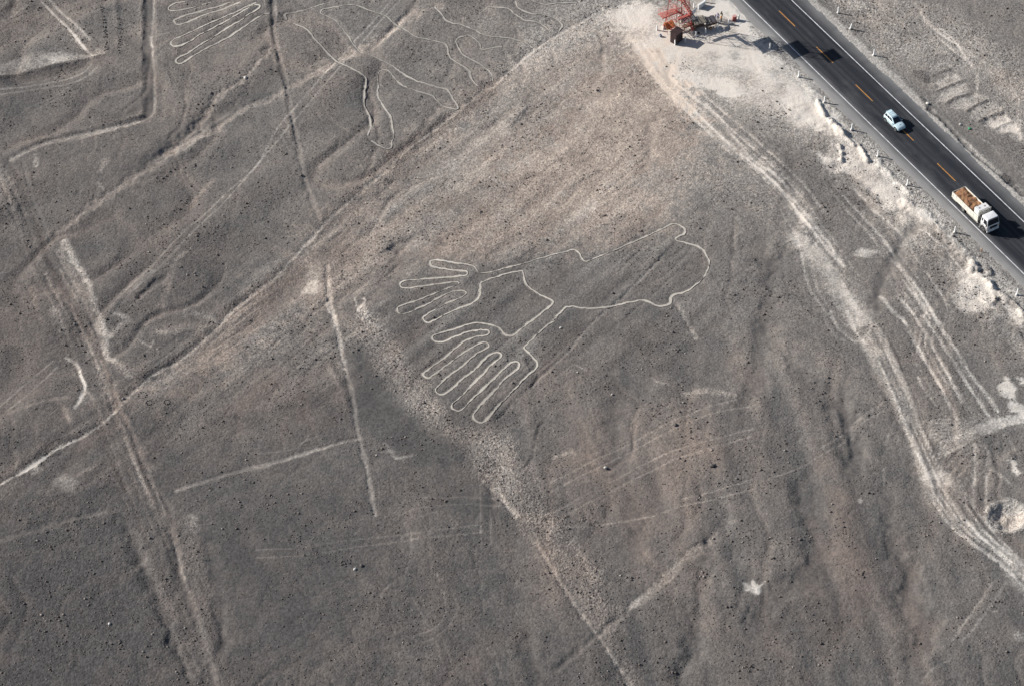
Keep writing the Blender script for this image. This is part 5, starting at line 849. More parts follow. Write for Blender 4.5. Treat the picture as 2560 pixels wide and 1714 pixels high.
PALE += np.clip(0.0019*GX + 0.0023*GY, -0.30, 0.16) - 0.03      # broad tone: road dust and varnish, plus lens vignette painted into the ground colour
REGN = ['ground']
for pts, pale, warm, rough, soft, dep, reg in POLYS:
    p = smooth_poly(pts, 1.5, True); rad = soft*2.2+0.6
    sl, D = poly_dist(p, rad, True)
    s = np.where(inside(p, sl), -D, D) + brk[sl]*(soft*1.1 if pale < 0.55 or soft > 0.6 else (0.9 if soft > 0.25 else 0.45))
    f = 1-sstep(-soft*0.9, soft*0.9, s)
    PALE[sl] += pale*f*(1+n2[sl]*0.7+n1[sl]*0.5+n3[sl]*0.4); WARM[sl] += warm*f; ROUGH[sl] += rough*f; H[sl] += dep*f
    if reg:
        if reg not in REGN: REGN.append(reg)
        REG[sl][f > 0.5] = REGN.index(reg)
for pts, hw, d, sm in GULLIES:
    p = smooth_poly(pts); sl, D = poly_dist(p, hw*2.6)
    e0 = np.hypot(GX[sl]-p[0, 0], GY[sl]-p[0, 1]); e1 = np.hypot(GX[sl]-p[-1, 0], GY[sl]-p[-1, 1]); tp = sstep(0, hw*2.5, np.minimum(e0, e1))
    f = np.exp(-((D+n2[sl]*hw*1.3+n1[sl]*hw*0.5).clip(0)/hw)**2)*(D < 1e8); H[sl] -= d*0.88*f*tp*np.clip(0.85+n3[sl]*0.6, 0.2, 1.4); ROUGH[sl] -= sm*f; PALE[sl] -= 0.06*f
for pts, hw, d in RIDGES:
    p = smooth_poly(pts); sl, D = poly_dist(p, hw*2.6)
    f = np.exp(-((D+n1[sl]*hw*0.8).clip(0)/hw)**2)*(D < 1e8)*(0.65+n2[sl]); H[sl] += d*f; ROUGH[sl] += 0.5*f; PALE[sl] -= 0.10*f
for pts, wd, pale, dep, warm, rough, soft, reg in LINES:
    p = smooth_poly(pts); sl, D = poly_dist(p, wd/2+soft*2+0.5)
    soft *= 0.75; s = D - wd/2 + brk[sl]*soft*1.9
    f = 1-sstep(-soft, soft, s)
    PALE[sl] += pale*f*np.clip(0.95+n3[sl]*0.9+n2[sl]*0.5+n1[sl]*0.7, 0.1, 1.6); WARM[sl] += warm*f; ROUGH[sl] += rough*f; H[sl] += dep*f
    CLEAR[sl] = np.maximum(CLEAR[sl], f*(1 if pale > 0.1 else 0))
    if reg:
        if reg not in REGN: REGN.append(reg)
        REG[sl][D < wd/2+0.12] = REGN.index(reg)
# excavated pit at the right edge
pd = np.hypot((GX-69.6)/2.7, (GY+37.1)/2.6) + n2*0.25 + n1*0.15
H += -0.75*(1-sstep(0.45, 1.0, pd)) + 0.22*np.exp(-((pd-1.13)/0.13)**2) + 0.35*np.exp(-(np.hypot(GX-69.2, GY+37.3)/0.7)**2)
PALE += 0.62*(1-sstep(0.9, 1.1, pd)) + 0.45*np.exp(-((pd-1.12)/0.14)**2); ROUGH += 0.5*(pd < 1.3); WARM += 0.35*(pd < 0.9)*(n2 > 0.05)
REGN.append('excavated_pit'); REG[pd < 1.22] = len(REGN)-1
# gravel shoulders of the road
def band(b0, b1, s): return sstep(b0-s, b0+s, BB+brk*0.5)*(1-sstep(b1-s, b1+s, BB+brk*0.6))
PALE += 0.42*band(84.0, 86.4, 0.4) + 0.20*band(71.3, 74.0, 0.45); WARM -= 0.5*band(70.8, 87.2, 0.8); ROUGH += 0.2*band(71.0, 74.0, 0.5) - 0.4*band(84, 86.4, 0.4)
H -= 0.10*band(73.0, 84.6, 0.25)
# ridge-and-furrow micro relief of the stony surface
rg = np.clip(0.55+ROUGH, 0.08, 1.8)
H += vnoise(GX, GY, 2.6, 31)*0.06 + n1*0.05*rg + n4*0.035*rg + (rng.random((NY, NX)).astype(np.float32)-0.5)*0.018*rg
inroad = (BB > 73.35) & (BB < 84.7); H[inroad] = np.minimum(H[inroad], -0.05)
# flat towards the outer sheet
edge = np.minimum(np.minimum(GX-X0, X1-GX), np.minimum(GY-Y0, Y1-GY)); fe = sstep(0.2, 7, edge); H *= fe

def hz(px, py):
    """height of the ground (bilinear)"""
    px = np.atleast_1d(np.asarray(px, float)); py = np.atleast_1d(np.asarray(py, float))
    u = np.clip((px-X0)/GS, 0, NX-1.001); v = np.clip((py-Y0)/GS, 0, NY-1.001); i = u.astype(int); j = v.astype(int); fu = u-i; fv = v-j
    return (H[j, i]*(1-fu)+H[j, i+1]*fu)*(1-fv)+(H[j+1, i]*(1-fu)+H[j+1, i+1]*fu)*fv
def gz(x, y): return float(hz(x, y)[0])

# furrow beds for the geoglyph lines
GEO = [(smooth_poly(HANDS, 0.22, True), True)] + [(smooth_poly(t, 0.25), False) for t in TREE]
HB = H.copy()
for p, cl in GEO:
    sl, D = poly_dist(p, 1.2, cl); f = np.exp(-(D/0.33)**2)*(D < 1e8); H[sl] -= 0.10*f; CLEAR[sl] = np.maximum(CLEAR[sl], (D < 0.5)*1.0)
    ROUGH[sl] -= 0.3*np.exp(-(D/0.5)**2)

# --- cut the sheet into the ground and the tracks that run over it (shared edges, one relief)
V = np.stack([GX, GY, H], -1).reshape(-1, 3)
jj, ii = np.meshgrid(np.arange(NY-1), np.arange(NX-1), indexing='ij')
k0 = (jj*NX+ii).ravel(); Q = np.stack([k0, k0+1, k0+NX+1, k0+NX], -1)
freg = REG[:-1, :-1].ravel()
AT = {'pale': PALE.ravel(), 'warm': WARM.ravel(), 'rough': ROUGH.ravel()}
for r, nm in enumerate(REGN):
    q = Q[freg == r]
    if not len(q): continue
    u, inv = np.unique(q, return_inverse=True)
    o = fast_mesh(nm, V[u], inv.reshape(-1, 4), M_GROUND, smooth=True, attrs={k: v[u] for k, v in AT.items()})
    tag(o, kind='structure')
# the plain beyond, out to the horizon
FR = 3000.0
ov = [(-FR, -FR, 0), (FR, -FR, 0), (FR, FR, 0), (-FR, FR, 0), (xs[0], ys[0], 0), (xs[-1], ys[0], 0), (xs[-1], ys[-1], 0), (xs[0], ys[-1], 0)]
tag(fast_mesh('plain', ov, [(0, 1, 5, 4), (1, 2, 6, 5), (2, 3, 7, 6), (3, 0, 4, 7)], M_GROUND), kind='structure')

# ------------------------------------------------------------------ geoglyph lines: swept bed between low rims of piled stones
def geoglyph_line(p, closed, hw, parent, msand, seed):
    rg_ = np.random.default_rng(seed); n = len(p)
    if closed: t = np.roll(p, -1, 0)-np.roll(p, 1, 0)
    else: t = np.gradient(p, axis=0)
    t /= np.linalg.norm(t, axis=1)[:, None]+1e-9; nr = np.stack([-t[:, 1], t[:, 0]], -1)
    jit = vnoise(p[:, 0], p[:, 1], 0.6, seed)*0.16 + vnoise(p[:, 0], p[:, 1], 2.0, seed+1)*0.10
    wj = 1 + vnoise(p[:, 0], p[:, 1], 0.8, seed+2)*1.0 + vnoise(p[:, 0], p[:, 1], 4.0, seed+3)*0.7
    c = p + nr*jit[:, None]
    iu = (np.clip((c[:, 0]-X0)/GS, 0, NX-2)).astype(int); jv = (np.clip((c[:, 1]-Y0)/GS, 0, NY-2)).astype(int)
    zb = HB[jv, iu]; k = np.ones(5)/5
    zs = np.convolve(np.pad(zb, 2, mode='wrap' if closed else 'edge'), k, 'valid')
    def strip(offs, name, ma, zj=0.0):
        m_ = len(offs); vs = np.zeros((n, m_, 3))
        for a, (d, z) in enumerate(offs):
            dd = d*wj + (rg_.normal(0, 0.03, n) if name == 'swept_bed' and a in (0, m_-1) else 0); vs[:, a, :2] = c + nr*dd[:, None]; vs[:, a, 2] = zs + z + (rg_.random(n)-0.5)*zj*(0 < a < m_-1)
        idx = np.arange(n*m_).reshape(n, m_); nx = np.roll(idx, -1, 0) if closed else None
        A_ = idx if closed else idx[:-1]; B_ = nx if closed else idx[1:]
        f = np.stack([A_[:, :-1], B_[:, :-1], B_[:, 1:], A_[:, 1:]], -1).reshape(-1, 4)
        return fast_mesh(name, vs.reshape(-1, 3), f, ma, parent, smooth=True)
    strip([(hw*1.1, -0.02), (hw*0.5, -0.032), (-hw*0.5, -0.032), (-hw*1.1, -0.02)], 'swept_bed', msand, 0.02)
    strip([(hw*2.6, -0.08), (hw*2.0, -0.02), (hw*1.5, -0.002), (hw*0.98, -0.035)], 'stone_rim', M_GROUND, 0.05)
    strip([(-hw*0.98, -0.035), (-hw*1.5, -0.002), (-hw*2.0, -0.02), (-hw*2.6, -0.08)], 'stone_rim', M_GROUND, 0.05)

M_SAND = sand_line_material('swept_sand', (0.74, 0.68, 0.595)); M_SAND2 = sand_line_material('swept_sand_old', (0.62, 0.575, 0.51))
g = empty('geoglyph', (HANDS[0][0], HANDS[0][1], 0)); g.location = (0, 0, 0)
tag(g, 'pale outline drawing of two hands on one rounded body, in the middle of the plain', 'geoglyph')
geoglyph_line(GEO[0][0], True, 0.122, g, M_SAND, 101)
g = empty('geoglyph')
tag(g, 'faint branching line drawing cut by a track at the top left of the plain', 'geoglyph')
for k, (p, cl) in enumerate(GEO[1:]): geoglyph_line(p, cl, 0.125 if k > 2 else 0.13, g, M_SAND2 if k > 2 else M_SAND, 200+7*k)

for g in [o for o in COL.objects if o.name.startswith('geoglyph') and o.type == 'EMPTY']:      # stand each empty on its own drawing
    c_ = (3.0, 8.0, 0.0) if 'hands' in g['label'] else (-28.0, 68.0, 0.0)
    g.location = c_
    for ch in g.children: ch.location = (-c_[0], -c_[1], 0.0)
# ------------------------------------------------------------------ loose stones
def rock_shape(seed, n=1, flat=0.65):
    r = random.Random(seed); bm = bmesh.new(); bmesh.ops.create_icosphere(bm, subdivisions=n, radius=0.5)
    for v in bm.verts:
        k = 0.72+0.5*r.random(); v.co = Vector((v.co.x*k*1.15, v.co.y*k*0.9, v.co.z*k*flat))
    vs = [tuple(v.co) for v in bm.verts]; fs = [tuple(v.index for v in f.verts) for f in bm.faces]; bm.free(); return vs, fs

def scatter_stones(n_try):
    r = np.random.default_rng(99)
    px = r.uniform(X0+2, X1-2, n_try); py = r.uniform(Y0+2, Y1-2, n_try)
    i = ((px-X0)/GS).astype(int); j = ((py-Y0)/GS).astype(int)
    bb = px*RN[0]+py*RN[1]
    cl = vnoise(px, py, 5.0, 41)*0.9 + vnoise(px, py, 1.6, 42)*0.6
    pr = 0.26 + 0.45*ROUGH[j, i] + cl*1.2 - 0.25*np.clip(PALE[j, i], -0.5, 1)
    pr = np.where((bb > 72.8) & (bb < 86.0), 0, pr)*(1-np.clip(CLEAR[j, i], 0, 1)*0.93)
    k = r.random(n_try) < pr; px, py, i, j = px[k], py[k], i[k], j[k]; n = len(px)
    s = 0.064*np.exp(r.normal(0, 0.40, n)); big = r.random(n) < 0.025*np.clip(1+cl[k]*4, 0, 3); s[big] *= r.uniform(1.3, 2.6, big.sum()); s = np.minimum(s, 0.24)
    base = np.array([(1, 0, 0), (0, 1, 0), (-1, 0, 0), (0, -1, 0), (0, 0, 0.85), (0, 0, -0.5)])
    vv = base[None]*(1+(r.random((n, 6, 3))-0.5)*0.5)*s[:, None, None] + (r.random((n, 6, 3))-0.5)*s[:, None, None]*0.35
    a = r.uniform(0, 2*math.pi, n); c_, s_ = np.cos(a)[:, None], np.sin(a)[:, None]
    x = vv[..., 0]*c_-vv[..., 1]*s_; y = vv[..., 0]*s_+vv[..., 1]*c_
    vv = np.stack([x+px[:, None], y+py[:, None], vv[..., 2]+hz(px, py)[:, None]+s[:, None]*0.18], -1)
    F = np.array([(0, 1, 4), (1, 2, 4), (2, 3, 4), (3, 0, 4), (1, 0, 5), (2, 1, 5), (3, 2, 5), (0, 3, 5)])
    ff = (F[None]+6*np.arange(n)[:, None, None]).reshape(-1, 3)
    tone = np.clip(r.normal(0.66, 0.2, n), 0, 0.93); lt = r.random(n) < 0.035; tone[lt] = r.uniform(0.85, 1.0, lt.sum())
    o = fast_mesh('loose_stones', vv.reshape(-1, 3), ff, M_STONE, attrs={'tone': np.repeat(tone, 6)})
    tag(o, 'dark stones strewn all over the desert floor', 'stones', kind='stuff')
    return n
NST = scatter_stones(330000)
print('stones', NST)

# ------------------------------------------------------------------ road
RD_A0, RD_A1 = -130.0, 95.0
road = empty('road', (0, 0, 0)); road.rotation_euler = (0, 0, ROAD_RZ)
tag(road, kind='structure')
# asphalt in the road's own frame: x = along, y = across; edges crumble irregularly
na = 450; ra = np.linspace(RD_A0, RD_A1, na)
er = np.random.default_rng(5)
le = 73.75 + vnoise(ra, ra*0, 9.0, 51)*0.7 + vnoise(ra, ra*0, 1.2, 52)*0.35; re = 84.9 + vnoise(ra, ra*0, 9.0, 53)*0.25 + vnoise(ra, ra*0, 0.9, 54)*0.3
prof = [(le-0.18, -0.12), (le, 0.02), (np.full(na, 75.0), 0.035), (np.full(na, 79.05), 0.055), (np.full(na, 83.0), 0.035), (re, 0.0), (re+0.18, -0.12)]
rv = np.zeros((na, len(prof), 3)); rv[:, :, 0] = ra[:, None]
for k, (bb_, zz_) in enumerate(prof): rv[:, k, 1] = bb_; rv[:, k, 2] = zz_
ix = np.arange(na*len(prof)).reshape(na, -1)
rf = np.stack([ix[:-1, :-1], ix[1:, :-1], ix[1:, 1:], ix[:-1, 1:]], -1).reshape(-1, 4)
# the road frame is right handed: x = RU, y = RN
fast_mesh('asphalt', rv.reshape(-1, 3), rf, M_ASPHALT, road, smooth=True)
def road_z(b): return 0.055 - abs(b-79.05)*0.005 if 75 <= b <= 83 else 0.033
def paint(name, a0, a1, b, wd, ma):
    n = max(2, int((a1-a0)/0.5)); aa = np.linspace(a0, a1, n); vs = []
    j1 = vnoise(aa, aa*0, 0.4, int(b*10))*0.02; j2 = vnoise(aa, aa*0, 0.4, int(b*10)+1)*0.02
    for k in range(n): vs += [(aa[k], b-wd/2+j1[k], road_z(b-wd/2)+0.006), (aa[k], b+wd/2+j2[k], road_z(b+wd/2)+0.006)]
    fs = [(2*k, 2*k+2, 2*k+3, 2*k+1) for k in range(n-1)]
    return fast_mesh(name, vs, fs, ma, road)
M_WHITE_LINE = mat('road_paint_white', (0.70, 0.70, 0.72), 0.6, var=0.15, scale=3.0, dirt=(0.08, 0.08, 0.09), dirt_amt=0.75)
M_YEL_LINE = mat('road_paint_amber', (0.56, 0.25, 0.045), 0.6, var=0.2, scale=3.0, dirt=(0.07, 0.06, 0.05), dirt_amt=0.7)
paint('edge_line', RD_A0, RD_A1, 75.42, 0.16, M_WHITE_LINE)
paint('edge_line', RD_A0, RD_A1, 82.62, 0.16, M_WHITE_LINE)
for k in range(-7, 6):
    s0 = 0.33 + 11.5*k + er.uniform(-0.1, 0.1); paint('centre_dash', s0, s0+4.95, 79.09, 0.16, M_YEL_LINE)

# ------------------------------------------------------------------ marker posts
M_POST = mat('whitewashed_concrete', (0.80, 0.80, 0.80), 0.75, var=0.06, scale=5, dirt=(0.42, 0.38, 0.33), dirt_amt=0.35, bump=0.01)
M_FOOT = mat('dusty_concrete', (0.66, 0.64, 0.61), 0.85, var=0.12, scale=7, dirt=(0.40, 0.35, 0.30), dirt_amt=0.5, bump=0.02)
def post_meshes(h, wd, base):
    root = empty('marker_post')
    s = MB(); r = wd/2
    s.loft([[(x*r*k, y*r*k, z) for x, y in ((-1, -1), (1, -1), (1, 1), (-1, 1))] for z, k in ((-0.12, 1.0), (h-0.10, 0.92), (h-0.03, 0.8), (h, 0.45))])
    s.build('shaft', M_POST, root, bevel=0.012)
    if base:
        q = MB(); q.loft([[(x*base*k-0.04, y*base*k-0.05, z) for x, y in ((-1, -1), (1, -1), (1, 1), (-1, 1))] for z, k in ((-0.15, 1.0), (0.20, 0.9), (0.28, 0.72))]); q.build('plinth', M_FOOT, root, bevel=0.03)
    return root
POST_ROAD = post_meshes(1.34, 0.20, 0.19); POST_YARD = post_meshes(1.08, 0.20, 0)
used = set()
def place_post(proto, x, y, label, group, tilt=0.0):
    o = proto if proto.name not in used else copy_tree(proto)
    used.add(proto.name)
    o.location = (x, y, gz(x, y)); o.rotation_euler = (random.uniform(-.03, .03), random.uniform(-.03, .03)+tilt, ROAD_RZ+random.uniform(-.1, .1))
    tag(o, label, 'post', group); return o
random.seed(3)
LP = [(-37.97, 72.05, 'white marker post in the tower shadow at the road edge'),
      (-29.24, 72.1, 'white marker post on the near shoulder just below the tower shadow'),
      (-21.63, 72.04, 'white marker post on the near shoulder beside the dug-out bank'),
      (-13.61, 71.94, 'white marker post on the near shoulder level with the pale blue car'),
      (-6.1, 71.9, 'white marker post on the near shoulder, next one after the pale blue car'),
      (1.99, 71.9, 'white marker post on the near shoulder, last one before the truck'),
      (14.79, 71.84, 'white marker post on the near shoulder beside the truck cab'),
      (30.89, 71.7, 'white marker post on the near shoulder at the right edge of the picture')]
for a, b, l in LP:
    x, y, _ = ab(a, b); place_post(POST_ROAD, x, y, l, 'marker posts along the near shoulder')
for a, b, l in [(-40.02, 87.55, 'white marker post on the far shoulder, nearest the top of the picture'), (-35.34, 86.86, 'leaning white marker post on the far shoulder, in the middle of three'), (-27.43, 86.15, 'white marker post on the far shoulder, nearest the pale blue car')]:
    x, y, _ = ab(a, b); place_post(POST_ROAD, x, y, l, 'marker posts along the far shoulder', tilt=0.16 if a == -35.34 else 0)
YP = [(-52.21, 58.27, 'short white yard post at the left foot of the red tower'),
      (-47.22, 58.84, 'short white yard post in front of the dark brown booth'),
      (-47.14, 60.8, 'short white yard post, second along the row from the brown booth'),
      (-47.28, 63.09, 'short white yard post, third along the row from the brown booth'),
      (-47.23, 65.02, 'short white yard post, fourth along the row from the brown booth'),
      (-47.17, 67.4, 'short white yard post in front of the standing visitors'),
      (-47.16, 69.66, 'short white yard post right of the standing visitors'),
      (-47.28, 71.84, 'short white yard post beside the red drum'),
      (-54.05, 67.0, 'short white yard post behind the tower stairs'),
      (-54.4, 69.5, 'short white yard post at the end of the low white wall')]
for a, b, l in YP:
    x, y, _ = ab(a, b); place_post(POST_YARD, x, y, l, 'white posts round the tower yard')
M_CABLE = mat('yard_cable', (0.10, 0.09, 0.09), 0.7)
cb = MB()
seq = [ab(a, b, 0.85) for a, b, _ in YP[1:8]]
for p, q in zip(seq[:-1], seq[1:]):
    pm = ((p[0]+q[0])/2, (p[1]+q[1])/2, 0.75); cb.bar(p, pm, 0.018); cb.bar(pm, q, 0.018)
tag(cb.build('cable', M_CABLE), 'thin dark cable strung between the white yard posts', 'cable')
# small orange delineator
x, y, _ = ab(20.35, 72.8); e = empty('delineator', (x, y, gz(x, y)), ROAD_RZ)
M_ORANGE = mat('orange_plastic', (0.62, 0.24, 0.05), 0.5, var=0.1)
MB().bar((0, 0, -0.1), (0, 0, 0.75), 0.05, 8).build('stake', M_ORANGE, e); MB().box((0, 0, 0.62), (0.10, 0.14, 0.10)).build('band', M_POST, e, bevel=0.01)
tag(e, 'slim orange stake on the shoulder between the truck and the right edge', 'stake')

# ------------------------------------------------------------------ vehicles
M_TYRE = mat('tyre_rubber', (0.022, 0.022, 0.023), 0.85, var=0.2, scale=12)
M_RIM = mat('wheel_alloy', (0.62, 0.63, 0.64), 0.35, 0.6, var=0.08)
M_STEELRIM = mat('wheel_steel_dusty', (0.42, 0.40, 0.38), 0.6, 0.2, var=0.15, dirt=(0.30, 0.26, 0.22), dirt_amt=0.5)
M_GLASS = mat('tinted_glass', (0.012, 0.015, 0.022), 0.06, 0.0, var=0.05, spec=0.8)
M_CARW = mat('car_paint_pale_blue', (0.55, 0.71, 0.78), 0.28, 0.0, var=0.03, coat=0.6, dirt=(0.55, 0.53, 0.48), dirt_amt=0.25)
M_TRUCKW = mat('cab_paint_white', (0.80, 0.80, 0.81), 0.30, 0.0, var=0.03, coat=0.5, dirt=(0.6, 0.58, 0.54), dirt_amt=0.3)
M_BEDW = mat('bed_paint_cream', (0.74, 0.72, 0.64), 0.55, var=0.10, scale=3, dirt=(0.33, 0.27, 0.20), dirt_amt=0.55)
M_BLACK = mat('black_plastic', (0.02, 0.02, 0.022), 0.5, var=0.1)
M_CHASSIS = mat('chassis_dark', (0.05, 0.047, 0.045), 0.7, var=0.2, dirt=(0.2, 0.17, 0.14), dirt_amt=0.4)
M_LAMP = mat('lamp_lens', (0.75, 0.77, 0.80), 0.1, 0.0, var=0.05, spec=0.9)
M_RED = mat('tail_lens', (0.35, 0.02, 0.02), 0.2, var=0.05)
M_AMB = mat('indicator_lens', (0.7, 0.28, 0.03), 0.2, var=0.05)

def wheel(parent, x, y, r, wd, mrim, side):
    """one wheel as a part with its rim as sub-part; axis along y"""
    t = MB(); h = wd/2
    t.lathe([(r*0.60, -h), (r*0.92, -h), (r, -h*0.7), (r, h*0.7), (r*0.92, h), (r*0.60, h)], (x, y, r), 'Y', 24)
    w_ = t.build('wheel', M_TYRE, parent, smooth=False)
    q = MB(); s = side
    q.lathe([(r*0.62, s*h*0.2), (r*0.62, s*(h+0.004)), (r*0.54, s*(h+0.006)), (r*0.48, s*h*0.55), (r*0.18, s*h*0.60), (r*0.16, s*(h*0.95)), (0.01, s*(h*0.95))], (x, y, r), 'Y', 20)
    for k in range(5):
        a = 2*math.pi*k/5+0.3; q.bar((x+0.12*r*math.cos(a), y+s*h*0.72, r+0.12*r*math.sin(a)), (x+0.58*r*math.cos(a), y+s*h*0.88, r+0.58*r*math.sin(a)), 0.11*r, 4, 0.085*r)
    q.build('rim', mrim, w_)
    return w_

def quad_panel(p, inset, lift, thick):
    """thin slab on a quad face p (4 corners, counter-clockwise seen from outside)"""
    p = [Vector(v) for v in p]; c = sum(p, Vector())/4; nrm = (p[1]-p[0]).cross(p[3]-p[0]).normalized()
    q = [v + (c-v).normalized()*inset for v in p]
    return [v - nrm*thick for v in q], [v + nrm*lift for v in q]

def make_car():
    a_c, b_c = -11.10, 78.74
    root = empty('car', ab(a_c, b_c, 0.045), ROAD_RZ)
    tag(root, 'pale silver-blue five-door sport utility car driving in the middle of the road', 'car')
    def sec(x, wd, zb, zt, crown=0.02, shoulder=0.05):
        pts = [(0, zb), (wd*0.88, zb), (wd*0.97, zb+0.10), (wd, (zb+zt)/2-0.02), (wd*0.985, zt-0.14), (wd*0.95, zt-shoulder), (wd*0.86, zt), (wd*0.4, zt+crown), (0, zt+crown*1.4)]
        return [(x, y, z) for y, z in pts] + [(x, -y, z) for y, z in pts[-2:0:-1]]
    b = MB().loft([sec(-2.10, 0.70, 0.46, 0.90), sec(-2.04, 0.80, 0.34, 0.98), sec(-1.85, 0.85, 0.29, 1.03), sec(-1.2, 0.87, 0.27, 1.05), sec(0.0, 0.87, 0.26, 1.04), sec(0.55, 0.87, 0.27, 1.03, 0.03),
                   sec(0.85, 0.865, 0.27, 1.00, 0.045), sec(1.3, 0.855, 0.28, 0.965, 0.05), sec(1.7, 0.83, 0.29, 0.90, 0.045), sec(1.95, 0.77, 0.31, 0.82, 0.03), sec(2.06, 0.69, 0.36, 0.72, 0.02), sec(2.11, 0.60, 0.44, 0.62, 0.01)])
    body = b.build('body', M_CARW, root, smooth=True)
    for p in body.data.polygons: p.use_smooth = True
    # cabin
    lo = [(-1.98, -0.79, 1.00), (0.92, -0.79, 1.00), (0.92, 0.79, 1.00), (-1.98, 0.79, 1.00)]
    hi = [(-1.72, -0.62, 1.66), (-0.02, -0.62, 1.655), (-0.02, 0.62, 1.655), (-1.72, 0.62, 1.66)]
    cb_ = MB().hexa(lo, hi).build('cabin', M_CARW, root, smooth=True, bevel=0.07, seg=3)
    rf_ = MB().loft([[(x, y*k, z) for y, z in ((-0.60, 1.655), (-0.5, 1.685), (0, 1.70), (0.5, 1.685), (0.60, 1.655), (0, 1.63))] for x, k in ((-1.68, 0.94), (-1.4, 1.0), (-0.4, 1.0), (-0.02, 0.95))])
    rf_ = rf_.build('roof', M_CARW, root, smooth=True)
    for s in (-1, 1):
        rl = MB(); rl.bar((-1.5, s*0.52, 1.735), (-0.2, s*0.52, 1.735), 0.022); rl.bar((-1.5, s*0.52, 1.735), (-1.56, s*0.52, 1.67), 0.022); rl.bar((-0.2, s*0.52, 1.735), (-0.13, s*0.52, 1.67), 0.022); rl.build('roof_rail', M_BLACK, rf_)
    for x in (-1.25, -0.85, -0.45): MB().box((x, 0, 1.705), (0.05, 0.94, 0.022)).build('roof_rib', mat('roof_rib_grey', (0.50, 0.53, 0.53), 0.5), rf_, bevel=0.006)
    def face(i, j, u0, u1, v0, v1):
        A, B, C, D = Vector(lo[i]), Vector(lo[j]), Vector(hi[j]), Vector(hi[i])
        f = lambda u, v: (A.lerp(B, u)).lerp(D.lerp(C, u), v)
        return [f(u0, v0), f(u1, v0), f(u1, v1), f(u0, v1)]
    def glass(name, p):
        l, h = quad_panel(p, 0.0, 0.010, 0.02); return MB().hexa(l, h).build(name, M_GLASS, root, bevel=0.004, seg=1)
    glass('windscreen', face(1, 2, 0.06, 0.94, 0.06, 0.92))
    glass('rear_window', face(3, 0, 0.12, 0.88, 0.22, 0.88))
    for i, j in ((0, 1), (2, 3)):
        flip = i == 2
        for u0, u1 in ((0.06, 0.25), (0.29, 0.57), (0.60, 0.86)):
            p = face(i, j, (1-u1) if flip else u0, (1-u0) if flip else u1, 0.16, 0.84); glass('side_window', p)
    for x, sname in ((1.38, 'f'), (-1.38, 'r')):
        for s in (-1, 1):
            ar = MB(); ar.lathe([(0.44, -0.01), (0.44, 0.012), (0.05, 0.012)], (x, s*0.868, 0.37), 'Y', 24); ar.build('wheel_arch', M_BLACK, root)
            wheel(root, x, s*0.79, 0.36, 0.23, M_RIM, s)
    for s in (-1, 1):
        l, h = quad_panel([(1.93, s*0.42, 0.66), (1.80, s*0.80, 0.66), (1.76, s*0.79, 0.83), (1.90, s*0.44, 0.80)], 0, 0.03, 0.03)
        MB().hexa(l, h).build('headlight', M_LAMP, root, bevel=0.01); MB().box((2.07, s*0.60, 0.47), (0.06, 0.15, 0.09)).build('fog_lamp', M_LAMP, root, bevel=0.02)
        MB().box((-2.06, s*0.70, 0.88), (0.06, 0.16, 0.24)).build('tail_light', M_RED, root, bevel=0.02)
        mr = MB().box((0.60, s*0.97, 1.08), (0.14, 0.20, 0.15)).build('side_mirror', M_CARW, root, bevel=0.035)
        MB().box((0.0, s*0.885, 0.86), (0.18, 0.03, 0.035)).build('door_handle', M_CARW, root, bevel=0.008); MB().box((-0.95, s*0.885, 0.86), (0.18, 0.03, 0.035)).build('door_handle', M_CARW, root, bevel=0.008)
        MB().box((0, s*0.872, 0.42), (1.9, 0.03, 0.10)).build('sill_trim', mat('trim_grey', (0.35, 0.36, 0.36), 0.5), root, bevel=0.01)
    gr = MB(); gr.box((2.075, 0, 0.60), (0.05, 0.85, 0.14)); gr.build('grille', M_BLACK, root, bevel=0.02)
    MB().box((2.085, 0, 0.415), (0.06, 1.20, 0.10)).build('lower_grille', M_BLACK, root, bevel=0.02)
    MB().box((1.27, 0.02, 1.035), (0.30, 0.34, 0.04)).build('bonnet_scoop', M_CARW, root, bevel=0.018); MB().box((1.43, 0.02, 1.03), (0.02, 0.26, 0.03)).build('scoop_mouth', M_BLACK, root)
    MB().box((-1.80, 0, 1.665), (0.22, 1.08, 0.04)).build('spoiler', M_CARW, root, bevel=0.015)
    for x in (-0.42, 0.52):
        for s in (-1, 1): MB().box((x, s*0.874, 0.72), (0.012, 0.012, 0.5)).build('door_seam', M_BLACK, root)
    MB().box((2.10, 0, 0.50), (0.02, 0.42, 0.10)).build('number_plate', M_POST, root)
    return root
make_car()

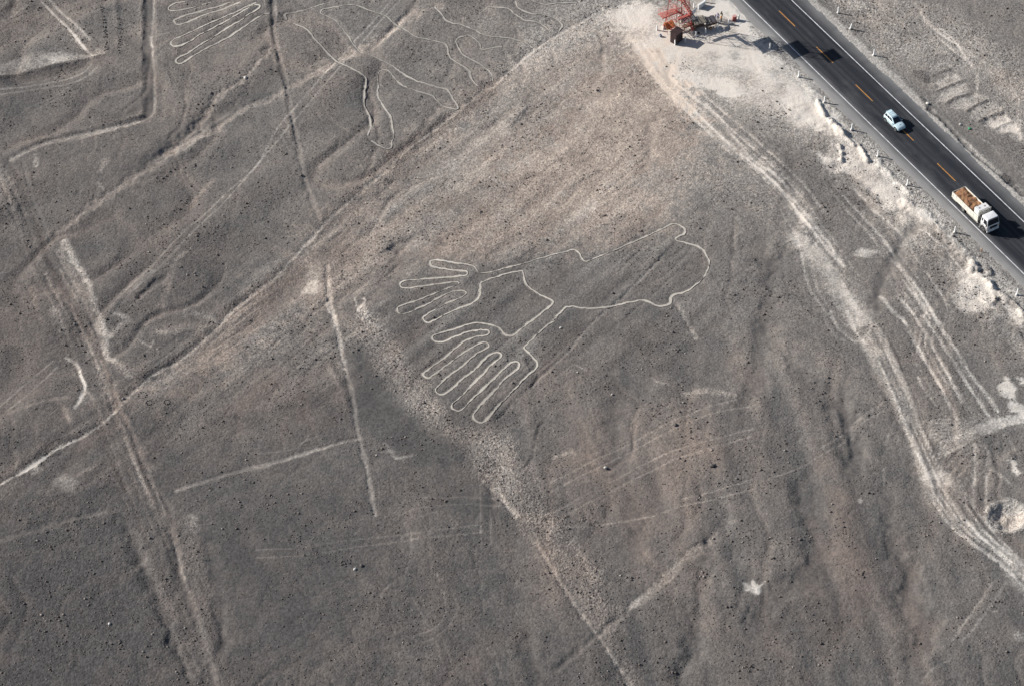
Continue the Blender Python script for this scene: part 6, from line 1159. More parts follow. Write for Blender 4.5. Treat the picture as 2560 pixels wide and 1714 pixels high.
def make_truck():
    root = empty('truck', ab(8.6, 76.95, 0.045), ROAD_RZ)      # local x = 0 at the tail, 9.2 at the nose
    tag(root, 'white cab-over flatbed truck loaded with orange-brown earth on the near lane', 'truck')
    # chassis
    ch = MB()
    for s in (-1, 1): ch.box((4.4, s*0.42, 0.80), (8.4, 0.10, 0.24))
    for x in (0.6, 2.0, 3.6, 5.2, 6.6): ch.box((x, 0, 0.80), (0.12, 0.76, 0.16))
    ch.bar((2.95, -1.0, 0.5), (2.95, 1.0, 0.5), 0.11, 10); ch.bar((8.2, -1.0, 0.5), (8.2, 1.0, 0.5), 0.09, 10)
    ch.build('chassis', M_CHASSIS, root)
    for s in (-1, 1):
        wheel(root, 8.20, s*1.07, 0.50, 0.30, M_STEELRIM, s); wheel(root, 2.95, s*1.08, 0.50, 0.28, M_STEELRIM, s); wheel(root, 2.95, s*0.76, 0.50, 0.26, M_STEELRIM, s)
    # flat bed
    MB().box((3.38, 0, 1.00), (6.76, 2.48, 0.14)).build('bed_floor', mat('bed_planks', (0.22, 0.16, 0.11), 0.85, var=0.25, scale=4, bump=0.01), root, bevel=0.01)
    for s in (-1, 1):
        for k in range(3):
            x0 = 0.02+k*2.25; sb = MB().box((x0+1.11, s*1.245, 1.52), (2.21, 0.06, 0.92)).build('side_board', M_BEDW, root, bevel=0.012)
            for x in (0.35, 1.1, 1.85): MB().box((x0+x, s*1.285, 1.50), (0.07, 0.03, 0.84)).build('stiffener', M_BEDW, sb, bevel=0.006)
        MB().box((3.38, s*1.26, 1.02), (6.76, 0.07, 0.16)).build('bed_rail', M_BEDW, root, bevel=0.01)
        for zz in (0.62, 0.80): MB().box((5.3, s*1.18, zz), (2.9, 0.04, 0.07)).build('side_guard', M_BEDW, root, bevel=0.006)
        MB().box((0.7, s*1.18, 0.72), (1.1, 0.04, 0.07)).build('side_guard', M_BEDW, root, bevel=0.006)
        for x in (4.2, 5.3, 6.4): MB().box((x, s*1.17, 0.82), (0.05, 0.05, 0.40)).build('guard_bracket', M_CHASSIS, root)
    MB().box((0.03, 0, 1.52), (0.06, 2.43, 0.92)).build('tailboard', M_BEDW, root, bevel=0.012)
    MB().box((0.0, 0, 0.66), (0.10, 2.2, 0.14)).build('rear_bumper', M_CHASSIS, root, bevel=0.02)
    for s in (-1, 1): MB().box((-0.03, s*0.95, 0.80), (0.05, 0.30, 0.12)).build('tail_light', M_RED, root, bevel=0.01)
    # load: lumpy earth with a hollow towards the cab
    nx_, ny_ = 70, 34; lx = np.linspace(0.08, 5.15, nx_); ly = np.linspace(-1.20, 1.20, ny_); LX, LY = np.meshgrid(lx, ly, indexing='ij')
    cf = sstep(5.15, 3.9, LX-0.25*LY+vnoise(LX, LY, 0.5, 63)*0.6)
    LZ = 1.15 + 0.62*cf + vnoise(LX, LY, 1.3, 61)*0.46*cf + vnoise(LX, LY, 0.6, 62)*0.26*(0.3+cf) + vnoise(LX, LY, 0.25, 64)*0.10
    LZ += 0.16*cf*(1-(LY/1.2)**2) - 0.30*np.exp(-((LX-3.95)/0.33)**2-((LY+0.15)/0.5)**2)
    LZ = np.clip(LZ, 1.09, 2.12)
    li = np.arange(nx_*ny_).reshape(nx_, ny_); lf = np.stack([li[:-1, :-1], li[1:, :-1], li[1:, 1:], li[:-1, 1:]], -1).reshape(-1, 4)
    M_EARTH = mat('orange_earth', (0.27, 0.135, 0.070), 0.95, var=0.35, scale=2.2, dirt=(0.40, 0.235, 0.10), dirt_amt=0.8, bump=0.05)
    fast_mesh('earth_load', np.stack([LX, LY, LZ], -1).reshape(-1, 3), lf, M_EARTH, root, smooth=True)
    for k, (x, y, r_) in enumerate([(4.75, 0.35, 0.16), (4.85, -0.35, 0.12), (4.95, 0.75, 0.10)]): MB().bar((x, y, 1.16), (x-0.5, y+0.6, 1.30), r_, 7).build('timber', mat('load_timber', (0.40, 0.22, 0.11), 0.85, var=0.2, scale=3), root)
    # white box standing behind the headboard
    bxo = MB().box((5.98, 0.0, 2.08), (1.12, 2.16, 1.62)).build('storage_box', mat('box_white', (0.76, 0.76, 0.76), 0.5, var=0.06, scale=2, dirt=(0.45, 0.42, 0.38), dirt_amt=0.35), root, bevel=0.04)
    for y in (-0.55, 0.45): MB().lathe([(0.14, 0), (0.14, 0.05), (0.10, 0.07), (0.01, 0.07)], (5.98, y, 2.885), 'Z', 14).build('hatch', mat('hatch_grey', (0.28, 0.27, 0.25), 0.6), bxo)
    MB().bar((5.40, -0.5, 2.70), (5.40, -0.5, 2.98), 0.07, 8).build('vent_pipe', M_BLACK, bxo)
    # slatted headboard
    hb = MB(); hb.box((6.66, 0, 1.12), (0.09, 2.46, 0.12)); hb.box((6.66, 0, 2.80), (0.09, 2.46, 0.10)); hb.box((6.66, 0, 2.0), (0.07, 2.40, 0.08))
    for s in (-1, 1): hb.box((6.66, s*1.19, 1.95), (0.10, 0.10, 1.70))
    hbo = hb.build('headboard', M_BEDW, root, bevel=0.01)
    for k in range(11): MB().box((6.67, -1.0+0.2*k, 1.95), (0.05, 0.09, 1.66)).build('slat', M_BEDW, hbo)
    # cab
    x0, x1 = 7.35, 9.14
    lo = [(x0, -1.20, 0.62), (x1+0.02, -1.20, 0.62), (x1+0.02, 1.20, 0.62), (x0, 1.20, 0.62)]
    md = [(x0, -1.20, 1.55), (x1, -1.20, 1.55), (x1, 1.20, 1.55), (x0, 1.20, 1.55)]
    hi = [(x0+0.08, -1.08, 2.74), (x1-0.26, -1.06, 2.66), (x1-0.26, 1.06, 2.66), (x0+0.08, 1.08, 2.74)]
    def loop(a, n=5):
        """rounded plan outline through four corners"""
        out = []; c = sum((Vector(v) for v in a), Vector())/4
        for i in range(4):
            v = Vector(a[i]); p_ = Vector(a[i-1]); q_ = Vector(a[(i+1) % 4]); r_ = 0.16
            s_ = v+(p_-v).normalized()*r_; e_ = v+(q_-v).normalized()*r_
            for k in range(n):
                t_ = k/(n-1); out.append(tuple(s_*(1-t_)**2 + v*2*t_*(1-t_) + e_*t_**2))
        return out
    def lerp4(a, b, t_): return [tuple(Vector(p).lerp(Vector(q), t_)) for p, q in zip(a, b)]
    def shrink(a, k, dz): 
        c = sum((Vector(v) for v in a), Vector())/4; return [tuple(c+(Vector(v)-c)*k+Vector((0, 0, dz))) for v in a]
    MB().loft([loop(lo), loop(md), loop(lerp4(md, hi, 0.5)), loop(hi), loop(shrink(hi, 0.95, 0.07)), loop(shrink(hi, 0.80, 0.10))]).build('cab', M_TRUCKW, root, smooth=True)
    def face(i, j, u0, u1, v0, v1):
        A, B, C, D = Vector(md[i]), Vector(md[j]), Vector(hi[j]), Vector(hi[i]); f = lambda u, v: (A.lerp(B, u)).lerp(D.lerp(C, u), v)
        return [f(u0, v0), f(u1, v0), f(u1, v1), f(u0, v1)]
    def slab(name, p, ma, lift=0.012):
        l, h = quad_panel(p, 0, lift, 0.05); return MB().hexa(l, h).build(name, ma, root, bevel=0.012, seg=2)
    slab('windscreen', face(1, 2, 0.05, 0.95, 0.10, 0.88), M_GLASS, 0.014)
    slab('side_window', face(0, 1, 0.42, 0.90, 0.10, 0.80), M_GLASS); slab('side_window', face(2, 3, 0.10, 0.58, 0.10, 0.80), M_GLASS)
    slab('quarter_window', face(0, 1, 0.12, 0.30, 0.30, 0.78), M_GLASS); slab('quarter_window', face(2, 3, 0.70, 0.88, 0.30, 0.78), M_GLASS)
    for s in (-1, 1):
        for x in (7.95, 8.92): MB().box((x, s*1.203, 1.25), (0.015, 0.012, 1.0)).build('door_seam', M_BLACK, root)
        MB().box((8.15, s*1.215, 1.35), (0.18, 0.04, 0.05)).build('door_handle', M_BLACK, root)
        MB().lathe([(0.62, -0.03), (0.62, 0.02), (0.05, 0.02)], (8.20, s*1.195, 0.52), 'Y', 24).build('wheel_arch', M_BLACK, root)
        mi = MB(); mi.box((9.10, s*1.42, 1.95), (0.10, 0.20, 0.48)); mi.build('side_mirror', M_BLACK, root, bevel=0.03)
        MB().bar((9.0, s*1.15, 2.15), (9.10, s*1.40, 2.15), 0.02).build('mirror_arm', M_BLACK, root)
        hl = MB().box((9.165, s*0.92, 0.86), (0.06, 0.36, 0.20)).build('headlight', M_LAMP, root, bevel=0.03); MB().box((9.165, s*1.12, 1.06), (0.05, 0.12, 0.12)).build('indicator', M_AMB, root, bevel=0.02)
        st_ = MB(); st_.box((7.35, s*1.22, 0.55), (0.05, 0.06, 0.8)); st_.box((7.35, s*1.25, 0.28), (0.30, 0.12, 0.04)); st_.build('step', M_STEELRIM, root)
    gp = MB().box((9.165, 0, 1.22), (0.03, 1.45, 0.42)).build('grille', M_BLACK, root, bevel=0.10, seg=3) if False else None
    g_ = MB(); gx = 9.150
    pts = []
    for cx_, cy_, a0 in ((0.55, 0.10, 0), (-0.55, 0.10, 90), (-0.55, -0.10, 180), (0.55, -0.10, 270)):
        for k in range(5): a_ = R(a0+k*22.5); pts.append((cx_+0.17*math.cos(a_), 1.18+cy_+0.12*math.sin(a_)))
    g_.loft([[(gx, y, z) for y, z in pts], [(gx+0.05, y, z) for y, z in pts]]); gro = g_.build('grille', M_GLASS, root)
    for k in range(3): MB().box((gx+0.055, 0, 1.08+0.10*k), (0.02, 1.25, 0.03)).build('grille_bar', M_CHASSIS, gro)
    MB().box((9.12, 0, 0.50), (0.20, 2.36, 0.34)).build('bumper', M_TRUCKW, root, bevel=0.07, seg=3)
    MB().box((9.225, 0, 0.42), (0.02, 0.50, 0.12)).build('number_plate', M_POST, root)
    for s in (-1, 1): MB().box((9.215, s*0.80, 0.46), (0.03, 0.22, 0.12)).build('fog_lamp', M_LAMP, root, bevel=0.02)
    ac = MB(); ac.bar((7.0, -0.95, 0.9), (7.0, -0.95, 2.5), 0.07, 8); ac.box((6.98, 0, 1.3), (0.42, 1.6, 0.9)); ac.build('engine_rear', M_CHASSIS, root)
    MB().lathe([(0.26, -0.5), (0.28, -0.45), (0.28, 0.45), (0.26, 0.5)], (6.2, 0.95, 0.72), 'X', 16).build('fuel_tank', M_STEELRIM, root)
    MB().box((9.0, 0, 2.72), (0.16, 1.9, 0.05)).build('sun_visor', M_BLACK, root, bevel=0.015)
    return root
make_truck()

# ------------------------------------------------------------------ lookout tower (continues above the picture and throws the long shadow)
TC = np.array([30.3, 73.4]); M_TRED = mat('tower_red_paint', (0.48, 0.075, 0.055), 0.55, var=0.18, scale=3, dirt=(0.55, 0.30, 0.25), dirt_amt=0.5)
M_TDECK = mat('tower_deck_red', (0.55, 0.14, 0.11), 0.6, var=0.15, scale=2, dirt=(0.6, 0.35, 0.28), dirt_amt=0.5)
M_CONC = mat('footing_concrete', (0.50, 0.46, 0.42), 0.85, var=0.15, scale=6, bump=0.02)
tower = empty('lookout_tower', (TC[0], TC[1], gz(*TC)), ROAD_RZ)
tag(tower, 'red steel lattice lookout tower with stairs and railed decks beside the road', 'tower')
HS = [(0, 1.80), (3.4, 1.45), (8.6, 1.10), (11.6, 0.95), (15.3, 0.95)]
def half(z):
    for (z0, h0), (z1, h1) in zip(HS[:-1], HS[1:]):
        if z <= z1: return h0+(h1-h0)*(z-z0)/(z1-z0)
    return HS[-1][1]
CR = [(-1, -1), (1, -1), (1, 1), (-1, 1)]
for sx_, sy_ in CR:
    lg = MB()
    for (z0, h0), (z1, h1) in zip(HS[:-1], HS[1:]): lg.bar((sx_*h0, sy_*h0, z0), (sx_*h1, sy_*h1, z1+0.02), 0.065)
    lg.build('leg', M_TRED, tower)
    MB().loft([[(sx_*1.80+x*k, sy_*1.80+y*k, z) for x, y in CR] for z, k in ((-0.2, 0.42), (0.25, 0.36), (0.5, 0.22))]).build('footing', M_CONC, tower, bevel=0.02)
    gus = MB(); gus.box((sx_*1.76, sy_*1.76, 0.62), (0.30, 0.30, 0.36)); gus.build('base_plate', M_TRED, tower, bevel=0.02)
lev = [0.3, 1.9, 3.4, 6.0, 8.6, 10.1, 11.6, 13.4, 15.3]
for z0, z1 in zip(lev[:-1], lev[1:]):
    h0, h1 = half(z0), half(z1)
    for k in range(4):
        (ax, ay), (bx_, by_) = CR[k], CR[(k+1) % 4]
        if z0 < 11:
            MB().bar((ax*h0, ay*h0, z0), (bx_*h1, by_*h1, z1), 0.026).build('brace', M_TRED, tower); MB().bar((bx_*h0, by_*h0, z0), (ax*h1, ay*h1, z1), 0.026).build('brace', M_TRED, tower)
        MB().bar((ax*h1, ay*h1, z1), (bx_*h1, by_*h1, z1), 0.03).build('girt', M_TRED, tower)
def deck(z, x0, x1, y0, y1, rail=True, solid=0.06):
    dm = MB(); ns_ = int((x1-x0)/0.22)
    for i in range(ns_): dm.box((x0+(i+0.5)*(x1-x0)/ns_, (y0+y1)/2, z), ((x1-x0)/ns_*(0.62 if z < 6 else 0.97), y1-y0, solid*0.5))
    d = dm.build('deck', M_TDECK, tower)
    MB().box((x0, (y0+y1)/2, z-0.09), (0.07, y1-y0, 0.14)).build('deck_beam', M_TRED, d); MB().box((x1, (y0+y1)/2, z-0.09), (0.07, y1-y0, 0.14)).build('deck_beam', M_TRED, d)
    if rail:
        r_ = MB(); c_ = [(x0, y0), (x1, y0), (x1, y1), (x0, y1)]
        for k in range(4):
            p, q = c_[k], c_[(k+1) % 4]
            for zz in (0.35, 0.7, 1.05): r_.bar((p[0], p[1], z+zz), (q[0], q[1], z+zz), 0.018)
            n_ = max(2, int(math.hypot(q[0]-p[0], q[1]-p[1])/0.5))
            for i in range(n_): t_ = i/n_; r_.bar((p[0]+(q[0]-p[0])*t_, p[1]+(q[1]-p[1])*t_, z), (p[0]+(q[0]-p[0])*t_, p[1]+(q[1]-p[1])*t_, z+1.05), 0.014)
        r_.build('railing', M_TDECK, d)
    return d
deck(3.20, -2.2, -0.8, -2.8, 0.3)
for y_ in (-2.7, -1.45): MB().bar((-1.5, y_, 3.12), (-1.5, max(y_, -1.5)+0.1 if y_ < -2 else -1.45, 2.2), 0.045).build('bracket', M_TRED, tower)
deck(8.7, -1.6, 1.7, -1.6, 1.7)
deck(11.6, -1.6, 2.1, -1.5, 1.9)
rfm = MB(); rfm.hexa([(x*1.45, y*1.45, 15.2) for x, y in CR], [(x*0.35, y*0.35, 15.95) for x, y in CR]); rfm.build('roof', M_TDECK, tower)
def stair(p, q, wd):
    p = Vector(p); q = Vector(q); d = (q-p); hd = Vector((d.x, d.y, 0)).normalized(); sd_ = Vector((-hd.y, hd.x, 0))*(wd/2); s = MB()
    for k in (-1, 1):
        a, b = p+sd_*k, q+sd_*k
        s.hexa([tuple(a+Vector((0, 0, -0.14))+sd_.normalized()*0.03), tuple(b+Vector((0, 0, -0.14))+sd_.normalized()*0.03), tuple(b+Vector((0, 0, -0.14))-sd_.normalized()*0.03), tuple(a+Vector((0, 0, -0.14))-sd_.normalized()*0.03)],
               [tuple(a+Vector((0, 0, 0.14))+sd_.normalized()*0.03), tuple(b+Vector((0, 0, 0.14))+sd_.normalized()*0.03), tuple(b+Vector((0, 0, 0.14))-sd_.normalized()*0.03), tuple(a+Vector((0, 0, 0.14))-sd_.normalized()*0.03)])
        s.bar(a+Vector((0, 0, 0.95)), b+Vector((0, 0, 0.95)), 0.028)
        for i in range(6): t_ = i/5; c = a.lerp(b, t_); s.bar(c, c+Vector((0, 0, 0.95)), 0.02)
    o_ = s.build('stair_flight', M_TDECK, tower); n_ = int(abs(d.z)/0.22); tr = MB(); rz_ = Matrix.Rotation(math.atan2(hd.y, hd.x), 3, 'Z')
    for i in range(n_): tr.box(p.lerp(q, (i+0.5)/n_), (0.27, wd-0.04, 0.035), rz_)
    tr.build('treads', M_TDECK, o_)
stair((1.5, 2.3, 0.1), (-1.0, 2.0, 1.9), 0.6); stair((-1.25, 1.7, 1.95), (-1.35, 0.2, 3.2), 0.6)
stair((1.05, 1.75, 3.7), (-0.8, 1.1, 5.6), 0.6); stair((-0.9, 0.6, 5.65), (0.7, -0.5, 7.2), 0.6); stair((0.8, 0.0, 7.25), (0.6, 1.2, 8.7), 0.6)
stair((0.7, -0.8, 8.75), (0.7, 0.8, 10.1), 0.6); stair((-0.3, 0.8, 10.15), (-0.3, -0.8, 11.6), 0.6)
deck(3.65, 0.85, 1.35, -0.9, 1.9, rail=False)

# ------------------------------------------------------------------ stalls and yard clutter
M_BROWN = mat('booth_brown', (0.034, 0.017, 0.018), 0.8, var=0.2, scale=4, dirt=(0.10, 0.055, 0.05), dirt_amt=0.4)
M_REED = mat('reed_mat', (0.27, 0.24, 0.195), 0.95, var=0.3, scale=9, dirt=(0.20, 0.17, 0.14), dirt_amt=0.6, bump=0.02)
M_REED2 = mat('reed_mat_grey', (0.26, 0.25, 0.24), 0.95, var=0.3, scale=9, dirt=(0.14, 0.13, 0.12), dirt_amt=0.6, bump=0.02)
M_WOOD = mat('stall_wood', (0.19, 0.13, 0.09), 0.85, var=0.2, scale=5)
M_TARP = mat('orange_tarp', (0.62, 0.235, 0.075), 0.7, var=0.12, scale=2, bump=0.03)
bp_ = ab(-48.0, 59.6)
booth = empty('booth', (bp_[0], bp_[1], gz(bp_[0], bp_[1])), R(48)); tag(booth, 'dark brown wooden booth under the front leg of the tower', 'booth')
for k in range(7): MB().box((-0.80+0.26*k, -0.62, 1.05), (0.25, 0.05+0.012*(k % 2), 2.0)).build('plank', M_BROWN, booth, bevel=0.006)
for k in range(5): MB().box((-0.92, -0.5+0.25*k, 1.05), (0.05+0.012*(k % 2), 0.24, 2.0)).build('plank', M_BROWN, booth, bevel=0.006)
bw = MB(); bw.box((0.0, 0.62, 1.05), (1.86, 0.05, 2.0)); bw.box((0.92, 0, 0.55), (0.05, 1.2, 1.0)); bw.build('wall', M_BROWN, booth, bevel=0.006)
MB().hexa([(-1.02, -0.75, 2.06), (1.02, -0.75, 2.06), (1.02, 0.75, 2.22), (-1.02, 0.75, 2.22)], [(-1.02, -0.75, 2.11), (1.02, -0.75, 2.11), (1.02, 0.75, 2.27), (-1.02, 0.75, 2.27)]).build('roof', M_BROWN, booth, bevel=0.01)

def stall(a, b, rz, sx_, sy_, h, label, mreed, seed):
    r = random.Random(seed); x, y, _ = ab(a, b); root = empty('market_stall', (x, y, gz(x, y)), rz); tag(root, label, 'stall', 'market stalls below the tower')
    for i in (-1, 1):
        for j in (-1, 1): MB().bar((i*sx_*0.46, j*sy_*0.45, -0.1), (i*sx_*0.46, j*sy_*0.45, h+0.15*j), 0.045, 6).build('pole', M_WOOD, root)
    n_ = int(sx_/0.24); rf = MB()
    for j in (-1, 0, 1): rf.bar((-sx_*0.5, j*sy_*0.42, h-0.05+0.15*j), (sx_*0.5, j*sy_*0.42, h-0.05+0.15*j), 0.035, 5)
    ro = rf.build('roof_frame', M_WOOD, root)
    for k in range(n_):
        xx = -sx_/2+(k+0.5)*sx_/n_; j1 = r.uniform(-.08, .08); j2 = r.uniform(-.06, .06)
        MB().hexa([(xx-0.115, -sy_*0.52+j1, h-0.17+j2), (xx+0.115, -sy_*0.52+j1, h-0.16+j2), (xx+0.115, sy_*0.52+j1, h+0.17+j2), (xx-0.115, sy_*0.52+j1, h+0.16+j2)],
                  [(xx-0.115, -sy_*0.52+j1, h-0.14+j2), (xx+0.115, -sy_*0.52+j1, h-0.13+j2), (xx+0.115, sy_*0.52+j1, h+0.20+j2), (xx-0.115, sy_*0.52+j1, h+0.19+j2)]).build('reed_strip', mreed, ro)
    tb = MB(); tb.box((0, -sy_*0.15, 0.72), (sx_*0.86, sy_*0.55, 0.05))
    for i in (-1, 1):
        for j in (-1, 1): tb.box((i*sx_*0.38, -sy_*0.15+j*sy_*0.22, 0.35), (0.06, 0.06, 0.72))
    tb.build('counter', M_WOOD, root)
    return root
stall(-50.1, 63.2, R(25), 2.6, 1.7, 2.15, 'grey reed-roofed market stall beneath the middle of the tower', M_REED2, 1)
stall(-48.9, 64.7, R(20), 2.3, 1.5, 1.75, 'tan reed-roofed market stall just right of the tower legs', M_REED, 2)
stall(-48.3, 66.6, R(22), 2.0, 1.4, 1.5, 'dark cloth-roofed stall added to extend the shade between the reed stalls and the visitors', mat('dark_cloth_roof', (0.09, 0.085, 0.095), 0.9, var=0.25, scale=6), 3)  # extra stall, added so the shade runs on unbroken to the right
tp = ab(-50.9, 60.0); tarp = empty('tarpaulin', (tp[0], tp[1], gz(tp[0], tp[1])), R(30)); tag(tarp, 'orange tarpaulin stretched on poles between the tower legs', 'tarpaulin')
n_ = 14; tx = np.linspace(-1, 1, n_); TX, TY = np.meshgrid(tx, tx, indexing='ij'); TZ = 1.55+0.35*TY+0.16*TX**2-0.12*TY**2+vnoise(TX, TY, 0.5, 71)*0.12
ti = np.arange(n_*n_).reshape(n_, n_); tf = np.stack([ti[:-1, :-1], ti[1:, :-1], ti[1:, 1:], ti[:-1, 1:]], -1).reshape(-1, 4)
top = np.stack([TX*0.85, TY*0.6, TZ-0.15], -1).reshape(-1, 3); bot = top-np.array([0, 0, 0.02]); bi = tf[:, ::-1]+n_*n_
rim = []; bd = list(ti[0, :])+list(ti[1:, -1])+list(ti[-1, -2::-1])+list(ti[-2:0:-1, 0])
for q0, q1 in zip(bd, bd[1:]+bd[:1]): rim.append((q0, q1, q1+n_*n_, q0+n_*n_))
fast_mesh('sheet', np.vstack([top, bot]), np.vstack([tf, bi, np.array(rim)]), M_TARP, tarp, smooth=True)
for i in (-1, 1):
    for j in (-1, 1): MB().bar((i*0.81, j*0.56, -0.1), (i*0.81, j*0.56, 1.60+0.32*j-0.14), 0.03, 6).build('pole', M_WOOD, tarp)
# goods laid out along the row of posts
gcol = [((0.45, 0.30, 0.20), 'tan'), ((0.30, 0.10, 0.07), 'dark red'), ((0.50, 0.44, 0.36), 'cream'), ((0.08, 0.07, 0.07), 'black'), ((0.20, 0.22, 0.30), 'slate blue'), ((0.42, 0.22, 0.10), 'rust')]
random.seed(12)
GOODS = [(-47.6, 66.3, 'rust clay pot', 5), (-49.3, 67.3, 'cream clay pot', 2), (-48.9, 67.9, 'tan clay pot', 0), (-48.0, 65.7, 'dark red clay pot', 1), (-47.7, 63.9, 'black clay pot', 3), (-50.4, 57.9, 'slate blue clay pot', 4)]
where = ['in the shade before the dark stall', 'behind the dark stall', 'between the dark stall and the visitors', 'at the right end of the tan stall', 'in the shade before the tan stall', 'at the left foot of the tower']
for (a, b, nm, ci), wh in zip(GOODS, where):
    x, y, _ = ab(a, b); k = random.uniform(0.8, 1.2); p = empty('clay_pot', (x, y, gz(x, y))); c, cn = gcol[ci]
    MB().lathe([(0.14*k, 0), (0.26*k, 0.14*k), (0.28*k, 0.26*k), (0.17*k, 0.42*k)], (0, 0, 0), 'Z', 14).build('belly', mat('pot_'+cn.replace(' ', '_'), c, 0.7), p, smooth=True)
    MB().lathe([(0.17*k, 0.42*k), (0.20*k, 0.48*k), (0.15*k, 0.48*k), (0.12*k, 0.40*k)], (0, 0, 0), 'Z', 14).build('rim', mat('pot_'+cn.replace(' ', '_'), c, 0.7), p, smooth=True)
    tag(p, nm+' '+wh, 'pot', 'goods set out by the stalls')
# red drum, white slab, sign wall, boards
M_DRUM = mat('drum_red', (0.33, 0.06, 0.055), 0.6, var=0.15, scale=4, dirt=(0.25, 0.12, 0.10), dirt_amt=0.5)
x, y = 40.14, 75.6; d = empty('drum', (x, y, gz(x, y))); MB().lathe([(0.36, 0), (0.36, 0.28), (0.385, 0.30), (0.36, 0.32), (0.36, 0.60), (0.385, 0.62), (0.36, 0.64), (0.36, 0.92), (0.34, 0.94)], (0, 0, 0), 'Z', 24).build('barrel', M_DRUM, d); MB().lathe([(0.33, 0.94), (0.33, 0.955), (0.05, 0.96)], (0, 0, 0), 'Z', 24).build('lid', mat('drum_lid_pink', (0.55, 0.30, 0.28), 0.6), d)
tag(d, 'dark red steel drum with a faded lid at the road side of the tower yard', 'drum')
def lump(name, x, y, s, ma, label, cat, seed, flat=0.65):
    vs, fs = rock_shape(seed, 2, flat); o = fast_mesh(name, np.array(vs)*s, fs, ma, smooth=False, attrs=None); o.location = (x, y, gz(x, y)+s*0.2); o.rotation_euler = (0, 0, seed*1.3); tag(o, label, cat); return o
M_WSTONE = mat('pale_stone', (0.62, 0.59, 0.54), 0.85, var=0.15, scale=6, bump=0.03); M_DSTONE = mat('dark_stone', (0.105, 0.094, 0.088), 0.85, var=0.25, scale=5, bump=0.03)
M_GREENP = mat('green_plastic', (0.05, 0.33, 0.14), 0.4, var=0.1)
lump('rock', 39.47, 74.65, 0.45, M_WSTONE, 'whitewashed stone at the foot of the yard post right of the visitors', 'rock', 4)
sw = empty('low_wall', (34.75, 79.5, gz(34.75, 79.5)), math.atan2(1.26, 1.35)); tag(sw, 'low whitewashed wall slab behind the tower yard', 'wall')
MB().box((0, 0, 0.42), (1.75, 0.26, 0.9)).build('slab', M_POST, sw, bevel=0.02); MB().box((0, 0, 0.90), (1.85, 0.36, 0.08)).build('coping', M_POST, sw, bevel=0.02)
bdx = empty('notice_board', (33.2, 76.8, gz(33.2, 76.8)), R(50)); tag(bdx, 'standing white notice board behind the right leg of the tower', 'board')
for s in (-1, 1): MB().bar((s*0.62, 0, -0.1), (s*0.62, 0, 1.75), 0.05, 6).build('post', M_POST, bdx)
MB().box((0, 0, 1.22), (1.5, 0.06, 1.0)).build('panel', M_POST, bdx, bevel=0.01)
bt = empty('table', (33.45, 75.72, gz(33.45, 75.72)), R(10)); tag(bt, 'low table under a blue cloth beside the notice board', 'table')
MB().box((0, 0, 0.62), (1.2, 0.75, 0.04)).build('top', M_WOOD, bt); M_BLUE = mat('blue_cloth', (0.075, 0.13, 0.30), 0.8, var=0.15, bump=0.02)
MB().hexa([(-0.66, -0.44, 0.30), (0.66, -0.44, 0.34), (0.66, 0.44, 0.28), (-0.66, 0.44, 0.33)], [(-0.62, -0.39, 0.67), (0.62, -0.39, 0.67), (0.62, 0.39, 0.67), (-0.62, 0.39, 0.67)]).build('cloth', M_BLUE, bt, bevel=0.02)
for i in (-1, 1):
    for j in (-1, 1): MB().box((i*0.52, j*0.3, 0.3), (0.05, 0.05, 0.62)).build('leg', M_WOOD, bt)

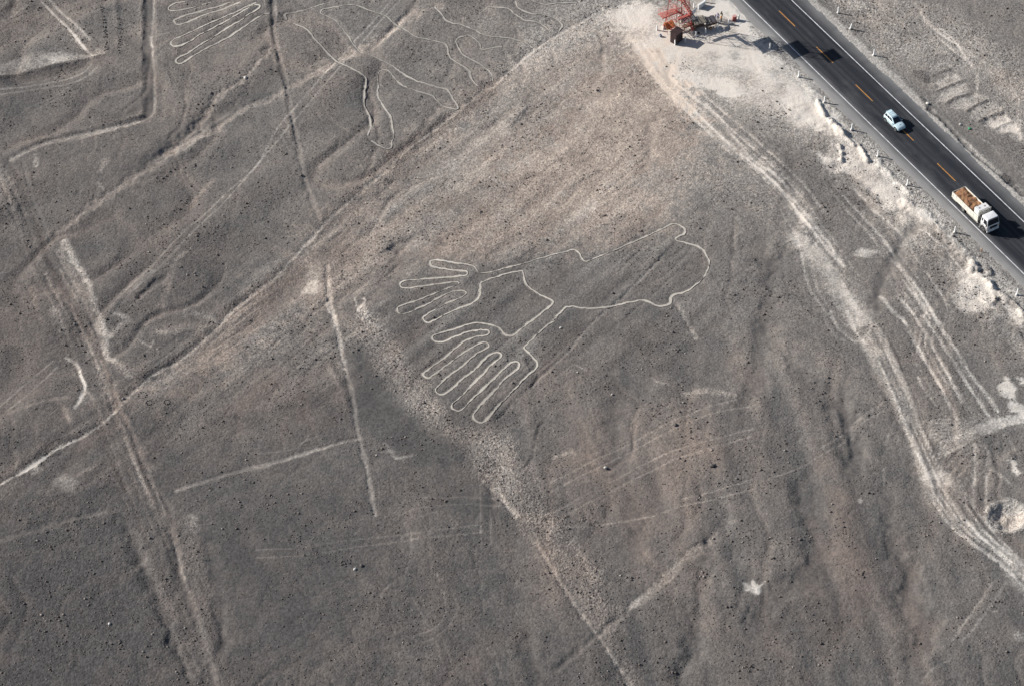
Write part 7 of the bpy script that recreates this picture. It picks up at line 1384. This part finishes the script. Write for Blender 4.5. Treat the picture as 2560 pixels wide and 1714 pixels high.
# ------------------------------------------------------------------ people
def person(x, y, face, h, shirt, trousers, hair, label, arms=((0.10, 0.05), (0.10, 0.05)), stride=0.10, hat=None, skin=(0.36, 0.22, 0.15)):
    """one continuous skinned body; joints in metres for a 1.72 m figure"""
    root = empty('person', (x, y, gz(x, y)), face); k = h/1.72
    V_ = []; E_ = []; Rr = []
    def jt(p, r, par=None):
        V_.append(tuple(c*k for c in p)); Rr.append((r[0]*k, r[1]*k) if isinstance(r, tuple) else (r*k, r*k))
        if par is not None: E_.append((par, len(V_)-1))
        return len(V_)-1
    pel = jt((0, 0, 0.95), (0.16, 0.115)); wst = jt((0.0, 0, 1.10), (0.145, 0.105), pel); ch = jt((0.01, 0, 1.30), (0.175, 0.12), wst); nb = jt((0.0, 0, 1.45), (0.095, 0.085), ch)
    nk = jt((0.015, 0, 1.52), 0.055, nb); hd = jt((0.03, 0, 1.60), (0.078, 0.088), nk); ht = jt((0.035, 0, 1.69), (0.062, 0.07), hd)
    for s, (af, ao) in zip((-1, 1), arms):
        sh = jt((0, s*0.185, 1.42), 0.062, ch if False else nb); el = jt((af*0.6-0.02, s*(0.25+ao), 1.16), 0.045, sh); wr = jt((af*1.6+0.04, s*(0.25+ao*0.6), 0.95), 0.032, el); pm = jt((af*1.8+0.05, s*(0.25+ao*0.5), 0.87), (0.04, 0.022), wr)
        for q in range(4): jt((af*1.9+0.05+0.03*(q-1.5), s*(0.25+ao*0.5), 0.79-0.012*abs(q-1.5)), 0.009, pm)
        jt((af*1.9+0.11, s*(0.235+ao*0.5), 0.84), 0.010, pm)
    for s in (-1, 1):
        hp = jt((0, s*0.095, 0.88), 0.095, pel); kn = jt((s*stride*0.5+0.02, s*0.11, 0.49), 0.062, hp); an = jt((s*stride, s*0.115, 0.10), 0.045, kn); jt((s*stride+0.15, s*0.13, 0.035), (0.045, 0.032), an)
    me = bpy.data.meshes.new('person_body'); me.from_pydata(V_, E_, []); o = bpy.data.objects.new('body', me); COL.objects.link(o)
    md = o.modifiers.new('skin', 'SKIN'); md.use_smooth_shade = True; o.modifiers.new('sub', 'SUBSURF').levels = 1; o.modifiers['sub'].render_levels = 1
    for i, sv in enumerate(me.skin_vertices[0].data): sv.radius = Rr[i]; sv.use_root = (i == 0)
    dg = bpy.context.evaluated_depsgraph_get(); ev = o.evaluated_get(dg); nm = bpy.data.meshes.new_from_object(ev)
    o.modifiers.clear(); o.data = nm; nm.name = 'person_body'
    nm.materials.clear()
    for mm in (mat('skin_%d' % int(skin[0]*100), skin, 0.6), shirt, trousers, mat('shoe_leather', (0.03, 0.025, 0.02), 0.6)): nm.materials.append(mm)
    for p in nm.polygons:
        z = p.center.z/k; yy = abs(p.center.y)/k; p.use_smooth = True
        p.material_index = 0 if z > 1.475 or (yy > 0.20 and z < 0.93 and p.center.z/k > 0.70 and yy > 0.205) else (3 if z < 0.075 else (2 if z < 0.97 and yy < 0.21 else 1))
    o.parent = root
    hr = MB(); hr.lathe([(0.02*k, 1.755*k), (0.062*k, 1.735*k), (0.086*k, 1.69*k), (0.092*k, 1.64*k), (0.08*k, 1.58*k)], (0.012*k, 0, 0), 'Z', 14)
    if hat: 
        hh = MB(); hh.lathe([(0.19*k, 1.675*k), (0.19*k, 1.69*k), (0.105*k, 1.70*k), (0.095*k, 1.79*k), (0.03*k, 1.80*k)], (0.02*k, 0, 0), 'Z', 16); hh.build('hat', hat, root)
    hr.build('hair', hair, root, smooth=True)
    fc = MB()
    for s in (-1, 1): fc.box((0.115*k, s*0.032*k, 1.635*k), (0.012*k, 0.022*k, 0.012*k))
    fc.build('eyes', M_BLACK, root); ns = MB(); ns.hexa([(0.10*k, -0.016*k, 1.59*k), (0.10*k, 0.016*k, 1.59*k), (0.10*k, 0.006*k, 1.64*k), (0.10*k, -0.006*k, 1.64*k)], [(0.135*k, -0.012*k, 1.595*k), (0.135*k, 0.012*k, 1.595*k), (0.115*k, 0.005*k, 1.64*k), (0.115*k, -0.005*k, 1.64*k)]); ns.build('nose', mat('skin_%d' % int(skin[0]*100), skin, 0.6), root)
    for s in (-1, 1): MB().box((0.02*k, s*0.092*k, 1.62*k), (0.035*k, 0.02*k, 0.06*k)).build('ear', mat('skin_%d' % int(skin[0]*100), skin, 0.6), root, bevel=0.005)
    MB().box((0.113*k, 0, 1.565*k), (0.008*k, 0.045*k, 0.010*k)).build('mouth', mat('lip', (0.25, 0.09, 0.07), 0.5), root)
    tag(root, label, 'person'); return root
C_ = lambda n, c: mat(n, c, 0.85, var=0.12, scale=9, bump=0.01)
M_HAIR = C_('dark_hair', (0.02, 0.016, 0.013)); M_DENIM = C_('denim', (0.05, 0.065, 0.12)); M_BLK = C_('black_cloth', (0.018, 0.018, 0.022)); M_KHAKI = C_('khaki_cloth', (0.24, 0.20, 0.14))
person(36.71, 75.12, R(-40), 1.72, C_('white_shirt', (0.70, 0.70, 0.72)), M_BLK, M_HAIR, 'person in white top and black trousers, leftmost of the group by the posts', arms=((0.12, 0.02), (0.02, 0.06)))
person(37.25, 75.62, R(-110), 1.70, C_('lavender_shirt', (0.28, 0.27, 0.50)), M_DENIM, M_HAIR, 'person in lavender top and blue trousers in the middle of the group', arms=((0.08, 0.03), (0.14, 0.02)))
person(37.92, 75.90, R(-150), 1.76, M_BLK, M_BLK, M_HAIR, 'person all in black at the back of the group by the posts', arms=((0.05, 0.06), (0.05, 0.06)))
person(37.80, 75.02, R(170), 1.66, C_('orange_top', (0.70, 0.27, 0.03)), M_DENIM, M_HAIR, 'person in orange top and blue trousers at the front of the group', arms=((0.18, 0.02), (0.12, 0.02)), hat=C_('straw', (0.62, 0.55, 0.40)))
person(31.75, 75.95, R(-60), 1.68, C_('white_blouse', (0.74, 0.73, 0.74)), C_('purple_skirt', (0.16, 0.10, 0.24)), M_HAIR, 'person in white blouse and purple trousers under the right side of the tower', hat=C_('white_hat', (0.78, 0.77, 0.75)))
person(32.35, 75.10, R(-100), 1.70, C_('lilac_shirt', (0.40, 0.36, 0.52)), C_('white_trousers', (0.66, 0.65, 0.66)), M_HAIR, 'person in lilac shirt and white trousers in front of the notice board', arms=((0.15, 0.03), (0.1, 0.03)))
person(30.55, 75.3, R(-80), 1.70, M_BLK, M_BLK, M_HAIR, 'person in black with a white cap standing under the tower deck', hat=C_('white_cap', (0.76, 0.76, 0.76)))

# ------------------------------------------------------------------ stones one can pick out
for k, (x, y, s, ma, l) in enumerate([
        (-22.98, -43.08, 0.46, M_WSTONE, 'white stone beside a dark one low on the plain, below the wheel tracks'),
        (-22.10, -42.47, 0.55, M_DSTONE, 'dark stone right of the white one low on the plain'),
        (28.37, -26.21, 0.7, M_DSTONE, 'large dark boulder with a long shadow between the wheel tracks'),
        (23.58, -18.07, 0.55, M_DSTONE, 'dark stone on the upper wheel track right of the hands'),
        (12.94, -25.52, 0.45, M_WSTONE, 'pale stone on the wheel tracks under the hands drawing'),
        (-43.73, 64.21, 0.64, M_WSTONE, 'round pale boulder on the brown trail at the upper left'),
        (15.79, 9.82, 0.50, M_DSTONE, 'dark stone inside the body of the hands drawing'),
        (7.48, 2.71, 0.38, M_WSTONE, 'pale stone just below the body of the hands drawing'),
        (-56.65, -51.35, 0.45, M_WSTONE, 'pale round stone near the lower left corner'),
        (74.9, 46.57, 0.45, M_WSTONE, 'white stone below the dug strips right of the road')]):
    lump('rock', x, y, s, ma, l, 'rock', 20+k, 0.7)
lump('plastic_litter', 76.22, 45.42, 0.5, M_GREENP, 'scrap of bright green litter below the dug strips', 'litter', 51, 0.4)
lump('rock', 70.23, 51.9, 0.6, M_WSTONE, 'flat pale slab on the dark spill at the far edge of the road', 'rock', 52, 0.3)
random.seed(77)
def stone_group(name, spots, size, ma, label, cat, group=None):
    x0 = sum(p[0] for p in spots)/len(spots); y0 = sum(p[1] for p in spots)/len(spots); e = empty(name, (x0, y0, 0)); tag(e, label, cat, group)
    for i, (x, y) in enumerate(spots):
        s = size*random.uniform(0.7, 1.35); vs, fs = rock_shape(300+i % 7, 1, 0.7); o = fast_mesh('stone', np.array(vs)*s, fs, ma, e); o.location = (x-x0, y-y0, gz(x, y)+s*0.15); o.rotation_euler = (0, 0, random.uniform(0, 6.2))
    return e
for (x, y), l in zip([(-55.52, -8.42), (-51.73, -9.92), (-54.42, -10.02)], ['ring of dark stones beside the track junction at the left, the largest of three', 'small ring of dark stones farthest right of the track junction', 'small ring of dark stones between the other two by the junction']):
    rr = 0.62 if x < -55 else 0.45
    stone_group('stone_ring', [(x+rr*math.cos(t_*math.pi/4.5), y+rr*math.sin(t_*math.pi/4.5)) for t_ in range(9)], 0.26, M_DSTONE, l, 'stone ring', 'rings of stones by the junction')
ORD = 'first second third fourth fifth sixth seventh eighth ninth tenth eleventh twelfth last'.split()
HOLES = [(-70.27, 85.01), (-69.91, 84.23), (-69.71, 83.46), (-69.56, 82.39), (-69.33, 81.32), (-69.23, 80.41), (-69.05, 79.5), (-68.92, 78.53), (-68.79, 77.68), (-68.67, 76.78), (-68.34, 74.69), (-68.2, 73.94), (-68.06, 73.05)]
for i, (x, y) in enumerate(HOLES):
    l = 'dark stone heap in the straight row at upper left, %s of thirteen from the top' % ORD[i]
    stone_group('cairn', [(x+random.uniform(-.35, .35), y+random.uniform(-.25, .25)) for _ in range(4)], 0.30, M_DSTONE, l, 'cairn', 'row of stone heaps')
CAIRN = [(-66.6, 81.33), (-66.34, 79.36), (-66.23, 78.75), (-66.12, 77.85), (-66.2, 76.66), (-66.07, 75.46), (-65.89, 74.12), (-65.93, 73.39), (-66.08, 72.51)]
pts_ = [(x+random.uniform(-.4, .4), y+random.uniform(-.6, .6)) for x, y in CAIRN for _ in range(3)]
stone_group('stone_row', pts_, 0.24, M_DSTONE, 'ragged line of dark stones between the row of heaps and the cleared lane', 'stone row')
pts_ = [(-31.7+random.uniform(-.9, .9), -37.2+random.uniform(-.7, .7)) for _ in range(14)]
stone_group('stone_pile', pts_, 0.22, M_DSTONE, 'scattered pile of dark stones left of the lower wheel tracks', 'stone pile')
pts_ = [(-24.0+random.uniform(-1.0, .6), -41.8+random.uniform(-.8, .8)) for _ in range(14)]
stone_group('stone_pile', pts_, 0.22, M_DSTONE, 'scattered pile of dark stones beside the white stone low on the plain', 'stone pile')
pts_ = [(-55.9+random.uniform(-1.6, 1.6), -55.2+random.uniform(-.8, .8)) for _ in range(18)]
stone_group('stone_pile', pts_, 0.27, M_DSTONE, 'scattered pile of dark boulders near the lower left corner', 'stone pile')
